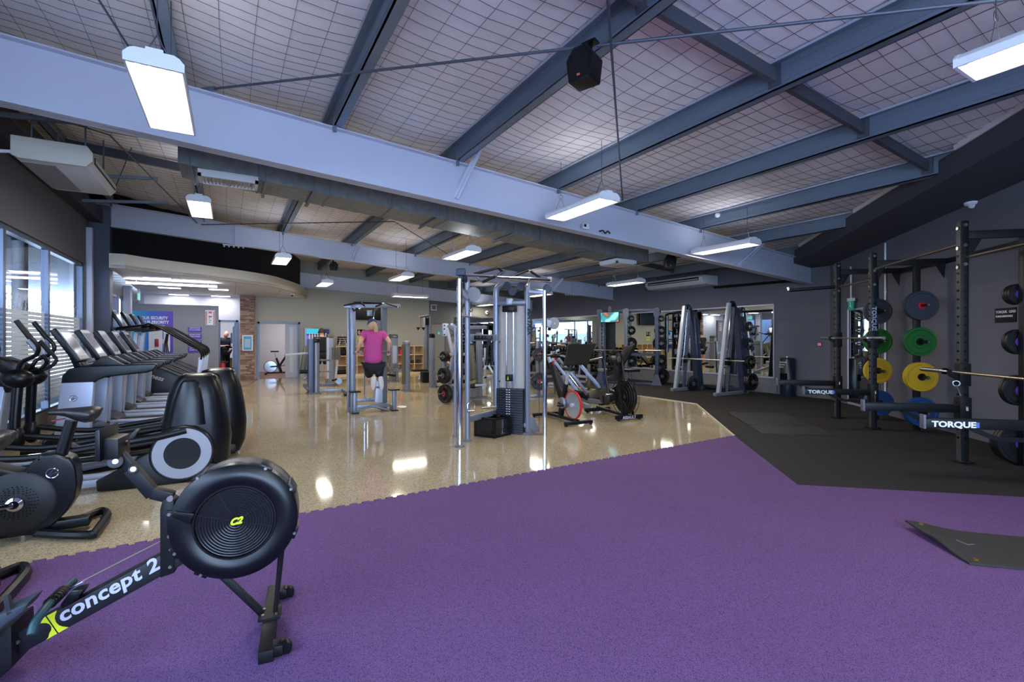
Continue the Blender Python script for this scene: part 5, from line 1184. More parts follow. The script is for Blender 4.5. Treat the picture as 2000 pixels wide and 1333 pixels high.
# exercise mat with curled corner on the right
q0, q1 = G(1768, 1036), G(1893, 1108); e = (q0-q1).normalized(); n_ = V(-e.y, e.x, 0)
if n_.dot(V(RT[0], RT[1], 0)) < 0: n_ = -n_
x_ax = (G(2000, 1060)-q0).normalized(); ea = (G(2000, 1052)-G(1800, 1034)).normalized(); eb = (G(2000, 1122)-G(1900, 1112)).normalized(); n_ = (ea+eb).normalized()
Wm = (q0-q1).length; T = Thing('exercise_mat', 'black exercise mat with brass eyelets lifting from the purple floor', 'exercise mat', (q1.x, q1.y, .012))
nu, nv = 24, 10
def mz(u, v): return .003+.05*math.exp(-(u/.22)**2)*math.exp(-((v-1.05)/.35)**2)+.035*math.exp(-(u/.12)**2)*math.exp(-((v-.5)/.25)**2)
vs = []; fs = []
for j in range(nv+1):
    for i in range(nu+1):
        u, v = i/nu*1.5, j/nv; p = n_*u+e*(v*Wm+(.0)); vs.append(p+V(0, 0, mz(u, v)))
k0 = len(vs)
for j in range(nv+1):
    for i in range(nu+1):
        vs.append(vs[j*(nu+1)+i]+V(0, 0, .012))
for j in range(nv):
    for i in range(nu):
        a = j*(nu+1)+i; fs += [(a, a+nu+1, a+nu+2, a+1), (k0+a, k0+a+1, k0+a+nu+2, k0+a+nu+1)]
for i in range(nu): fs += [(i, i+1, k0+i+1, k0+i), (nv*(nu+1)+i, k0+nv*(nu+1)+i, k0+nv*(nu+1)+i+1, nv*(nu+1)+i+1)]
for j in range(nv):
    a = j*(nu+1); b = a+nu; fs += [(a, k0+a, k0+a+nu+1, a+nu+1), (b, b+nu+1, k0+b+nu+1, k0+b)]
T.part('foam_sheet', MB().add(vs, fs), mat('mat_foam', (44, 41, 36), .75, noise=.12, nscale=10))
for u, v in ((.075, .10), (.075, .93)):
    T.part('eyelet', MB().annulus(n_*u+e*v*Wm+V(0, 0, mz(u, v)+.014), (0, 0, 1), .009, .017, .005, 20), mat('brass', (220, 170, 60), .3, .9))
T.part('logo', MB().tube([n_*.17+e*Wm*.62+V(0, 0, mz(.17, .6)+.012), n_*.2+e*Wm*.52+V(0, 0, .02), n_*.25+e*Wm*.56+V(0, 0, .018)], .004, 5), M_GREYP)
# ================================================================ people
def skinmesh(verts, edges, rad, sub=2, root=0):
    me = bpy.data.meshes.new('sk'); me.from_pydata([tuple(v) for v in verts], edges, [])
    o = bpy.data.objects.new('sk', me); COL.objects.link(o)
    md = o.modifiers.new('s', 'SKIN'); md.use_smooth_shade = True
    for i, sv in enumerate(me.skin_vertices[0].data):
        r = rad[i]; sv.radius = (r, r) if not isinstance(r, tuple) else r; sv.use_root = (i == root)
    sm = o.modifiers.new('u', 'SUBSURF'); sm.levels = sub; sm.render_levels = sub
    dg = bpy.context.evaluated_depsgraph_get(); dg.update()
    m2 = bpy.data.meshes.new_from_object(o.evaluated_get(dg))
    mb = MB(); mb.add([v.co.copy() for v in m2.vertices], [tuple(p.vertices) for p in m2.polygons])
    bpy.data.objects.remove(o); bpy.data.meshes.remove(me); bpy.data.meshes.remove(m2)
    return mb
def hand(vs, es, rs, wi, W, H, side):
    """palm and five separate curled fingers rooted inside the palm"""
    d = (H-W).normalized(); s = d.cross(V(0, 0, 1)); s = s.normalized() if s.length > .1 else V(1, 0, 0); n = s.cross(d)
    pi = len(vs); vs.append(H); rs.append(.026); es.append((wi, pi))
    for k in range(4):
        o = (k-1.5)*.017; L = (.068, .078, .074, .058)[k]
        a = H+s*o+d*.02; b = a+d*L*.5-n*.012; c = b+d*L*.25-n*.03
        i = len(vs); vs += [a, b, c]; rs += [.010, .009, .007]; es += [(pi, i), (i, i+1), (i+1, i+2)]
    a = H+s*side*.026-d*.012; b = a+s*side*.022+d*.022-n*.01; c = b+d*.026-n*.012
    i = len(vs); vs += [a, b, c]; rs += [.011, .010, .008]; es += [(pi, i), (i, i+1), (i+1, i+2)]
def person(T, J, cloth, skin=M_SKIN, face=V(0, 1, 0), hands=True, hs=1.0):
    order = ['pelvis', 'waist', 'chest', 'upper', 'neck', 'head0']
    vs = [J[k] for k in order]; rs = [(.15, .115), (.125, .095), (.15, .11), (.12, .09), .05, .055]; es = [(i, i+1) for i in range(5)]
    up = 3
    def chain(start, pts, rad):
        i0 = start
        for p, r in zip(pts, rad):
            vs.append(p); rs.append(r); es.append((i0, len(vs)-1)); i0 = len(vs)-1
        return i0
    for s, sd in (('l', -1), ('r', 1)):
        w_ = chain(up, [J['sho_'+s], J['elb_'+s], J['wri_'+s]], [.055, .042, .028])
        if hands: hand(vs, es, rs, w_, J['wri_'+s], J['han_'+s], sd)
        else: chain(w_, [J['han_'+s]], [.03])
        chain(0, [J['hip_'+s], J['kne_'+s], J['ank_'+s], J['toe_'+s]], [.088, .058, .04, .035])
    mb = skinmesh(vs, es, rs)
    hc = J['head']; f = Vector(face).normalized(); rt_ = f.cross(V(0, 0, 1)).normalized()
    R = Matrix((rt_, f, V(0, 0, 1))).transposed()
    mb.ell(hc, (.075*hs, .095*hs, .115*hs), 18, 12, R)
    mb.ell(hc+f*.09*hs-V(0, 0, .01), (.014, .018, .022), 8, 6, R)                 # nose
    for sd in (-1, 1): mb.ell(hc+rt_*sd*.076*hs-V(0, 0, .005), (.012, .022, .032), 8, 6, R)   # ears
    b = T.part('body', mb, skin)
    for sd in (-1, 1): obj('eye', MB().ell(hc+f*.086*hs+rt_*sd*.03+V(0, 0, .012), (.011,)*3, 8, 6), M_SCREEN, b)
    obj('mouth', MB().ell(hc+f*.083*hs-V(0, 0, .052), (.024, .008, .006), 8, 5, R), mat('lips', (170, 96, 88), .5), b)
    return b
def garment(T, name, vs, es, rs, m, sub=2): return T.part(name, skinmesh(vs, es, rs, sub), m)
def shoe(T, a, t, m, sole=M_WHITEP, nm='shoe'):
    d = (t-a).normalized(); mid = a+(t-a)*.45
    s = T.part(nm, MB().rings([[q+ (d.cross(V(1, .2, .1)).normalized()*math.sin(k*PI/5)+d.cross(V(1, .2, .1)).cross(d).normalized()*math.cos(k*PI/5))*r for k in range(10)] for q, r in ((a-d*.07, .03), (a-d*.05, .045), (a+d*.02, .05), (mid+d*.04, .047), (t, .04), (t+d*.05, .02))]), m)
    return s

# woman in pink on the dip bars
DL, DRr = G(695, 809), G(770, 803)
DIP = (2.42, 9.62)
T = Thing('person', 'woman in a pink shirt and navy cap hanging on the dip bars, back turned', 'person', (DIP[0]+.0, DIP[1]-.36, 0))
woman = T
pl = T.loc.y
def P(px, py, y=0.): return T.p(px, py, y)

J = dict(pelvis=P(729, 712, 0), waist=P(729, 694, .0), chest=P(729, 672, .02), upper=P(729, 655, .03), neck=P(729, 647, .05), head0=P(728, 640, .06), head=P(727, 634, .07),
         sho_l=P(710, 652, .03), sho_r=P(749, 652, .03), elb_l=P(704, 669, -.12), elb_r=P(761, 669, -.12), wri_l=P(700, 682, -.02), wri_r=P(759, 682, -.02), han_l=P(700, 686, .02), han_r=P(759, 686, .02),
         hip_l=P(720, 716, 0), hip_r=P(740, 716, 0), kne_l=P(722, 742, .08), kne_r=P(741, 742, .08), ank_l=P(729, 743, -.24), ank_r=P(743, 743, -.24), toe_l=P(729, 759, -.28), toe_r=P(745, 759, -.28))
person(T, J, None)
g = garment(T, 'shirt', [P(729, 715, 0), P(729, 692, 0), P(729, 672, .01), P(729, 657, .02), P(729, 651, .04), P(711, 653, .03), P(706, 664, -.07), P(748, 653, .03), P(757, 664, -.07)],
            [(0, 1), (1, 2), (2, 3), (3, 4), (3, 5), (5, 6), (3, 7), (7, 8)], [(.215, .165), (.19, .15), (.18, .13), (.14, .11), .075, .085, .078, .085, .078], M_PINK)
garment(T, 'shorts', [P(729, 712, 0), P(719, 718, 0), P(721, 732, .05), P(722, 737, .07), P(740, 718, 0), P(741, 732, .05), P(741, 737, .07)], [(0, 1), (1, 2), (2, 3), (0, 4), (4, 5), (5, 6)], [(.17, .14), .115, .085, .075, .115, .085, .075], M_CLB)
for a, t in (('ank_l', 'toe_l'), ('ank_r', 'toe_r')):
    s = shoe(T, J[a]+V(0, -.02, .0), J[t]+V(0, -.0, .02), M_SHOE); obj('sock', MB().tube([J[a]+(J['kne'+a[3:]]-J[a])*.12, J[a]], .045, 10), M_SHOER, s)
hd = J['head']
T.part('cap', MB().lathe([(.085, -.02), (.09, .02), (.08, .07), (.05, .105), (0, .115)], hd+V(0, .0, 0), (0, 0, 1), 20).bar(hd+V(0, .06, .0), hd+V(0, .17, -.01), .12, .012), mat('cap_navy', (34, 52, 84), .7))
T.part('ponytail', MB().tube(smoothpath([hd+V(0, -.08, .03), hd+V(.03, -.13, -.04), hd+V(.04, -.12, -.16)]), [.03]*6+[.035]*6+[.01], 10), M_HAIRB)
T.part('hair', MB().ell(hd+V(0, -.02, -.02), (.085, .09, .1), 16, 10), M_HAIRB)

# man in black by the leg machine, back turned
def stand(T, hgt, arms='down', lean=0.0, k=1.0, fwd=V(0, 1, 0)):
    f = Vector(fwd); r = f.cross(V(0, 0, 1)).normalized(); s = hgt/1.78
    def Q(a, b, c): return r*a*s+f*b*s+V(0, 0, c*s)
    J = dict(pelvis=Q(0, 0, .95), waist=Q(0, 0, 1.08), chest=Q(0, .02, 1.28), upper=Q(0, .02, 1.42), neck=Q(0, .02+lean*.3, 1.51), head0=Q(0, .03+lean*.6, 1.58), head=Q(0, .05+lean, 1.66-lean*.25),
             sho_l=Q(-.19, 0, 1.43), sho_r=Q(.19, 0, 1.43), hip_l=Q(-.1, 0, .9), hip_r=Q(.1, 0, .9), kne_l=Q(-.11, .02, .5), kne_r=Q(.12, .02, .5), ank_l=Q(-.12, -.01, .09), ank_r=Q(.14, -.01, .09), toe_l=Q(-.13, .13, .04), toe_r=Q(.17, .13, .04))
    if arms == 'down': J.update(elb_l=Q(-.25, -.03, 1.14), elb_r=Q(.25, -.03, 1.14), wri_l=Q(-.25, .1, .92), wri_r=Q(.25, .1, .92), han_l=Q(-.25, .13, .85), han_r=Q(.25, .13, .85))
    else: J.update(elb_l=Q(-.24, -.02, 1.13), elb_r=Q(.24, -.02, 1.15), wri_l=Q(-.08, .22, 1.0), wri_r=Q(.16, .24, 1.16), han_l=Q(-.02, .27, .98), han_r=Q(.1, .3, 1.18))
    return J, Q
g_ = G(629, 746); T = Thing('person', 'man in black T-shirt and shorts with headphones, back turned, by the leg machine', 'person', (g_.x, g_.y, 0))
J, Q = stand(T, 1.78, 'down', .04)
person(T, J, None)
garment(T, 'shirt', [J['pelvis'], J['waist'], J['chest'], J['upper'], J['neck']+V(0, 0, -.03), J['sho_l'], J['sho_l']*.35+J['elb_l']*.65, J['sho_r'], J['sho_r']*.35+J['elb_r']*.65], [(0, 1), (1, 2), (2, 3), (3, 4), (3, 5), (5, 6), (3, 7), (7, 8)], [(.19, .15), (.17, .135), (.2, .14), (.16, .12), .08, .085, .075, .085, .075], M_CLB)
garment(T, 'shorts', [J['pelvis'], J['hip_l'], J['kne_l']+V(0, 0, .05), J['hip_r'], J['kne_r']+V(0, 0, .05)], [(0, 1), (1, 2), (0, 3), (3, 4)], [(.18, .14), .12, .1, .12, .1], M_CLB)
for a, t in (('ank_l', 'toe_l'), ('ank_r', 'toe_r')): shoe(T, J[a]-V(0, 0, .03), J[t]+V(0, .04, 0), mat('shoe_orange', (210, 110, 70), .6))
hd = J['head']; T.part('hair', MB().ell(hd+V(0, -.015, .035), (.085, .1, .1), 16, 10), M_HAIRD)
T.part('headphones', MB().tube([hd+V(-.09, 0, 0), hd+V(-.08, 0, .08), hd+V(0, 0, .14), hd+V(.08, 0, .08), hd+V(.09, 0, 0)], .012).cyl(hd+V(.07, 0, -.01), hd+V(.11, 0, -.01), .035).cyl(hd+V(-.07, 0, -.01), hd+V(-.11, 0, -.01), .035), M_CLB)

# man in the office with a tablet
gp = G(440, 727); fw = V(.55, -.83, 0).normalized()
T = Thing('person', 'bald man in navy polo shirt and black trousers reading a tablet in the office', 'person', (gp.x, gp.y-.3, 0))
T.o.location = (onY(439, 700, 22.6).x, 22.6, 0)
J, Q = stand(T, 1.75, 'hold', .06, fwd=fw)
person(T, J, None, mat('skin_pale', (226, 168, 150), .55), face=fw)
garment(T, 'shirt', [J['pelvis'], J['waist'], J['chest'], J['upper'], J['neck']+V(0, 0, -.02), J['sho_l'], J['sho_l']*.4+J['elb_l']*.6, J['sho_r'], J['sho_r']*.4+J['elb_r']*.6], [(0, 1), (1, 2), (2, 3), (3, 4), (3, 5), (5, 6), (3, 7), (7, 8)], [(.19, .16), (.19, .16), (.2, .15), (.16, .12), .07, .085, .08, .085, .08], mat('polo_navy', (30, 34, 48), .8))
garment(T, 'trousers', [J['pelvis'], J['hip_l'], J['kne_l'], J['ank_l'], J['hip_r'], J['kne_r'], J['ank_r']], [(0, 1), (1, 2), (2, 3), (0, 4), (4, 5), (5, 6)], [(.18, .15), .12, .085, .07, .12, .085, .07], mat('trousers_black', (22, 22, 28), .85))
for a, t in (('ank_l', 'toe_l'), ('ank_r', 'toe_r')):
    s = shoe(T, J[a]-V(0, 0, .03), J[t]+fw*.05, M_BLACK); 
T.part('name_badge', MB().bar(Q(-.11, .155, 1.38), Q(-.04, .16, 1.38), .01, .03), M_WHITEP)
tb = Thing('tablet', 'dark tablet held by the man in the office', 'tablet', T.o.matrix_world @ V(0, 0, 0) if 0 else (T.o.location.x, T.o.location.y, 0)); tb.part('case', MB().bar(Q(-.02, .32, 1.07), Q(.13, .4, 1.17), .2, .015), M_SCREEN)
tb.part('screen', MB().bar(Q(-.01, .315, 1.087), Q(.12, .385, 1.177), .18, .004), M_SCRG)

# seated man at the plate loaded press
gs = G(889, 760); T = Thing('person', 'man seated behind the plate loaded press, mostly hidden', 'person', (gs.x, gs.y, 0))
z0 = .5
J = dict(pelvis=V(0, 0, z0), waist=V(0, .03, z0+.14), chest=V(0, .05, z0+.33), upper=V(0, .05, z0+.47), neck=V(0, .04, z0+.56), head0=V(0, .03, z0+.62), head=V(0, .0, z0+.72), sho_l=V(-.19, .03, z0+.47), sho_r=V(.19, .03, z0+.47),
         elb_l=V(-.36, -.05, z0+.5), elb_r=V(.34, -.05, z0+.5), wri_l=V(-.3, -.18, z0+.28), wri_r=V(.3, -.2, z0+.3), han_l=V(-.27, -.24, z0+.25), han_r=V(.27, -.25, z0+.27), hip_l=V(-.1, -.03, z0), hip_r=V(.1, -.03, z0), kne_l=V(-.2, -.42, z0), kne_r=V(.2, -.42, z0), ank_l=V(-.2, -.44, .09), ank_r=V(.2, -.44, .09), toe_l=V(-.22, -.58, .04), toe_r=V(.22, -.58, .04))
person(T, J, None, face=V(0, -1, 0))
garment(T, 'shirt', [J['pelvis'], J['waist'], J['chest'], J['upper'], J['sho_l'], J['sho_r']], [(0, 1), (1, 2), (2, 3), (3, 4), (3, 5)], [(.18, .14), (.16, .13), (.19, .13), (.15, .11), .08, .08], mat('shirt_dark', (52, 54, 58), .8))
garment(T, 'shorts', [J['pelvis'], J['hip_l'], J['kne_l'], J['hip_r'], J['kne_r']], [(0, 1), (1, 2), (0, 3), (3, 4)], [(.17, .14), .12, .09, .12, .09], M_CLB)
for a, t in (('ank_l', 'toe_l'), ('ank_r', 'toe_r')): shoe(T, J[a]-V(0, 0, .03), J[t]-V(0, .04, 0), mat('shoe_blue', (60, 110, 160), .6))
T.part('hair', MB().ell(J['head']+V(0, .02, .03), (.08, .09, .095), 14, 8), mat('hair_thin', (150, 120, 104), .7))
# ================================================================ cable station in the middle
T = Thing('cable_station', 'tall silver cable station with chrome columns and black weight stack', 'cable machine', (3.4, 6.15, 0))
cs_ = T
def at(px, by, py, dx=0, dy=0):     # point at image row py above the ground point seen at (px, by)
    g = G(px, by); return V(g.x-T.loc.x+dx, g.y-T.loc.y+dy, zat(py, g.x, g.y))
def gnd(px, by): g = G(px, by); return V(g.x-T.loc.x, g.y-T.loc.y, 0)
def col(nm, px, by, ty, r, m, foot=True, **kw):
    a = gnd(px, by); b = at(px, by, ty); o = T.part(nm, MB().cyl(a, b, r, n=20), m, **kw)
    if foot: T.part('rubber_foot', MB().lathe([(0, 0), (r*1.9, 0), (r*1.9, .015), (r*1.4, .03), (0, .03)], a, (0, 0, 1), 20), M_GREYP)
    return a, b
A, At = col('chrome_column', 898, 873, 545, .038, M_CHR); B_, Bt = col('frame_post', 913, 862, 545, .036, M_SIL); E_, Et = col('chrome_column', 1064, 850, 568, .034, M_CHR, False)
col('frame_post', 889, 853, 640, .02, M_SIL)
D_, Dt = gnd(1030, 849), at(1030, 849, 548); Cg, Ct = gnd(969, 843), at(969, 843, 580)
T.part('tower_post', MB().bar(D_, Dt, .07, .07), M_SIL, bevel=.02, seg=3)
dcd = (D_-Cg).normalized()
topz = at(1000, 847, 550).z
arch = smoothpath([V(Cg.x, Cg.y, 0), V(Cg.x, Cg.y, topz*.5), V(Cg.x, Cg.y, topz-.16)], 2)+[V(Cg.x, Cg.y, topz-.16)+dcd*(.13-.13*math.cos(t))+V(0, 0, .13*math.sin(t)) for t in (.3, .6, .9, 1.2, 1.57)]+[V(D_.x, D_.y, topz-.01)]
T.part('tower_frame', MB().tube(arch, .045, 12), M_SIL)
T.part('rubber_foot', MB().lathe([(0, 0), (.1, 0), (.1, .015), (.06, .035), (0, .035)], D_, (0, 0, 1), 24), M_GREYP)
tn = V(dcd.y, -dcd.x, 0);  tn = tn if tn.dot(-T.loc) > 0 else -tn
def tw(f, z, o=0): return Cg+(D_-Cg)*f+tn*o+V(0, 0, z)
Lc = (D_-Cg).length; zt = lambda py, f: zat(py, (tw(f, 0)+T.loc).x, (tw(f, 0)+T.loc).y)
T.part('crossbar', MB().bar(tw(0, zt(592, .5)), tw(1, zt(592, .5)), .06, .05), M_SIL, bevel=.01)
T.part('shroud', MB().bar(tw(.0, 0, -.06)+V(0, 0, (zt(598, .5)+.15)/2), tw(.93, 0, -.06)+V(0, 0, (zt(598, .5)+.15)/2), .012, zt(598, .5)-.15), M_BEIGE, smooth=False)
T.part('crossbar', MB().bar(tw(0, .14), tw(1, .14), .07, .07), M_SIL, bevel=.01)
for f in (.36, .58): T.part('guide_rod', MB().cyl(tw(f, .18, .02), tw(f, zt(598, .5), .02), .012, n=10), M_CHR)
z0, z1 = zt(846, .5), zt(758, .5); n = 19
for k in range(n):
    z = z0+(z1-z0)*k/n; pl_ = T.part('stack_plate', MB().bar(tw(.1, z+.012, .02), tw(.93, z+.012, .02), .13, (z1-z0)/n-.004), mat('stack_black', (30, 34, 46), .45), bevel=.002)
    obj('number_label', MB().bar(tw(.41, z+.012, .087), tw(.455, z+.012, .087), .003, .011).bar(tw(.49, z+.012, .087), tw(.535, z+.012, .087), .003, .011), M_WHITEP, pl_, kind='stuff')
T.part('selector_block', MB().bar(tw(.37, zt(738, .5), .03), tw(.57, zt(738, .5), .03), .09, .1), M_BLACK, bevel=.008)
T.part('warning_sign', MB().prism([tw(.43, zt(742, .5), .08), tw(.49, zt(742, .5), .08), tw(.46, zt(734, .5), .08)], tn*.003), M_YEL)
T.part('selector_cable', MB().cyl(tw(.47, z1, .02), tw(.47, zt(742, .5), .02), .008, n=8), M_CHR)
T.part('pulley_block', MB().bar(tw(.28, zt(604, .5), .03), tw(.66, zt(604, .5), .03), .12, .1), M_BLACK, bevel=.015)
T.part('pulley_bracket', MB().bar(tw(.4, zt(590, .5), .03), tw(.55, zt(590, .5), .03), .08, .09), M_SILL, bevel=.006)
def pulley(c, ax, r, m, nm='pulley', th=.03):
    T.part(nm, MB().lathe([(0, -th/2-.004), (r*.3, -th/2-.004), (r*.3, -th/2), (r, -th/2), (r, -th*.2), (r*.9, 0), (r, th*.2), (r, th/2), (0, th/2)], c, ax, 28), m)
M_PUL = mat('pulley_navy', (40, 48, 66), .4)
for f, py, o in ((.42, 559, .06), (.62, 571, .09), (.84, 561, .03)): pulley(tw(f, zt(py, .5), o), tn, .062, M_PUL)
pulley(Et+V(.03, -.02, .03), tn, .066, M_PUL); 
T.part('decal', text_mb('MATRIX', .11, D_+tn*.053+dcd*.028+V(0, 0, zt(590, 1.0)-.1), (0, 0, -1), dcd, shear=.3, bold=.004), M_BLACK, smooth=False)
T.part('pole_arm', MB().bar(Dt+V(0, 0, -.16), Et+V(0, 0, -.03), .05, .055), M_SIL, bevel=.008)
T.part('pole_foot_link', MB().bar(D_+V(0, 0, .01), E_+V(0, 0, .01), .06, .012), mat('rust_plate', (112, 74, 60), .6))
# top chrome beam and pull-up grips
a, b = At+V(0, 0, .04), at(1076, 850, 548)
T.part('top_beam', MB().cyl(V(a.x, a.y, at(903, 873, 538).z), b, .034, n=18), M_CHR)
T.part('end_cap', MB().bar(at(1068, 850, 547), at(1078, 850, 547), .09, .09), M_GREYP, bevel=.02)
T.part('column_cap', MB().bar(at(891, 873, 532), at(910, 873, 532), .09, .1), mat('cap_slate', (40, 52, 68), .5), bevel=.03, seg=3)
for k in range(3): pulley(at(900, 873, 545, dx=.035*k, dy=-.0), (1, 0, 0), .05, M_PUL, th=.02)
yb_ = A.y
def Pj(px, py, dy): return T.p(px, py, yb_+dy)
for pts in ([(925, 536, .3), (971, 524, .3)], [(973, 524, .3), (982, 532, .1)], [(982, 532, .1), (968, 541, 0)], [(943, 551, -.1), (966, 541, -.1)], [(998, 541, .1), (1030, 529, .25)], [(1037, 531, .25), (1057, 544, .05)], [(1033, 546, -.05), (1029, 557, -.12)]):
    p, q = Pj(*pts[0]), Pj(*pts[1]); gp_ = T.part('pull_up_grip', MB().cyl(p, q, .019, n=12), M_PAD)
    obj('grip_end', MB().cyl(q, q+(q-p).normalized()*.03, .022, n=12), M_CHR, gp_)
T.part('grip_arm', MB().tube([Pj(934, 541, 0), Pj(935, 547, -.05), Pj(943, 551, -.1)], .014), M_CHR)
# left side crossbars between column and tower
for py, h in ((660, .1), (820, .085)):
    p = V(B_.x, B_.y, at(913, 862, py).z); q = V(Cg.x, Cg.y, p.z)
    cb = T.part('side_crossbar', MB().bar(p, q, .06, h), M_SIL, bevel=.012)
    d_ = (q-p).normalized(); nn = V(d_.y, -d_.x, 0); nn = nn if nn.dot(-T.loc) > 0 else -nn
    if py == 660:
        obj('hook_plate', MB().bar(p+d_*.12+nn*.033, q-d_*.16+nn*.033, .01, .06), M_BLACK, cb, bevel=.004)
        for k in range(5): obj('hook', MB().cyl(p+d_*(.17+k*.09)+nn*.03, p+d_*(.17+k*.09)+nn*.06+V(0, 0, .015), .007, n=8), M_CHR, cb)
for py in (598, 668, 745): T.part('cable_stop', MB().bar(at(970, 843, py), at(977, 843, py), .03, .02), M_BLACK)
# pulley discs
c = T.p(925, 575, yb_+.05); T.part('guard_disc', MB().cyl(c+V(-.0, .01, 0), c+V(0, -.01, 0), .1, n=32), M_DISC); T.part('disc_hub', MB().cyl(c+V(-.15, -.03, -.0), c+V(-.15, .03, 0), .055, n=20), M_GREYP)
T.part('carriage', MB().bar(c+V(-.24, -.02, .05), c+V(-.1, -.02, -.07), .1, .06), M_SIL, bevel=.01)
c = T.p(1082, 632, E_.y+.02); T.part('guard_disc', MB().cyl(c+V(0, .012, 0), c+V(0, -.012, 0), .092, n=32), M_DISC, label='round grey guard disc on the right pole'); T.part('disc_mark', MB().prism([c+V(-.015, -.014, -.012), c+V(.015, -.014, -.012), c+V(0, -.014, .014)], (0, .003, 0)), M_YEL)
T.part('carriage', MB().bar(c+V(-.2, 0, .02), c+V(-.08, 0, -.02), .08, .11), M_SILL, bevel=.01); T.part('carriage_knob', MB().cyl(c+V(-.1, -.04, -.09), c+V(-.1, .0, -.09), .022, n=12), M_BLACK)
c2 = T.p(1048, 835, E_.y-.0); T.part('base_guard', MB().prism([V(D_.x+.04, D_.y, .25), V(D_.x+.09, D_.y, .27), V(D_.x+.14, D_.y, .2), V(D_.x+.17, D_.y, .13), V(D_.x+.2, D_.y, .08), V(D_.x+.2, D_.y, .02), V(D_.x+.1, D_.y, .02), V(D_.x+.04, D_.y, .1)], (0, .02, 0)), M_SIL, bevel=.004)
T.part('cable', MB().cyl(T.p(1053, 845, E_.y), T.p(1053, 650, E_.y), .003, n=6), M_BLACK)
# attachments hanging on it
p = T.p(920, 590, yb_-.02)+T.loc; U = Thing('straight_bar', 'chrome straight bar hanging from the left column of the cable station', 'cable attachment', (p.x, p.y, T.p(920, 619, yb_).z))
U.part('bar', MB().tube([(-.17, 0, .01), (0, 0, 0), (.16, -.02, -.015)], .014), M_STEEL); U.part('clip', MB().cyl((0, 0, 0), (0, 0, .05), .012, n=10).torus((0, 0, .09), (0, 1, 0), .022, .006, 16, 6), M_CHR); U.part('strap', MB().tube([(0, 0, .11), (0, 0, .2)], .009), M_BLACK)
p = T.p(955, 662, yb_+.2)+T.loc; U = Thing('triceps_rope', 'black double rope attachment hanging on the side crossbar', 'cable attachment', p)
U.part('rope', MB().tube([(0, 0, 0), (-.03, -.01, -.12), (-.04, -.01, -.34)], .019), M_CLB); U.part('rope', MB().tube([(0, 0, 0), (.04, -.01, -.12), (.05, -.01, -.34)], .019), M_CLB)
for x in (-.04, .05): U.part('rope_end', MB().cyl((x, -.01, -.33), (x, -.01, -.38), .03, n=12), M_BLACK)
U.part('ring', MB().torus((0, -.01, .02), (0, 1, 0), .02, .005, 16, 6), M_CHR)
for px, lb, s_ in ((920, 'chrome stirrup handle hanging above the crate, left one', 0), (955, 'wide chrome handle hanging beside the weight stack', 1)):
    p = T.p(px, 787, yb_+.2)+T.loc; U = Thing('stirrup_handle', lb, 'cable attachment', p, 0, 'chrome handles on the cable station')
    U.part('frame', MB().tube([(-.05, 0, -.12), (-.055, 0, -.02), (0, 0, .03), (.055, 0, -.02), (.05, 0, -.12)], .007) if not s_ else MB().tube([(-.1, 0, -.07), (-.02, 0, .02), (.02, 0, .02), (.1, 0, -.07)], .007), M_CHR)
    U.part('grip', MB().cyl((-.05 if not s_ else -.12, 0, -.12 if not s_ else -.07), (.05 if not s_ else .12, 0, -.12 if not s_ else -.07), .015, n=12), M_STEEL)
p = T.p(1088, 648, E_.y)+T.loc; U = Thing('strap_handle', 'black strap handle hanging right of the right chrome pole', 'cable attachment', p)
U.part('strap', MB().tube([(0, 0, .02), (0, 0, -.12), (-.02, 0, -.25), (-.05, 0, -.36)], .009), M_CLB); U.part('handle', MB().cyl((-.12, 0, -.38), (.03, -.02, -.38), .018, n=12), M_BLACK); U.part('clip', MB().torus((0, 0, -.02), (0, 1, 0), .018, .006, 14, 6), M_CHR)
# crate
c0, c1, c2 = G(928, 852), G(966, 857), G(995, 850); c3 = c0+(c2-c1)
cc = (c0+c2)/2; U = Thing('storage_crate', 'glossy black open crate on the floor under the cable station', 'crate', (cc.x, cc.y, 0))
K = [p-U.loc for p in (c0, c1, c2, c3)]; hz = zat(820, c1.x, c1.y)
M_CR = mat('crate_gloss', (10, 12, 20), .08, spec=.8)
U.part('base', MB().prism([k+V(0, 0, .02) for k in K], (0, 0, .03)), M_CR)
for i in range(4):
    a, b = K[i], K[(i+1) % 4]; s_ = U.part('side_panel', MB().bar(a+V(0, 0, hz/2), b+V(0, 0, hz/2), .012, hz-.01), M_CR, smooth=False)
    obj('rim', MB().bar(a+V(0, 0, hz), b+V(0, 0, hz), .03, .025).bar(a+V(0, 0, .02), b+V(0, 0, .02), .03, .03), M_BLACK, s_, kind='stuff')
    U.part('corner_post', MB().bar(a, a+V(0, 0, hz), .03, .03), M_BLACK)
U2 = Thing('strap_handle', 'chain and straps lying in the black crate', 'cable attachment', (cc.x+.03, cc.y-.03, .06)); U2.part('strap', MB().tube(smoothpath([(-.12, 0, 0), (-.02, .05, hz-.12), (.06, -.03, hz-.09), (.12, .03, hz-.14)]), .012), M_CLB); U2.part('ring', MB().torus((.05, -.02, hz-.05), (0, .5, 1), .025, .006, 14, 6), M_CHR)

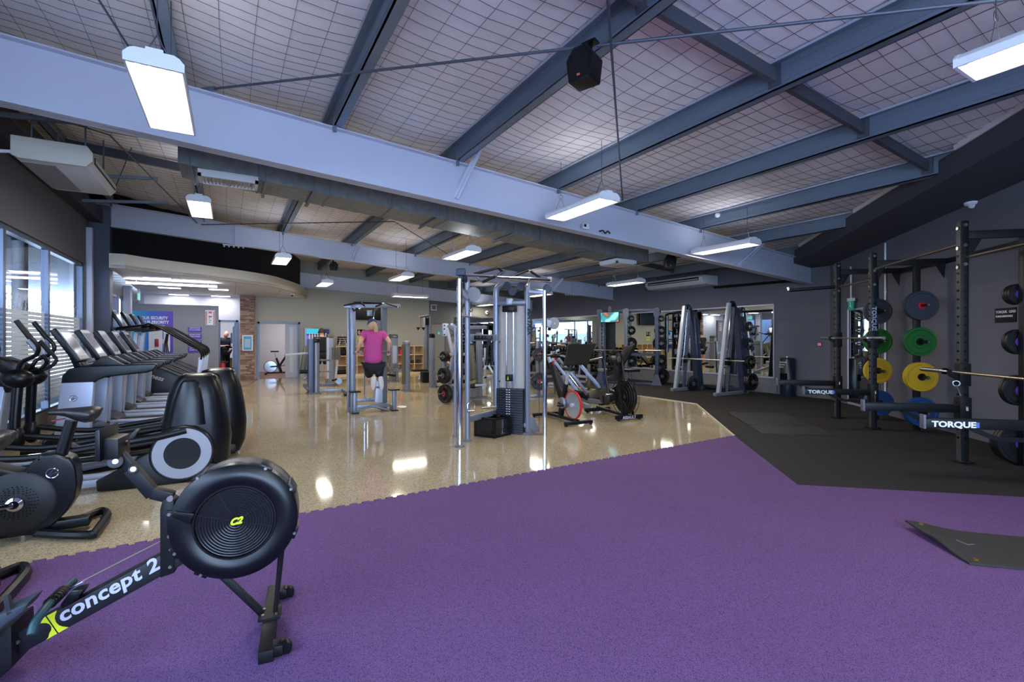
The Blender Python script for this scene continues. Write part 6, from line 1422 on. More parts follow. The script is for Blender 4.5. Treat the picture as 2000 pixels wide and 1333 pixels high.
# ================================================================ spin bikes
def spinbike(lab, loc, rot, rim=M_RED, frame=M_BLACKM):
    T = Thing('spin_bike', lab, 'exercise bike', loc, rot, 'spin bikes')
    # local x: from handlebar end (-) to flywheel end (+)
    c = V(.36, 0, .32)
    T.part('flywheel', MB().lathe([(0, -.02), (.22, -.012), (.225, 0), (.22, .012), (0, .02)], c, (0, 1, 0), 40), mat('flywheel_alu', (190, 198, 208), .25, .8))
    T.part('flywheel_rim', MB().annulus(c, (0, 1, 0), .222, .242, .03, 40), rim); T.part('hub', MB().cyl(c+V(0, -.05, 0), c+V(0, .05, 0), .035, n=16), M_SILL)
    T.part('pulley_cover', MB().lathe([(0, -.03), (.09, -.03), (.1, 0), (.09, .03), (0, .03)], V(.1, -.05, .33), (0, 1, 0), 28), M_SIL)
    T.part('base_beam', MB().bar(V(-.5, 0, .07), V(.5, 0, .07), .07, .05), frame, bevel=.006)
    for x in (-.52, .52):
        T.part('cross_foot', MB().bar(V(x, -.27, .05), V(x, .27, .05), .07, .05), frame, bevel=.006)
        for y in (-.25, .25): T.part('rubber_foot', MB().cyl(V(x, y, 0), V(x, y, .03), .025, n=10), M_BLACK)
    T.part('lower_frame', MB().bar(V(-.02, 0, .09), V(.07, 0, .4), .06, .11), frame, bevel=.01); T.part('chain_stay', MB().bar(V(.05, .04, .33), V(.36, .04, .32), .02, .06), frame)
    T.part('head_tube', MB().bar(V(.02, 0, .36), V(-.36, 0, 1.0), .06, .08), frame, bevel=.01); T.part('seat_tube', MB().bar(V(.05, 0, .36), V(.15, 0, .66), .055, .08), frame, bevel=.01)
    T.part('seat_post', MB().bar(V(.13, 0, .6), V(.22, 0, .87), .035, .045), M_SILL, bevel=.005); T.part('seat_slider', MB().bar(V(.14, 0, .875), V(.32, 0, .875), .04, .03), M_SILL)
    T.part('saddle', MB().prism([(.06, -.02, 0), (.08, -.03, 0), (.24, -.05, 0), (.33, -.085, 0), (.36, -.05, 0), (.36, .05, 0), (.33, .085, 0), (.24, .05, 0), (.08, .03, 0), (.06, .02, 0)], (0, 0, .05)), M_PAD, bevel=.015, loc=(0, 0, .92))
    T.part('handle_post', MB().bar(V(-.33, 0, .95), V(-.42, 0, 1.1), .04, .05), M_SILL)
    T.part('handlebar', MB().tube(smoothpath([(-.3, -.2, 1.16), (-.5, -.18, 1.14), (-.42, 0, 1.12), (-.5, .18, 1.14), (-.3, .2, 1.16)]), .017), M_BLACK)
    T.part('console', MB().box((-.46, 0, 1.19), (.05, .1, .07)), M_BLACK, bevel=.008); T.part('resistance_lever', MB().cyl((-.28, 0, .98), (-.24, 0, 1.04), .012), M_RED)
    for s in (-1, 1):
        T.part('crank_arm', MB().bar(V(.05, s*.09, .33), V(.05-s*.16, s*.1, .33+s*.03), .02, .03), M_BLACK); T.part('pedal', MB().bar(V(.05-s*.16, s*.11, .33+s*.03), V(.05-s*.16, s*.2, .33+s*.03), .09, .025), M_BLACK, bevel=.004)
        T.part('toe_cage', MB().torus((.05-s*.16-.03, s*.155, .37+s*.03), (1, 0, 0), .04, .006, 14, 5), M_GREYP)
    return T
f = G(1137, 829); b = G(1063, 817)
sb = spinbike('black spin bike with red rimmed flywheel in the middle of the room', (5.0, 6.86, 0), -PI/2-.05)
g_ = G(531, 723); sb2 = dup(sb.o, (g_.x+.1, 21.3, 0), PI-.1, 'spin bike seen through the open sliding door')
# ================================================================ air bike
T = Thing('air_bike', 'black air bike with large caged fan wheel', 'exercise bike', (6.12, 6.75, 0), -PI/2-.12)
c = V(.34, 0, .40); R_ = .335
T.part('fan_disc', MB().lathe([(0, -.03), (.295, -.03), (.305, 0), (.295, .03), (0, .03)], c, (0, 1, 0), 40), M_BLACK)
for k in range(14):
    a = k*2*PI/14; T.part('fan_blade', MB().bar(c+V(.1*math.cos(a), 0, .1*math.sin(a)), c+V(.3*math.cos(a), 0, .3*math.sin(a)), .012, .05, up=(0, 1, 0)), mat('blade_dark', (22, 22, 24), .25))
for s in (-1, 1):
    cg = MB()
    for r in (.1, .17, .24, .30, .335): cg.torus(c+V(0, s*(.075 if r < .32 else .05), 0), (0, 1, 0), r, .0035, 40, 5)
    T.part('fan_cage', cg, mat('cage_wire', (44, 40, 38), .35, .6), kind='stuff')
    for k in range(12):
        a = k*PI/6+.2; T.part('cage_spoke', MB().tube([c+V(.05*math.cos(a), s*.08, .05*math.sin(a)), c+V(.3*math.cos(a), s*.075, .3*math.sin(a)), c+V(.335*math.cos(a), s*.04, .335*math.sin(a))], .0035, 5), M_BLACK)
T.part('centre_plate', MB().lathe([(0, -.09), (.07, -.09), (.08, -.07), (.08, .07), (.07, .09), (0, .09)], c, (0, 1, 0), 24), M_BLACK)
T.part('crank_housing', MB().lathe([(0, -.06), (.15, -.06), (.17, -.03), (.17, .03), (.15, .06), (0, .06)], V(-.22, -.02, .36), (0, 1, 0), 32), mat('housing_brown', (52, 48, 46), .45))
T.part('chain_cover', MB().prism([(-.2, 0, .5), (.1, 0, .47), (.15, 0, .33), (-.2, 0, .2)], (0, .1, 0)), M_BLACK, bevel=.01)
T.part('base_beam', MB().bar(V(-.55, 0, .1), V(.45, 0, .07), .06, .05), M_BLACKM)
for x in (-.55, .45):
    ft = T.part('cross_foot', MB().bar(V(x, -.28, .06), V(x, .28, .06), .07, .07), M_BLACKM, bevel=.01)
    for y in (-.22, .22): T.part('rubber_foot', MB().cyl(V(x, y, 0), V(x, y, .04), .03, n=10), M_BLACK)
T.part('foot_lettering', text_mb('ASSAULT', .07, V(.487, -.16, .035), (0, 1, 0), (0, 0, 1), bold=.002), M_TXTG, smooth=False)
for s in (-1, 1): T.part('fork', MB().bar(V(.42, s*.11, .08), V(.3, s*.11, .72), .02, .05), M_BLACKM)
T.part('seat_post', MB().bar(V(-.3, 0, .45), V(-.36, 0, .82), .05, .05), mat('post_blue_steel', (92, 112, 160), .25, .8)); T.part('seat_bracket', MB().box((-.37, 0, .84), (.2, .1, .05)), M_STEEL, bevel=.006)
for s in (-1, 1):
    T.part('moving_arm', MB().tube(smoothpath([V(.12, s*.2, .42), V(.02, s*.2, .8), V(-.04, s*.2, 1.1), V(-.14, s*.19, 1.2)]), .02, 8), M_NAVY)
    T.part('grip', MB().tube(smoothpath([V(-.14, s*.19, 1.2), V(-.26, s*.16, 1.2), V(-.25, s*.06, 1.17)]), .022, 8), M_PAD); T.part('foot_peg', MB().cyl(V(.12, s*.12, .42), V(.12, s*.26, .42), .024, n=12), M_STEEL)
    T.part('crank_arm', MB().bar(V(-.22, s*.1, .36), V(-.22-s*.05, s*.11, .22-s*.1*0), .02, .03), M_BLACK); T.part('pedal', MB().bar(V(-.22-s*.05, s*.12, .21), V(-.22-s*.05, s*.2, .21), .08, .025), M_BLACK)
T.part('console', MB().bar(V(.0, 0, .98), V(-.06, 0, 1.12), .16, .03, up=(1, 0, 0)), M_BLACK, bevel=.006); T.part('console_post', MB().bar(V(.1, 0, .7), V(.0, 0, 1.0), .04, .03), M_BLACKM)

# ================================================================ leg press with big black foot plate
T = Thing('leg_press', 'inclined leg press with large black foot plate behind the red rimmed bike', 'leg press', (7.3, 9.2, 0))
def P(px, py, y=0.): return T.p(px, py, y)
q = [P(1110, 674, 0), P(1164, 672, 0), P(1148, 712, -.25), P(1101, 714, -.25)]
nn = (q[1]-q[0]).cross(q[3]-q[0]).normalized(); T.part('foot_plate', MB().prism([p for p in q], nn*.05), mat('foot_plate_black', (16, 16, 18), .6), bevel=.006, smooth=False)
for a, b in (((1078, 700, .0), (1150, 793, -.5)), ((1090, 700, .2), (1163, 787, -.3)), ((1126, 706, .0), (1182, 772, -.4))):
    T.part('rail', MB().bar(P(*a), P(*b), .07, .07), M_SIL, bevel=.008)
for a, b in (((1095, 712, -.02), (1152, 786, -.5)), ((1136, 712, -.02), (1184, 768, -.4))): T.part('guide_rod', MB().cyl(P(*a), P(*b), .018, n=10), M_CHR)
T.part('red_cap', MB().box(P(1083, 702, 0), (.1, .05, .06)), M_RED, bevel=.01)
T.part('back_pad', MB().bar(P(1146, 785, -.55), P(1196, 752, -.45), .42, .08), M_PAD, bevel=.02)
T.part('seat_pad', MB().bar(P(1128, 765, -.5), P(1150, 790, -.55), .4, .07), M_PAD, bevel=.02)
T.part('back_frame', MB().bar(P(1150, 794, -.5), P(1205, 762, -.4), .06, .08), M_SIL); 
g0, g1, g2 = T.g(1085, 768), T.g(1150, 800), T.g(1188, 792)
T.part('base_beam', MB().bar(g0+V(0, 0, .05), g1+V(0, 0, .05), .08, .08).bar(T.g(1120, 783)+V(0, 0, .05), g2+V(0, 0, .05), .08, .08), M_SIL, kind='stuff')
T.part('front_leg', MB().bar(g0+V(0, 0, .02), P(1082, 712, 0), .08, .08), M_SIL, bevel=.008); T.part('front_leg', MB().bar(T.g(1150, 760)+V(0, 0, .02), P(1150, 715, .1), .08, .08), M_SIL, bevel=.008)
T.part('yellow_label', MB().bar(P(1086, 735, -.2), P(1090, 735, -.2), .01, .1), M_YEL); T.part('machine_decal', MB().bar(P(1079, 726, -.15), P(1083, 738, -.15), .01, .05), M_RED)
T.part('side_frame', MB().bar(P(1080, 715, -.1), P(1108, 772, -.4), .06, .1), mat('frame_dark', (58, 60, 68), .4, .3))
T.part('weight_horn', MB().cyl(P(1094, 704, 0), P(1070, 703, .1), .024, n=12), M_STEEL); T.part('weight_horn', MB().cyl(P(1150, 705, 0), P(1178, 699, 0), .024, n=12), M_STEEL)
T.part('handle', MB().tube(smoothpath([P(1108, 740, -.3), P(1114, 722, -.3), P(1130, 722, -.3)]), .015), M_BLACK)
def plates_at(px, py, by, R, n, lab, group, ax=(-.1, 1, 0), th=.04, step=None, acc=M_PLR, m=None):
    g = G(px, by); z = zat(py, g.x, g.y); a = Vector(ax).normalized()
    for k in range(n):
        plate(V(g.x, g.y, z)+a*(th+.004)*k, a, R, th, m or M_PLK, lab if k == 0 else lab+', disc %s behind it' % ('just', 'second', 'third')[k-1], group, accent=acc, spoke=True)
# loaded storage frame at left of the leg press
T = Thing('plate_stand', 'grey storage stand for black plates right of the cable station', 'plate rack', (G(1052, 776).x, G(1052, 776).y, 0))
hz_ = zat(668, T.loc.x, T.loc.y)
T.part('post', MB().bar((0, 0, .02), (0.02, .05, hz_), .08, .08), M_SIL, bevel=.008); T.part('foot', MB().bar((-.3, .1, .03), (.35, -.1, .03), .08, .06), M_SIL, bevel=.01); T.part('foot', MB().lathe([(0, 0), (.12, 0), (.12, .02), (0, .05)], (0, 0, 0), (0, 0, 1), 20), M_GREYP)
for z in (zat(693, T.loc.x, T.loc.y), zat(745, T.loc.x, T.loc.y)): T.part('peg', MB().cyl((0, 0, z), (-.1, -.28, z), .022, n=10), M_STEEL)
L1 = T.loc
for py, R, lb, n in ((693, .165, 'black grip plate with red marks on the stand, upper', 2), (745, .215, 'larger black grip plate with red marks on the stand, lower', 2)):
    z = zat(py, L1.x, L1.y); a = V(.35, .94, 0).normalized()
    for k in range(n): plate(V(L1.x, L1.y, z)-a*(.06+.045*(n-1-k)), a, R, .04, M_PLK, lb if k == 0 else lb+', disc behind it', 'plates on the grey stand', accent=M_PLR, spoke=True)
# ================================================================ dip station
T = Thing('dip_station', 'silver dip and pull-up tower holding the woman in pink', 'exercise tower', (2.42, 9.62, 0))
def P(px, py, y=0.): return T.p(px, py, y)
zt_ = zat(596, 2.42, 9.62)
def vpost(px, y, w, d, z1, z0=0, m=M_SIL, nm='upright', dp=.1):
    x = P(px, 700, y).x; return T.part(nm, MB().bb((x-w/2, y-d/2, z0), (x+w/2, y+d/2, z1)), m, bevel=.008)
vpost(689, .0, .085, .12, zt_); vpost(680.5, .18, .05, .08, zt_-.06); vpost(750, .1, .1, .12, zt_-.03, m=M_GREYP)
vpost(737, .35, .14, .1, zt_-.3, .9, nm='cable_mast'); 
a, b = P(671, 598, 0), P(781, 598, .0)
T.part('top_beam', MB().bar(a, b, .07, .075), M_SIL, bevel=.006)
for pts in ([(672, 597, -.05), (681, 595, -.2), (704, 591, -.2), (713, 598, -.05)], [(734, 599, -.05), (748, 593, -.2)], [(755, 593, -.2), (777, 600, -.1)], [(687, 601, 0), (691, 607, -.15), (702, 603, -.18)]):
    T.part('pull_up_grip', MB().tube([P(*p) for p in pts], .016, 8), M_PAD); T.part('grip_end', MB().ell(P(*pts[-1]), (.025,)*3, 8, 6), M_CHR)
for px in (701, 758):
    p = P(px, 687, -.36); T.part('dip_bar', MB().cyl(V(p.x, -.52, p.z-.01), V(p.x, .1, p.z-.01), .02, n=12), M_GREYP); T.part('bar_cap', MB().cyl(V(p.x, -.54, p.z-.01), V(p.x, -.52, p.z-.01), .026, n=12), M_CHR)
    T.part('dip_arm', MB().bar(V(P(690 if px < 720 else 750, 700, 0).x, .05, p.z-.02), V(p.x, .05, p.z-.02), .07, .08), M_GREYP, bevel=.01)
for px, sx in ((695, 1), (768, -1)):
    p = P(px, 768, -.25); f_ = T.g(694 if sx > 0 else 771, 809 if sx > 0 else 803)
    T.part('step_pad', MB().box(V(f_.x, f_.y+.05, .42), (.2, .16, .03)), M_PAD, bevel=.008); T.part('step_post', MB().bar(V(f_.x, f_.y+.03, 0), V(f_.x, f_.y+.03, .41), .07, .07), M_SIL, bevel=.006)
    T.part('rubber_foot', MB().box(V(f_.x, f_.y+.03, .012), (.13, .12, .024)), M_BLACK)
    T.part('base_rail', MB().bar(V(f_.x, f_.y, .06), V(f_.x-.03*sx, .25, .06), .07, .08), M_SIL, bevel=.006)
xa_, xb_ = P(689, 700, 0).x, P(757, 700, 0).x
T.part('cross_rail', MB().bar(V(xa_, -.05, .12), V(xb_, -.05, .12), .06, .07), M_SIL, bevel=.006); T.part('cross_rail', MB().tube([V(xa_, -.1, .02), V((xa_+xb_)/2, -.1, .12), V(xb_, -.1, .02)], .025, 6), M_SIL); T.part('cross_rail', MB().bar(V(xa_, .12, .22), V(xb_, .12, .22), .06, .07), M_SIL, bevel=.006)
c = P(738, 765, .1); T.part('lower_shroud', MB().prism([P(730, 786, .1), P(745, 786, .1), P(745, 745, .1), P(733, 742, .1)], (0, .2, 0)), M_SILL, bevel=.01)
T.part('warning_label', MB().bar(P(735, 757, -.01), P(743, 757, -.01), .004, .035), M_GREYP)
for px in (712, 718): T.part('guide_rod', MB().cyl(V(P(px, 700, .1).x, .1, .2), V(P(px, 700, .1).x, .1, 1.2), .012, n=8), M_CHR)
T.part('pulley', MB().bar(P(717, 612, .1), P(727, 612, .1), .05, .12), M_SIL, bevel=.01); T.part('bent_bar', MB().tube(smoothpath([P(735, 640, .3), P(730, 625, .3), P(732, 607, .3), P(738, 603, .3)]), .013), M_CHR)
T.part('back_pad', MB().bar(P(699, 667, .2), P(714, 667, .2), .04, .05), mat('pad_plum', (70, 58, 74), .6), bevel=.01)

# ================================================================ weight tower helper for selectorised machines
def wtower(T, px, by, ty, w, d=.3, m=M_SIL, head=M_PADO, rot=0, two=False):
    g = T.g(px, by); z = zat(ty, (g+T.loc).x, (g+T.loc).y); x, y = g.x, g.y+d/2
    T.part('weight_tower', MB().bb((x-w/2, y-d/2, .02), (x+w/2, y+d/2, z-.12)), m, bevel=.03, seg=3)
    T.part('tower_head', MB().prism([(x-w/2, y, z-.13), (x+w/2, y, z-.13), (x+w/2, y, z-.04), (x+w*.3, y, z), (x-w/2, y, z)], (0, d, 0)), head, bevel=.015)
    T.part('tower_foot', MB().bb((x-w/2-.03, y-d/2-.03, 0), (x+w/2+.03, y+d/2+.03, .03)), M_GREYP, bevel=.01)
    return g, z
# seated leg machine, left
g = G(620, 770); T = Thing('leg_machine', 'silver seated leg machine with tall twin column beside the man in black', 'weight machine', (g.x, g.y, 0))
def P(px, py, y=0.): return T.p(px, py, y)
zz = zat(661, g.x, g.y)
a_, b_ = P(603, 700, 0).x, P(613, 700, 0).x
T.part('weight_tower', MB().bb((a_, 0, .02), (b_-.01, .34, zz-.02)), mat('tower_slate', (84, 96, 124), .4, .3), bevel=.02, seg=3); T.part('weight_tower', MB().cyl(V((b_+P(625, 700, 0).x)/2, .16, .02), V((b_+P(625, 700, 0).x)/2, .16, zz-.12), .085, n=24), M_SIL)
T.part('tower_head', MB().bb((b_, .02, zz-.11), (P(626, 700, 0).x, .3, zz)), M_BLACK, bevel=.03); T.part('tower_foot', MB().bb((a_-.02, -.03, 0), (P(626, 700, 0).x+.02, .38, .03)), M_GREYP, bevel=.01)
T.part('back_pad', MB().bar(P(590, 728, .5), P(597, 678, .7), .36, .1, up=(1, 0, 0)), M_PADO, bevel=.03); T.part('back_frame', MB().bar(P(596, 745, .5), P(602, 690, .6), .06, .06, up=(1, 0, 0)), M_SIL)
T.part('lever_arm', MB().bar(P(556, 694, -.3), P(604, 690, .1), .05, .05), M_SILL, bevel=.01); T.part('roller_pad', MB().cyl(P(585, 727, .2), P(603, 726, .2), .05, n=14), M_BLACK)
for (a, b) in (((594, 752, .2), (603, 762, .0)), ((625, 764, 0), (668, 762, -.1)), ((668, 762, -.1), (684, 771, -.4)), ((592, 742, .3), (600, 735, .3)), ((625, 726, .1), (652, 726, .2)), ((625, 704, .1), (645, 704, .2)), ((626, 753, .1), (660, 752, .3))):
    T.part('frame_tube', MB().bar(P(*a), P(*b), .07, .08 if a[1] > 750 else .045), M_SIL, bevel=.008)
for k in range(3): T.part('roller_pad', MB().cyl(P(652+5*k, 703, .0), P(651.5+5*k, 679, .0), .045, n=14), M_PADO)
T.part('pad_arm', MB().bar(P(655, 742, .1), P(659, 703, .05), .04, .05), M_SILL); T.part('pivot_hub', MB().cyl(P(662, 745, -.02), P(662, 745, .2), .08, n=16), M_SIL)
T.part('handle', MB().cyl(P(648, 744, 0), P(658, 741, 0), .025, n=10), M_BLACK); T.part('handle', MB().tube([P(652, 752, .2), P(672, 737, .1), P(677, 743, .1)], .012), M_CHR)
T.part('rubber_foot', MB().box(T.g(676, 774)+V(0, 0, .03), (.12, .1, .06)), M_BLACK, bevel=.01)
g2, z2 = wtower(T, 646, 750, 653, .19)
T.part('tower_rod', MB().bar(P(640, 740, 1.2), P(640, 660, 1.2), .06, .06, up=(1, 0, 0)), M_SILL)
# second seated machine right of the woman
g = G(770, 745); T = Thing('leg_machine', 'silver seated machine behind the dip station, seat facing right', 'weight machine', (g.x, g.y, 0))
def P(px, py, y=0.): return T.p(px, py, y)
g2, z2 = wtower(T, 771, 745, 653, .24, head=mat('head_dark', (70, 72, 78), .4)); T.part('head_label', MB().bar(V(g2.x-.06, g2.y-.003, z2-.08), V(g2.x+.06, g2.y-.003, z2-.08), .004, .03), M_TXTG)
T.part('tower_window', MB().bar(V(g2.x, g2.y-.004, .6), V(g2.x, g2.y-.004, 1.2), .005, .14, up=(1, 0, 0)), M_SILL)
g3, z3 = wtower(T, 797, 765, 667, .13, m=M_SIL, head=M_SIL); T.part('tower_window', MB().bar(V(g3.x-.1, g3.y+.05, .2), V(g3.x-.1, g3.y+.05, z3-.1), .08, .1, up=(1, 0, 0)), M_PADO)
for a, b in (((757, 763, 0), (790, 760, -.5)), ((760, 748, 0), (788, 756, -.3)), ((771, 722, -.2), (789, 727, -.3)), ((776, 755, -.2), (776, 727, -.2)), ((764, 738, -.4), (764, 748, -.4))): T.part('frame_tube', MB().bar(P(*a), P(*b), .06, .07), M_SIL, bevel=.008)
T.part('seat_pad', MB().bar(P(756, 732, -.4), P(771, 734, -.4), .3, .07), M_PAD, bevel=.02); T.part('lever_arm', MB().tube(smoothpath([P(756, 712, -.3), P(765, 722, -.3), P(776, 724, -.3), P(784, 722, -.3)]), .02), M_CHR); T.part('cam', MB().torus(P(775, 718, -.25), (0, 1, 0), .09, .015, 20, 6), M_CHR)
# cable column
g = G(836, 742); T = Thing('pulldown_machine', 'tall narrow pulldown column with black V handles by the grey door', 'cable machine', (g.x, g.y, 0))
def P(px, py, y=0.): return T.p(px, py, y)
zt2 = zat(617, g.x, g.y)
for px in (831, 838): x = P(px, 700, 0).x; T.part('mast', MB().bb((x-.045, -.06, 0), (x+.045, .08, zt2)), M_SIL, bevel=.012)
T.part('top_arm', MB().bar(P(819, 620, -.2), P(839, 617, 0), .07, .06), M_GREYP, bevel=.01); T.part('head_pulley', MB().bar(P(834, 622, -.1), P(834, 636, -.1), .12, .1, up=(1, 0, 0)), M_BLACK, bevel=.01)
T.part('cable', MB().cyl(P(822, 621, -.2), P(822, 641, -.2), .006, n=6), M_BLACK)
hv = Thing('v_handle', 'pair of black triangular handles hanging from the pulldown column', 'cable attachment', P(822, 640, -.2)+T.loc)
for s in (-1, 1): hv.part('handle', MB().prism([(s*.02, 0, 0), (s*.16, 0, .01), (s*.1, 0, -.1)], (0, .04, 0)), M_BLACK, bevel=.008)
T.part('weight_stack', MB().bb((P(829, 700, 0).x, -.02, .05), (P(840, 700, 0).x, .1, .55)), M_GREYP, bevel=.005); T.part('frame_tube', MB().bar(P(822, 745, 0), P(840, 722, 0), .05, .05), M_SIL)
T.part('seat_pad', MB().box(P(820, 724, -.3), (.5, .3, .06)), M_PAD, bevel=.02); T.part('leg_frame', MB().tube([P(818, 741, -.3), P(822, 728, -.3), P(828, 738, -.3)], .03), M_SILL)
centred('waste_box', MB().prism([G(828, 748)+V(0, 0, 0), G(838, 748), G(840, 744)+V(.05, .2, 0), G(829, 744)+V(0, .2, 0)], (0, 0, 0)) if 0 else MB().box(Vector((G(834, 748).x, G(834, 748).y+.1, .18)), (.3, .28, .34)), M_BLACK, 'small black bin at the foot of the pulldown column', 'bin', bevel=.02)
g = G(846, 757); T = Thing('calf_machine', 'short silver column machine before the grey door', 'weight machine', (g.x, g.y, 0))
def P(px, py, y=0.): return T.p(px, py, y)
g2, z2 = wtower(T, 846, 757, 652, .12, d=.2, head=M_BLACK)
for a, b in (((842, 757, 0), (868, 755, 0)), ((852, 757, 0), (848, 725, 0)), ((852, 730, 0), (862, 728, 0))): T.part('frame_tube', MB().bar(P(*a), P(*b), .06, .06), M_SIL, bevel=.006)
T.part('seat_pad', MB().box(P(856, 745, .2), (.25, .3, .06)), M_PAD, bevel=.015)
# plate loaded press
g = G(890, 785); T = Thing('plate_loaded_press', 'silver plate loaded press with angled arms left of the cable station', 'weight machine', (g.x, g.y, 0))
def P(px, py, y=0.): return T.p(px, py, y)
T.part('arm_bracket', MB().bar(P(868.5, 632, -.1), P(868.5, 657, -.1), .08, .09, up=(1, 0, 0)), M_SILL, bevel=.008)
for p in ((868, 636), (868, 643), (868, 654)): T.part('adjuster_pin', MB().cyl(P(*p, -.15), P(*p, -.1), .018, n=8), M_BLACK)
for a, b, w in (((874, 635, 0), (898, 658, .1), .07), ((882, 634, .3), (900, 650, .4), .06), ((872, 640, 0), (886, 700, 0), .06), ((886, 695, 0), (877, 750, 0), .09), ((893, 640, .2), (893, 725, .3), .09), ((866, 655, 0), (886, 655, .1), .05), ((866, 705, .4), (868, 760, .4), .08), ((868, 784, -.1), (898, 788, 0), .08), ((872, 758, .4), (900, 758, .4), .07), ((885, 700, 0), (896, 703, .3), .05), ((877, 750, 0), (890, 786, 0), .08)):
    T.part('frame_tube', MB().bar(P(*a), P(*b), w, w*1.1), M_SILL if w == .06 else M_SIL, bevel=.008)
T.part('back_pad', MB().bar(P(897, 690, .35), P(897, 740, .3), .3, .08, up=(1, 0, 0)), M_PAD, bevel=.02); T.part('seat_pad', MB().box(P(893, 745, .3), (.4, .35, .08)), M_PAD, bevel=.02)
for (px, by, py, R, n_, lb) in ((866, 790, 697, .115, 3, 'small black plate on the upper arm of the plate loaded press'), (865, 790, 734, .175, 3, 'middle black plate on the plate loaded press'), (867, 790, 770, .20, 3, 'large black plate low on the plate loaded press, red marks')):
    plates_at(px, py, by, R, n_, lb, 'plates on the plate loaded press', ax=(.95, .3, 0), th=.035, acc=M_PLR if R > .18 else None)
    g_ = G(px, by); z = zat(py, g_.x, g_.y); T.part('weight_horn', MB().cyl(V(g_.x-.11, g_.y, z)-T.loc, V(g_.x+.22, g_.y+.06, z)-T.loc, .02, n=10), M_STEEL)
# incline press bench seen through the cable station
g = G(930, 785); T = Thing('bench_press_machine', 'bench machine with olive back pad behind the cable station', 'weight machine', (4.9, 9.6, 0))
def P(px, py, y=0.): return T.p(px, py, y)
T.part('back_pad', MB().bar(P(921, 744, 0), P(917, 677, .2), .34, .09, up=(1, 0, 0)), M_PADO, bevel=.03)
T.part('seat_pad', MB().bar(P(916, 756, -.2), P(940, 751, -.2), .3, .06), M_PAD, bevel=.02); T.part('seat_plate', MB().bar(P(928, 753, -.36), P(950, 752, -.36), .02, .05), M_SILL)
for a, b, w in (((922, 760, 0), (926, 775, 0), .09), ((936, 650, .3), (936, 778, .3), .12), ((913, 778, 0), (950, 776, .3), .07), ((916, 640, .4), (950, 640, .4), .08)): T.part('frame_tube', MB().bar(P(*a), P(*b), w, w), M_SIL, bevel=.01)
for px in (915, 927): T.part('counter_head', MB().bar(P(px, 650, .5), P(px+9, 646, .5), .1, .16), M_GREYP, bevel=.02)
T.part('lever_arm', MB().tube(smoothpath([P(946, 722, .2), P(952, 712, .2), P(960, 725, .1), P(968, 735, .1)]), .03), M_SILL)
g = G(953, 760); T = Thing('leg_curl_bench', 'silver leg bench with pale frame behind the rope attachment', 'weight machine', (g.x, g.y, 0))
def P(px, py, y=0.): return T.p(px, py, y)
for a, b in (((944, 738, 0), (962, 736, 0)), ((943, 700, 0), (966, 735, 0)), ((948, 680, 0), (948, 740, 0)), ((964, 735, 0), (964, 700, 0))): T.part('frame_tube', MB().bar(P(*a), P(*b), .06, .07), M_SILL, bevel=.008)
for px_ in (946, 962):
    xx_ = P(px_, 700, 0).x; T.part('leg', MB().bb((xx_-.03, -.03, 0), (xx_+.03, .03, .35)), M_SILL)
T.part('seat_pad', MB().bar(P(946, 716, 0), P(964, 722, 0), .4, .1), M_PAD, bevel=.02)

# ================================================================ far wall
p0, p1 = onY(655, 675, 18.85), onY(828, 734, 18.85)
X0, X1, ZT = onY(656, 675, 18.75).x, onY(828, 675, 18.75).x, 1.15
T = Thing('cubby_shelf', 'low oak cubby shelf along the far wall', 'shelf', ((X0+X1)/2, 18.95, 0)); hw = (X1-X0)/2
T.part('top_board', MB().bb((-hw, -.2, ZT-.03), (hw, .2, ZT)), M_OAKL); T.part('bottom_board', MB().bb((-hw, -.2, 0), (hw, .2, .09)), M_OAKL); T.part('back_board', MB().bb((-hw, .18, .05), (hw, .2, ZT)), M_OAK)
nc = 9
for k in range(nc+1): x = -hw+.012+(2*hw-.024)*k/nc; T.part('divider', MB().bb((x-.012, -.2, .09), (x+.012, .18, ZT-.03)), M_OAKL)
for z in (.42, .78): T.part('shelf_board', MB().bb((-hw, -.195, z-.012), (hw, .18, z+.012)), M_OAKL)
cx = lambda px: onY(px, 700, 18.85).x
def small(name, px, z, mk, lab, cat): 
    U = Thing(name, lab, cat, (cx(px), 18.87, z)); mk(U); return U
small('water_bottle', 783.5, .792, lambda U: (U.part('bottle', MB().lathe([(0, 0), (.05, 0), (.055, .02), (.055, .19), (.03, .22), (0, .22)], (0, 0, 0), (0, 0, 1), 20), mat('bottle_pink', (226, 50, 84), .4)), U.part('cap', MB().cyl((0, 0, .22), (0, 0, .25), .028), mat('cap_pink', (190, 40, 70), .4))), 'pink water bottle in the oak shelf', 'bottle')
small('gym_bag', 669, .792, lambda U: (U.part('bag', MB().ell((0, 0, .12), (.2, .15, .12), 20, 12), M_CLB), U.part('strap', MB().torus((0, -.02, .2), (0, 1, 0), .1, .012, 20, 6), M_CLB)), 'round black bag in the oak shelf left end', 'bag')
small('shoe', 799, .792, lambda U: (U.part('upper', MB().ell((0, 0, .05), (.12, .05, .05), 14, 8), M_GREYP), U.part('sole', MB().box((0, 0, .008), (.25, .09, .016)), M_WHITEP)), 'grey shoe in the oak shelf beside the bottle', 'shoe')
small('foam_roller', 812, .432, lambda U: (U.part('roller', MB().cyl((-.2, 0, .07), (.2, 0, .07), .07, n=20), mat('roller_green', (38, 52, 44), .7)), U.part('core', MB().cyl((.2, 0, .07), (.21, 0, .07), .03), M_GREYP)), 'dark green foam roller in the oak shelf', 'foam roller')
small('foam_roller', 672, .092, lambda U: (U.part('roller', MB().cyl((-.24, 0, .075), (.24, 0, .075), .075, n=20), M_BLACK), U.part('core', MB().cyl((.24, 0, .075), (.25, 0, .075), .03), M_GREYP)), 'black foam roller low in the oak shelf', 'foam roller')
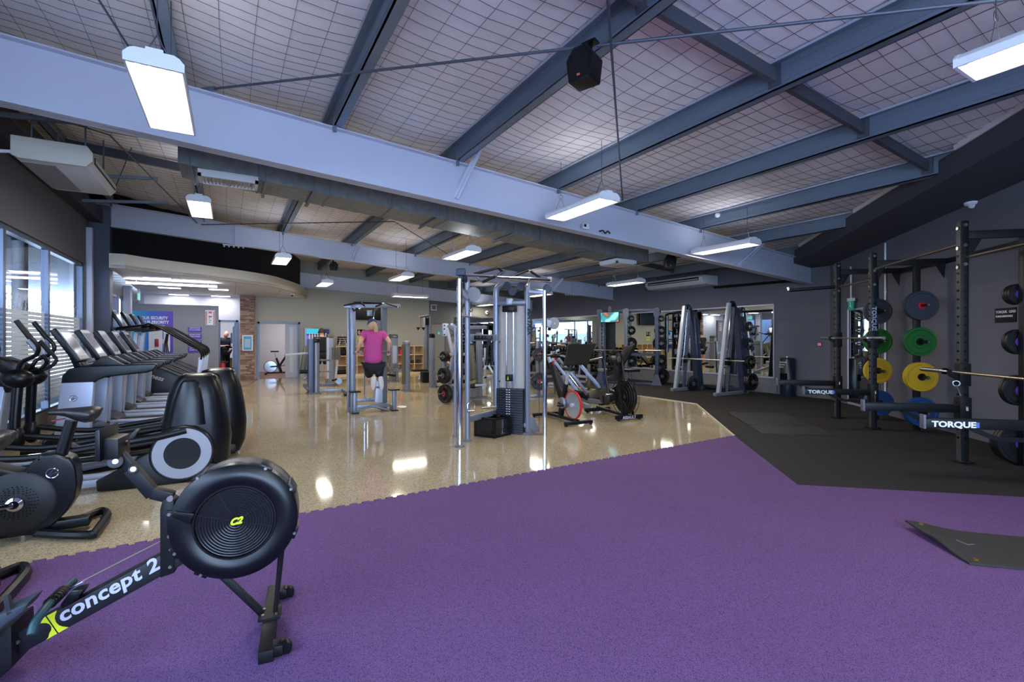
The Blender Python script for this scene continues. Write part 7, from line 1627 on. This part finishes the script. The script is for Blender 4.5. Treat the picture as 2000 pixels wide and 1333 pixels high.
small('lunch_box', 703, .792, lambda U: (U.part('box', MB().bb((-.1, -.08, 0), (.12, .08, .14)), mat('orange_box', (206, 116, 44), .5), bevel=.01), U.part('lid', MB().bb((-.1, -.08, .14), (.12, .08, .155)), M_BLACK)), 'orange box in the oak shelf behind the dip station', 'box')
T = Thing('easel_sign', 'black chalk sign on a small oak easel on the shelf', 'sign', (cx(670), 18.93, ZT))
sg = T.part('board', MB().bar(V(0, 0, .05), V(0, .07, .37), .35, .02, up=(1, 0, 0)) if 0 else MB().prism([V(-.19, 0, .06), V(.17, 0, .06), V(.19, .06, .36), V(-.17, .06, .36)], (0, .015, 0)), M_SCREEN)
T.part('easel', MB().bar(V(-.15, -.03, 0), V(0, .1, .46), .02, .03).bar(V(.15, -.03, 0), V(0, .1, .46), .02, .03).bar(V(-.17, -.03, .05), V(.17, -.03, .05), .05, .02), M_OAKL, kind='stuff')
for k, tx_ in enumerate(('WE ARE HERE', 'TO HELP YOU', 'JUST ASK')): obj('lettering', text_mb(tx_, .058, V(-.15, -.012+k*-.0+.035-k*.012, .27-k*.085), (1, 0, 0), (0, .15, 1)), M_TXTW, sg, smooth=False)
# digital screen on a silver case
a, b = onY(599, 643, 19.02), onY(643, 690, 19.02)
T = Thing('digital_screen', 'silver cased wall screen with teal and purple timetable', 'screen', ((a.x+b.x)/2, 19.1, b.z)); w_ = (b.x-a.x)/2; h_ = a.z-b.z
T.part('case', MB().bb((-w_-.08, -.08, -.02), (w_+.03, .09, h_+.04)), M_SIL, bevel=.015)
M_TEAL = mat('screen_teal', (40, 170, 190), .3, emit=(40, 170, 190), es=.6); M_NV = mat('screen_navy', (16, 24, 60), .3, emit=(18, 26, 66), es=.6); M_VIO = mat('screen_violet', (110, 70, 190), .3, emit=(110, 70, 190), es=.6)
s_ = T.part('screen', MB().bb((-w_, -.088, 0), (w_, -.08, h_)), M_NV); rs = random.Random(8)
obj('graphic', MB().bb((-w_, -.09, h_*.8), (w_*.1, -.0885, h_)).bb((-w_*.9, -.09, .04), (-w_*.5, -.0885, h_*.3)), M_TEAL, s_, kind='stuff'); obj('graphic', MB().bb((-w_, -.09, h_*.35), (-w_*.8, -.0885, h_*.75)), M_VIO, s_, kind='stuff')
fg = MB()
for k in range(7): x = -w_*.75+k*w_*.24; fg.ell((x, -.0895, h_*.80), (.025, .002, .03), 8, 5); fg.bb((x-.03, -.0905, h_*.58), (x+.03, -.0885, h_*.76))
for k in range(3): fg.bb((-w_*.4, -.0905, h_*(.45-k*.1)), (w_*.6, -.0885, h_*(.48-k*.1)))
obj('graphic', fg, M_TXTW, s_, kind='stuff')
# big black tv, poster, framed notice
a, b = onY(694, 600, 19.0), onY(746, 626, 19.0); T = Thing('television', 'large black television high on the far wall behind the dip station', 'television', ((a.x+b.x)/2, 19.05, b.z)); w_ = (b.x-a.x)/2+.05
T.part('case', MB().bb((-w_, -.05, 0), (w_, .02, a.z-b.z+.2)), M_BLACK, bevel=.01); T.part('screen', MB().bb((-w_+.03, -.054, .03), (w_-.03, -.05, a.z-b.z+.17)), M_SCREEN); T.part('wall_bracket', MB().bb((-.2, .02, .2), (.2, .15, .5)), M_BLACK)
a, b = onY(698, 644, YF-.02), onY(713, 667, YF-.02); T = Thing('poster', 'poster with dark photo over a lime yellow panel on the far wall', 'poster', ((a.x+b.x)/2, YF-.01, b.z)); w_ = (b.x-a.x)/2; h_ = a.z-b.z
T.part('sheet', MB().bb((-w_, -.008, 0), (w_, 0, h_)), M_WHITEP); T.part('yellow_panel', MB().bb((-w_, -.011, .04), (w_, -.008, h_*.48)), M_YEL); ph = T.part('photo', MB().bb((-w_, -.011, h_*.5), (w_, -.008, h_)), M_SCREEN)
obj('photo_figure', MB().ell((-.08, -.012, h_*.75), (.05, .003, .09), 10, 6).ell((.08, -.012, h_*.8), (.05, .003, .08), 10, 6), mat('poster_skin', (196, 150, 140), .6), ph, kind='stuff')
a, b = onY(827, 656, YF-.02), onY(835, 671, YF-.02); T = Thing('framed_notice', 'small white framed notice beside the pulldown column', 'notice', ((a.x+b.x)/2, YF-.01, b.z)); w_ = (b.x-a.x)/2; h_ = a.z-b.z
T.part('frame', MB().bb((-w_, -.02, 0), (w_, 0, h_)), M_WHITEP); T.part('panel', MB().bb((-w_+.04, -.024, .05), (w_-.04, -.02, h_-.04)), M_GREYP)
# notice on the pillar
a, b = onY(473, 655, 18.8), onY(494, 685.5, 18.8); T = Thing('framed_poster', 'white framed pale blue timetable on the brick pillar', 'poster', ((a.x+b.x)/2, 18.78, b.z)); w_ = (b.x-a.x)/2; h_ = a.z-b.z
T.part('frame', MB().bb((-w_, -.02, 0), (w_, .02, h_)), M_WHITEP, bevel=.004); sh = T.part('sheet', MB().bb((-w_+.04, -.024, .04), (w_-.04, -.02, h_-.04)), mat('poster_blue', (70, 160, 200), .5))
mb = MB()
for r in range(9):
    for c_ in range(5): mb.bb((-w_+.07+c_*(2*w_-.14)/5, -.027, .12+r*(h_-.24)/9), (-w_+.065+(c_+.8)*(2*w_-.14)/5, -.0245, .12+(r+.55)*(h_-.24)/9))
obj('table_print', mb, M_TXTW, sh, kind='stuff')
# partition posters
a, b = onY(254, 607, PY-.02), onY(338, 690, PY-.02); T = Thing('security_poster', 'large teal to violet security poster on the grey partition', 'poster', ((a.x+b.x)/2, PY-.005, b.z)); w_ = (b.x-a.x)/2; h_ = a.z-b.z
m_ = mat('poster_gradient', (60, 110, 210), .5); nt = m_.node_tree; tc = N(nt, 'ShaderNodeTexCoord'); sx = N(nt, 'ShaderNodeSeparateXYZ'); r_ = ramp(nt, [(0.05, (56, 190, 226)), (.5, (58, 104, 210)), (.95, (92, 62, 178))])
nt.links.new(tc.outputs['Generated'], sx.inputs[0]); nt.links.new(sx.outputs[0], r_.inputs[0]); nt.links.new(r_.outputs[0], nt.nodes['Principled BSDF'].inputs['Base Color'])
sh = T.part('board', MB().bb((-w_, -.02, 0), (w_, 0, h_)), m_)
obj('lettering', text_mb('YOUR SECURITY', .125, V(-w_+.21, -.022, h_-.25), (1, 0, 0), (0, 0, 1), bold=.005, fit=.72), M_TXTW, sh, smooth=False); obj('lettering', text_mb('IS OUR PRIORITY', .125, V(-w_+.18, -.022, h_-.38), (1, 0, 0), (0, 0, 1), bold=.005, fit=.78), M_TXTW, sh, smooth=False)
obj('lettering', text_mb('PRESS THE BUTTON SHOWN BELOW', .034, V(-w_+.3, -.022, h_-.5), (1, 0, 0), (0, 0, 1), bold=.002, fit=.7), M_TXTW, sh, smooth=False)
T.part('notice_panel', MB().bb((-.08, -.026, .05), (w_*.50, -.02, h_*.58)), M_WHITEP); T.part('notice_panel', MB().bb((w_*.55, -.026, .05), (w_*.86, -.02, h_*.58)), M_WHITEP); T.part('notice_panel', MB().bb((-w_*.8, -.026, .05), (-w_*.4, -.02, h_*.42)), M_WHITEP)
U = Thing('emergency_button', 'red panic button holder on the security poster', 'alarm', (T.loc.x+.12, PY-.035, T.loc.z+.32)); U.part('case', MB().box((0, 0, 0), (.1, .05, .24)), mat('alarm_red', (150, 26, 40), .4), bevel=.02); U.part('button', MB().cyl((0, -.025, .03), (0, -.035, .03), .02), M_RED)
U = Thing('light_switch', 'white switch on the security poster', 'switch', (T.loc.x+.34, PY-.035, T.loc.z+.36)); U.part('plate', MB().box((0, 0, 0), (.14, .02, .14)), M_WHITEP, bevel=.004); U.part('rocker', MB().box((0, -.012, 0), (.03, .006, .05)), M_GREYP)
U = Thing('lanyards', 'black lanyards hanging on the security poster', 'lanyard', (T.loc.x+w_*.7, PY-.05, T.loc.z+.6)); 
for k in range(3): U.part('strap', MB().tube([(.02*k, 0, 0), (-.05+.03*k, 0, -.3), (-.06+.05*k, 0, -.55)], .014, 6), M_CLB)
Y_ = PY-.01; yy = 639
for k, (t1, t2) in enumerate((('TELEPHONE FOR', '24 CALL ACCESS'), ('PLEASE CLOSE', 'THE DOOR'), ('WARNING', 'CAMERAS IN USE'), ('NO ENTRY', 'STAFF ONLY'))):
    a, b = onY(367, yy+k*13, Y_), onY(394, yy+11+k*13, Y_); w_ = (b.x-a.x)/2
    U = Thing('purple_sign', ('top', 'second', 'third', 'lowest')[k]+' small purple sign on the grey partition', 'sign', ((a.x+b.x)/2, Y_+.005, b.z), 0, 'purple signs on the partition'); p_ = U.part('panel', MB().bb((-w_, -.01, 0), (w_, 0, a.z-b.z)), mat('sign_purple', (84, 64, 170), .5))
    for j, q_ in enumerate((t1, t2)): obj('lettering', text_mb(q_, .042, V(-w_+.04, -.012, .13-j*.06), (1, 0, 0), (0, 0, 1), bold=.001, fit=2*w_-.08), M_TXTW, p_, smooth=False)
a, b = onY(401, 606, Y_), onY(420, 635.5, Y_); w_ = (b.x-a.x)/2; h_ = a.z-b.z; U = Thing('fire_sign', 'white fire notice with red striped border on the partition', 'sign', ((a.x+b.x)/2, Y_+.005, b.z)); p_ = U.part('panel', MB().bb((-w_, -.01, 0), (w_, 0, h_)), M_WHITEP)
st = MB()
for k in range(9): z = .02+k*(h_-.06)/9; st.bar(V(-w_+.005, -.012, z), V(-w_+.05, -.012, z+.03), .002, .025, up=(0, 0, 1)).bar(V(w_-.05, -.012, z), V(w_-.005, -.012, z+.03), .002, .025, up=(0, 0, 1))
obj('stripe', st, M_RED, p_, kind='stuff'); obj('red_symbol', MB().bb((-w_+.09, -.013, h_*.52), (w_-.09, -.011, h_-.05)), M_RED, p_); obj('pictogram', MB().cyl((0, -.0135, h_*.7), (0, -.016, h_*.7), .05), M_TXTW, p_); obj('green_text', MB().bb((-w_+.09, -.013, .08), (w_-.12, -.011, .1)).bb((-w_+.09, -.013, .14), (w_-.1, -.011, .16)).bb((-w_+.09, -.013, .2), (w_-.14, -.011, .22)), mat('sign_green', (60, 150, 110), .5), p_, kind='stuff')
g_ = onY(433, 690, 18.9); U = Thing('fire_extinguisher', 'red fire extinguisher standing beside the partition end', 'fire extinguisher', (g_.x+.02, 18.7, 0)); U.part('cylinder', MB().lathe([(0, 0), (.08, 0), (.085, .02), (.085, .42), (.05, .5), (0, .5)], (0, 0, .12), (0, 0, 1), 24), M_RED); U.part('valve', MB().bb((-.03, -.03, .62), (.05, .03, .69)), M_BLACK); U.part('hose', MB().tube(smoothpath([(.05, 0, .65), (.11, 0, .57), (.11, 0, .3)]), .012), M_BLACK); U.part('label_band', MB().lathe([(.087, .15), (.087, .3)], (0, 0, .12), (0, 0, 1), 24), M_WHITEP); U.part('stand', MB().cyl((0, 0, 0), (0, 0, .12), .05), M_GREYP)
p = onX(228, 560, XL+.5); U = Thing('exit_sign', 'green exit sign under the reception ceiling', 'exit sign', (onY(271, 567, 17.6).x, 17.6, RZ-.36)); U.part('panel', MB().bb((-.015, -.16, 0), (.015, .16, .2)), mat('exit_panel_green', (70, 150, 140), .4, emit=(120, 200, 190), es=.5)); U.part('bracket', MB().bb((-.02, -.1, .2), (.02, .1, .33)), M_WHITEP)
# office furniture
g_ = (onY(427, 700, 22.4).x-.0, 22.4, 0); U = Thing('office_chair', 'black office chair behind the man in the doorway', 'chair', (g_[0]+.1, g_[1], 0)); U.part('seat', MB().box((0, 0, .48), (.48, .48, .09)), M_CLB, bevel=.03); U.part('backrest', MB().box((-.2, 0, .85), (.08, .44, .5)), M_CLB, bevel=.03); U.part('stem', MB().cyl((0, 0, .08), (0, 0, .45), .03), M_BLACK)
for k in range(5):
    a_ = k*2*PI/5; l_ = U.part('leg', MB().bar((0, 0, .1), (.28*math.cos(a_), .28*math.sin(a_), .06), .04, .03), M_BLACK); obj('caster', MB().cyl((.28*math.cos(a_)-.01, .28*math.sin(a_), .03), (.28*math.cos(a_)+.01, .28*math.sin(a_), .03), .03), M_BLACK, l_)
x_ = onY(455, 700, 23.2).x; U = Thing('cardboard_box', 'brown cardboard box on the office floor', 'box', (x_, 23.2, 0)); U.part('body', MB().bb((-.3, -.2, 0), (.25, .2, .62)), mat('cardboard', (176, 132, 92), .8)); U.part('flap', MB().bb((-.3, -.24, .6), (.25, -.2, .64)), mat('cardboard', (176, 132, 92), .8))
U = Thing('wall_cabinet', 'grey cabinet edge at the right of the office doorway', 'cabinet', (onY(459, 700, 21.6).x+.05, 21.6, 0)); U.part('body', MB().bb((-.12, -.4, .3), (.3, .4, 1.9)), M_SIL); U.part('door', MB().bb((-.14, -.38, .34), (-.12, .38, 1.86)), M_SILL); U.part('monitor', MB().bb((-.2, -.3, 1.25), (-.14, .1, 1.65)), M_SCREEN)
U.part('base', MB().bb((-.1, -.38, 0), (.3, .38, .3)), M_GREYP)
centred('floor_stain', MB().prism([G(785+9*math.cos(k*PI/5)*(1+.2*math.sin(3*k)), 795+2*math.sin(k*PI/5))+V(0, 0, .001) for k in range(10)], (0, 0, .002)), M_WHITEP, 'crumpled white tissue on the floor right of the dip station', 'tissue')
# ================================================================ smith machine
T = Thing('smith_machine', 'silver smith machine with slanted uprights before the mirror wall', 'smith machine', (11.0, 8.35, 0))
sm = T
Ya, Yb = G(1320, 765).y, G(1403, 775).y          # the two side frames stand square to the mirror wall
for (Y, f0, f1, tf, rb_, rt_, r0, r1) in ((Ya, 1319, 1337, 598, (1358, 757), (1350, 607), (1312, 766), (1371, 758)), (Yb, 1403, 1424, 592, (1447, 766), (1437, 603), (1396, 776), (1460, 767))):
    def Q(px, py): return onY(px, py, Y)-T.loc
    base, top = Q(f0, 772 if Y == Yb else 762), Q(f1, tf)
    y = Y-T.loc.y
    T.part('front_upright', MB().bar(V(base.x, y, .05), V(top.x, y, top.z), .08, .095, up=(0, 1, 0)), mat('smith_light', (176, 180, 190), .4, .3), bevel=.01)
    rb1, rt1 = Q(*rb_), Q(*rt_); zt1 = rt1.z
    T.part('rear_upright', MB().bar(V(rb1.x+.1, y, .05), V(rt1.x, y, zt1), .09, .16, up=(0, 1, 0)), mat('smith_dark', (52, 60, 82), .4, .3), bevel=.01)
    T.part('top_tube', MB().tube(smoothpath([V(top.x, y, top.z-.05), V((top.x+rt1.x)/2, y, top.z+.02), V(rt1.x, y, zt1), V(rt1.x+.12, y, zt1-.2)]), .045), mat('smith_dark', 0), bevel=0)
    T.part('pulley', MB().cyl(V(top.x+.12, y-.05, top.z-.05), V(top.x+.12, y+.05, top.z-.05), .05, n=16), M_BLACK)
    a, b = Q(*r0), Q(*r1); T.part('foot_rail', MB().bar(V(a.x, y, .05), V(b.x, y, .05), .1, .09), M_SIL, bevel=.012)
    T.part('guide_rod', MB().cyl(V(base.x+.22, y, .1), V(top.x+.1, y, top.z-.1), .016, n=10), M_CHR)
    T.part('hook_rail', MB().bar(V(base.x+.34, y, .1), V(top.x+.2, y, top.z-.1), .03, .08, up=(0, 1, 0)), mat('smith_dark', 0))
    T.part('spring_foot', MB().cyl(V(base.x+.2, y, .1), V(base.x+.2, y, .2), .04, n=12), M_BLACK)
    T.part('counterweight', MB().bar(V(rb1.x+.2, y+.02, .1), V(rt1.x+.16, y+.02, zt1-.2), .1, .2, up=(0, 1, 0)), mat('smith_blue', (34, 46, 68), .5), bevel=.01)
zb_ = zat(703, 10.75, 8.3)
T.part('bar_carriage', MB().box(V(-.2, Ya-T.loc.y, zb_-.02), (.1, .12, .2)), M_BLACK, bevel=.01); T.part('bar_carriage', MB().box(V(-.2, Yb-T.loc.y, zb_-.02), (.1, .12, .2)), M_BLACK, bevel=.01)
T.part('barbell', MB().cyl(V(-.25, -1.12, zb_), V(-.25, 1.12, zb_), .018, n=12), M_STEEL); T.part('bar_sleeve', MB().cyl(V(-.25, -1.12, zb_), V(-.25, -.75, zb_), .026, n=12), M_STEEL); T.part('bar_sleeve', MB().cyl(V(-.25, .75, zb_), V(-.25, 1.12, zb_), .026, n=12), M_STEEL)
T.part('rear_crossbar', MB().bar(V(.6, Yb-T.loc.y, .1), V(.6, Ya-T.loc.y, .1), .07, .08), mat('smith_dark', 0)); T.part('top_crossbar', MB().bar(V(.35, Yb-T.loc.y, 2.22), V(.35, Ya-T.loc.y, 2.22), .06, .06), mat('smith_dark', 0))
xr = onY(1462, 700, Yb-.1).x
for py, R, n_, nm in ((638, .13, 1, 'topmost'), (672, .16, 1, 'second'), (708, .18, 2, 'third'), (746, .225, 3, 'lowest, thick')):
    z = zat(py, xr, Yb-.12)
    T.part('plate_peg', MB().cyl(V(xr, Yb, z)-T.loc, V(xr, Yb-.38, z)-T.loc, .022, n=10), M_STEEL)
    for k in range(n_): plate(V(xr, Yb-.12-.045*(n_-1-k), z), (0.0, 1, 0), R, .04, M_PLK, nm+' peg on the near side of the smith machine, '+('outer', 'middle', 'innermost')[k if n_ > 2 or k == 0 else 2]+' black plate', 'plates on the smith machine near side', accent=None, spoke=True)
z = zat(748, 11.5, Ya); plate(V(onY(1347, 748, Ya).x, Ya-.12, z), (0, 1, 0), .225, .045, M_PLK, 'large black plate on the far side frame of the smith machine', 'plates on the smith machine far side', spoke=True)
g = G(1422, 760); U = Thing('step_platform', 'low black step on the floor inside the smith machine', 'step', (11.85, g.y, .014)); U.part('top', MB().bb((-.2, -.35, .06), (.16, .35, .12)), M_BLACK, bevel=.02); U.part('riser', MB().bb((-.17, -.32, 0), (.13, -.15, .06)), M_BLACK); U.part('riser', MB().bb((-.17, .15, 0), (.13, .32, .06)), M_BLACK)
# ================================================================ power rack
U1, U2, U3 = V(11.19, 10.44, 0), V(10.62, 11.16, 0), V(10.19, 11.88, 0)
T = Thing('power_rack', 'dark grey power rack with toothed uprights beside the smith machine', 'squat rack', (10.9, 11.1, 0))
M_RK = mat('rack_slate', (52, 60, 78), .42, .35); M_RKL = mat('rack_grey', (88, 92, 102), .4, .4)
q = lambda p: Vector(p)-T.loc
dd = (U3-U1).normalized(); wn = V(dd.y, -dd.x, 0);  wn = wn if wn.x > 0 else -wn
HR = 2.36
for i, u in enumerate((U1, U2, U3)):
    c = q(u); up = T.part('upright', MB().bar(c+V(0, 0, 0), c+V(0, 0, HR), .09, .1, up=dd), M_RK if i == 0 else M_RKL, bevel=.008)
    tm_ = MB(); z = .5
    while z < 2.1: tm_.bar(c-dd*.05+V(0, 0, z), c-dd*.075+V(0, 0, z+.02), .05, .05); z += .11
    obj('hook_tooth', tm_, M_BLACK, up, kind='stuff')
    T.part('corner_plate', MB().prism([c-wn*.06+dd*.09+V(0, 0, HR), c-wn*.06-dd*.09+V(0, 0, HR), c-wn*.06-dd*.09+V(0, 0, HR-.2), c-wn*.06-dd*.03+V(0, 0, HR-.33), c-wn*.06+dd*.03+V(0, 0, HR-.33), c-wn*.06+dd*.09+V(0, 0, HR-.2)], wn*.02), M_RKL if i else M_RK)
    T.part('foot_plate', MB().prism([c-wn*.06+dd*.16, c-wn*.06-dd*.16, c-wn*.06-dd*.05+V(0, 0, .34), c-wn*.06+dd*.05+V(0, 0, .34)], wn*.02), M_RKL)
    r = c+wn*.62
    T.part('rear_post', MB().tube(smoothpath([r+V(0, 0, .02), r+V(0, 0, 1.2), r+V(0, 0, HR-.18), r-wn*.05+V(0, 0, HR-.06), r-wn*.2+V(0, 0, HR-.01), c+V(0, 0, HR-.01)], 3), .042, 10), M_RKL if i < 2 else M_RK)
    T.part('base_rail', MB().bar(c+V(0, 0, .05), r+V(0, 0, .05), .08, .08), M_RKL, bevel=.008)
for a, b, z in ((U1, U2, HR-.05), (U2, U3, HR-.05), (U1, U2, .05), (U2, U3, .05)): T.part('crossbar', MB().bar(q(a)+V(0, 0, z), q(b)+V(0, 0, z), .07, .07), M_RK, bevel=.006)
T.part('pull_up_bar', MB().cyl(q(U2)+wn*.3+V(0, 0, HR-.02), q(U3)+wn*.3+V(0, 0, HR-.02), .02), M_CHR)
T.part('safety_arm', MB().bar(q(U1)+V(0, 0, .95), q(U2)+V(0, 0, .95), .06, .07), M_RK); T.part('back_board', MB().bb((-.15, .9, 1.0), (.25, .95, 2.25)) if 0 else MB().bar(q(U3)+wn*.62+dd*-.35+V(0, 0, 1.6), q(U3)+wn*.62-dd*.02+V(0, 0, 1.6), .02, 1.3), M_BLACK)
for i, (u, cols) in enumerate(((U1, 4), (U2, 4))):
    r = u+wn*.62
    for py, R, n_ in ((623, .10, 1), (646, .145, 1), (671, .195, 1), (705, .20, 1), (735, .25, 2 if i == 0 else 1)):
        if i == 1 and py == 735: continue
        z = zat(py, r.x, r.y); pd = V(-.32, -.947, 0)
        T.part('plate_peg', MB().cyl(q(V(r.x, r.y, z)-pd*.16), q(V(r.x, r.y, z)-pd*-.24), .02, n=10), M_STEEL)
        for s in (1, -1) if i == 0 and py != 735 else (1,):
            for k in range(n_):
                rank = {623: 'smallest top', 646: 'second', 671: 'middle', 705: 'fourth', 735: 'lowest'}[py]
                plate(V(r.x, r.y, z)+pd*s*(.09+.045*k), pd, R, .04, M_PLK, '%s black plate on the %s post of the power rack%s' % (rank, 'near' if i == 0 else 'middle', ', far side' if s < 0 else ', outer disc' if k else ''), 'plates on the power rack', spoke=R > .1)
bc = (U1+U2)/2-wn*.09; b_ = barbell(V(bc.x, bc.y, 0)+dd*.5, dd, zat(685, bc.x, bc.y), 'barbell resting across the dark power rack')
c_ = (G(1191, 745, 0)); p = U3*.55+U2*.45-wn*.15
tx = onP(1191, 620, p, -wn); U = Thing('television', 'small screen showing a teal and orange film above the power rack', 'television', (tx.x, tx.y, tx.z)); L_ = U.loc
sc_ = U.part('case', MB().bar(dd*-.30, dd*.30, .05, .34), M_BLACK, bevel=.006); im = mat('film_picture', (40, 120, 130), .3); nt = im.node_tree
tc = N(nt, 'ShaderNodeTexCoord'); nz = N(nt, 'ShaderNodeTexNoise', Scale=3.2, Detail=1.0); rp_ = ramp(nt, [(.36, (150, 84, 60)), (.47, (60, 70, 60)), (.55, (30, 130, 140)), (.66, (120, 200, 220))])
nt.links.new(tc.outputs['Object'], nz.inputs[0]); nt.links.new(nz.outputs[0], rp_.inputs[0]); bs = nt.nodes['Principled BSDF']; nt.links.new(rp_.outputs[0], bs.inputs['Base Color']); nt.links.new(rp_.outputs[0], bs.inputs['Emission Color']); bs.inputs['Emission Strength'].default_value = .8
obj('screen', MB().bar(-wn*.028-dd*.28, -wn*.028+dd*.28, .006, .30), im, sc_); U.part('hanging_bracket', MB().bar(V(0, 0, .17), V(0, 0, .34), .04, .1, up=(1, 0, 0)), M_GREYP)
# ================================================================ dumbbell racks and benches along the mirror
def dumbbell(loc, r, lab, grp, rot=0):
    T = Thing('dumbbell', lab, 'dumbbell', loc, rot, grp)
    for s in (-1, 1): T.part('head', MB().lathe([(0, -.04), (r*.8, -.04), (r, -.03), (r, .03), (r*.8, .04), (0, .04)], V(s*.09, 0, 0), (1, 0, 0), 12), M_PLK)
    T.part('handle', MB().cyl((-.06, 0, 0), (.06, 0, 0), .015, n=8), M_CHR); return T
db0 = None
for ri, Yc in enumerate((13.6, 15.6, 17.5)):
    T = Thing('dumbbell_rack', ('nearest', 'middle', 'farthest')[ri]+' low dumbbell rack along the mirror', 'dumbbell rack', (11.5, Yc, .0))
    for s in (-1, 1): T.part('end_frame', MB().bar(V(-.28, s*.85, .03), V(.2, s*.85, .03), .06, .06).bar(V(.15, s*.85, .03), V(.1, s*.85, .95), .06, .08) if 0 else MB().prism([V(-.3, s*.85, 0), V(.25, s*.85, 0), V(.25, s*.85, .95), V(.15, s*.85, .95), V(.1, s*.85, .2), V(-.3, s*.85, .1)], (0, .05, 0)), M_GREYP, bevel=.006)
    for tz, tx_ in ((.35, -.08), (.66, .02), (.95, .1)): T.part('shelf_rail', MB().prism([V(tx_-.16, 0, tz-.04), V(tx_+.14, 0, tz+.03), V(tx_+.14, 0, tz), V(tx_-.16, 0, tz-.07)], (0, 1.75, 0)), M_BLACKM)
    for tz, tx_ in ((.35, -.08), (.66, .02), (.95, .1)):
        for k in range(8):
            loc = (11.5+tx_, Yc-.75+k*.21, tz+.085); lab = '%s dumbbell rack, %s row, %s black dumbbell from its near end' % (('nearest', 'middle', 'farthest')[ri], {.35: 'bottom', .66: 'middle', .95: 'top'}[tz], ('first', 'second', 'third', 'fourth', 'fifth', 'sixth', 'seventh', 'eighth')[k])
            if db0 is None: db0 = dumbbell(loc, .07, lab, 'dumbbells on the racks').o
            else: dup(db0, loc, label=lab)
def bench(loc, rot, lab):
    T = Thing('weight_bench', lab, 'bench', loc, rot, 'benches by the dumbbell racks')
    T.part('back_pad', MB().bar(V(-.05, 0, .45), V(.45, 0, .95), .28, .07), M_PAD, bevel=.02); T.part('seat_pad', MB().bar(V(-.45, 0, .5), V(-.1, 0, .45), .28, .07), M_PAD, bevel=.02)
    T.part('main_beam', MB().bar(V(-.6, 0, .1), V(.55, 0, .1), .07, .08), M_SILL); T.part('post', MB().bar(V(-.2, 0, .1), V(-.2, 0, .42), .07, .07), M_SILL); T.part('back_strut', MB().bar(V(.35, 0, .12), V(.25, 0, .68), .05, .05), M_SILL)
    T.part('foot', MB().bar(V(-.6, -.25, .04), V(-.6, .25, .04), .07, .06), M_SILL); T.part('foot', MB().bar(V(.55, -.3, .04), V(.55, .3, .04), .07, .06), M_SILL); T.part('foot_roller', MB().cyl(V(-.6, -.2, .35), V(-.6, .2, .35), .05), M_PAD)
    return T
bb = bench((9.15, 12.2, .014), .3, 'silver framed weight bench nearest the leg press, pad raised')
for (l, r_, lb) in (((9.6, 13.9, .014), 2.9, 'weight bench facing the dumbbell racks, middle one'), ((9.9, 15.6, .014), .1, 'weight bench farthest along the mirror'), ((10.6, 13.2, .014), 1.4, 'weight bench beside the power rack')): dup(bb.o, l, r_, lb)
g = G(1090, 745); T = Thing('olympic_bench', 'bench press stand with a bar racked across behind the right chrome pole', 'bench', (7.9, 11.6, 0))
def P(px, py, y=0.): return T.p(px, py, y)
for px in (1058, 1108): T.part('stand_post', MB().bar(P(px, 752, 0), P(px+4, 668, 0), .07, .07), M_SIL, bevel=.006)
for a, b in (((1044, 668, -.2), (1120, 672, .2)), ((1066, 690, 0), (1096, 740, 0)), ((1076, 688, 0), (1112, 700, 0)), ((1062, 700, 0), (1092, 684, 0))): T.part('frame_tube', MB().bar(P(*a), P(*b), .05, .05), M_GREYP if a[1] == 668 else M_SILL, bevel=.006)
T.part('bench_pad', MB().bar(P(1072, 706, -.2), P(1112, 716, -.6), .3, .07), M_PAD, bevel=.02); T.part('base_beam', MB().bar(T.g(1050, 758), T.g(1112, 762), .08, .07), M_SIL)
U = Thing('barbell', 'thin bar racked on the bench press stand', 'barbell', P(1085, 671, 0)+T.loc+V(0, 0, .0)); U.part('shaft', MB().cyl(V(-.9, -.1, 0), V(.9, .1, .0), .016, n=10), M_STEEL)
for s in (-1, 1): U.part('sleeve', MB().cyl(V(s*.6, s*.067, 0), V(s*.95, s*.105, 0), .025, n=12), M_STEEL)
# black inclined pad machine in front of the power rack
T = Thing('incline_bench', 'tall black inclined pad on a dark frame behind the air bike', 'bench', (7.55, 7.9, 0))
def P(px, py, y=0.): return T.p(px, py, y)
T.part('back_pad', MB().bar(P(1208, 712, 0), P(1232, 676, .1), .34, .07, up=(1, 0, 0)), M_PAD, bevel=.02); T.part('pad_frame', MB().bar(P(1212, 716, .05), P(1238, 680, .15), .1, .05, up=(1, 0, 0)), M_BLACKM)
T.part('post', MB().bar(P(1212, 770, 0), P(1210, 708, 0), .07, .07), M_BLACKM); T.part('seat_pad', MB().box(P(1230, 724, 0), (.35, .3, .06)), M_PAD, bevel=.02); T.part('base_beam', MB().bar(T.g(1190, 786)+V(0, 0, .04), T.g(1240, 782)+V(0, 0, .04), .07, .07), M_BLACKM)
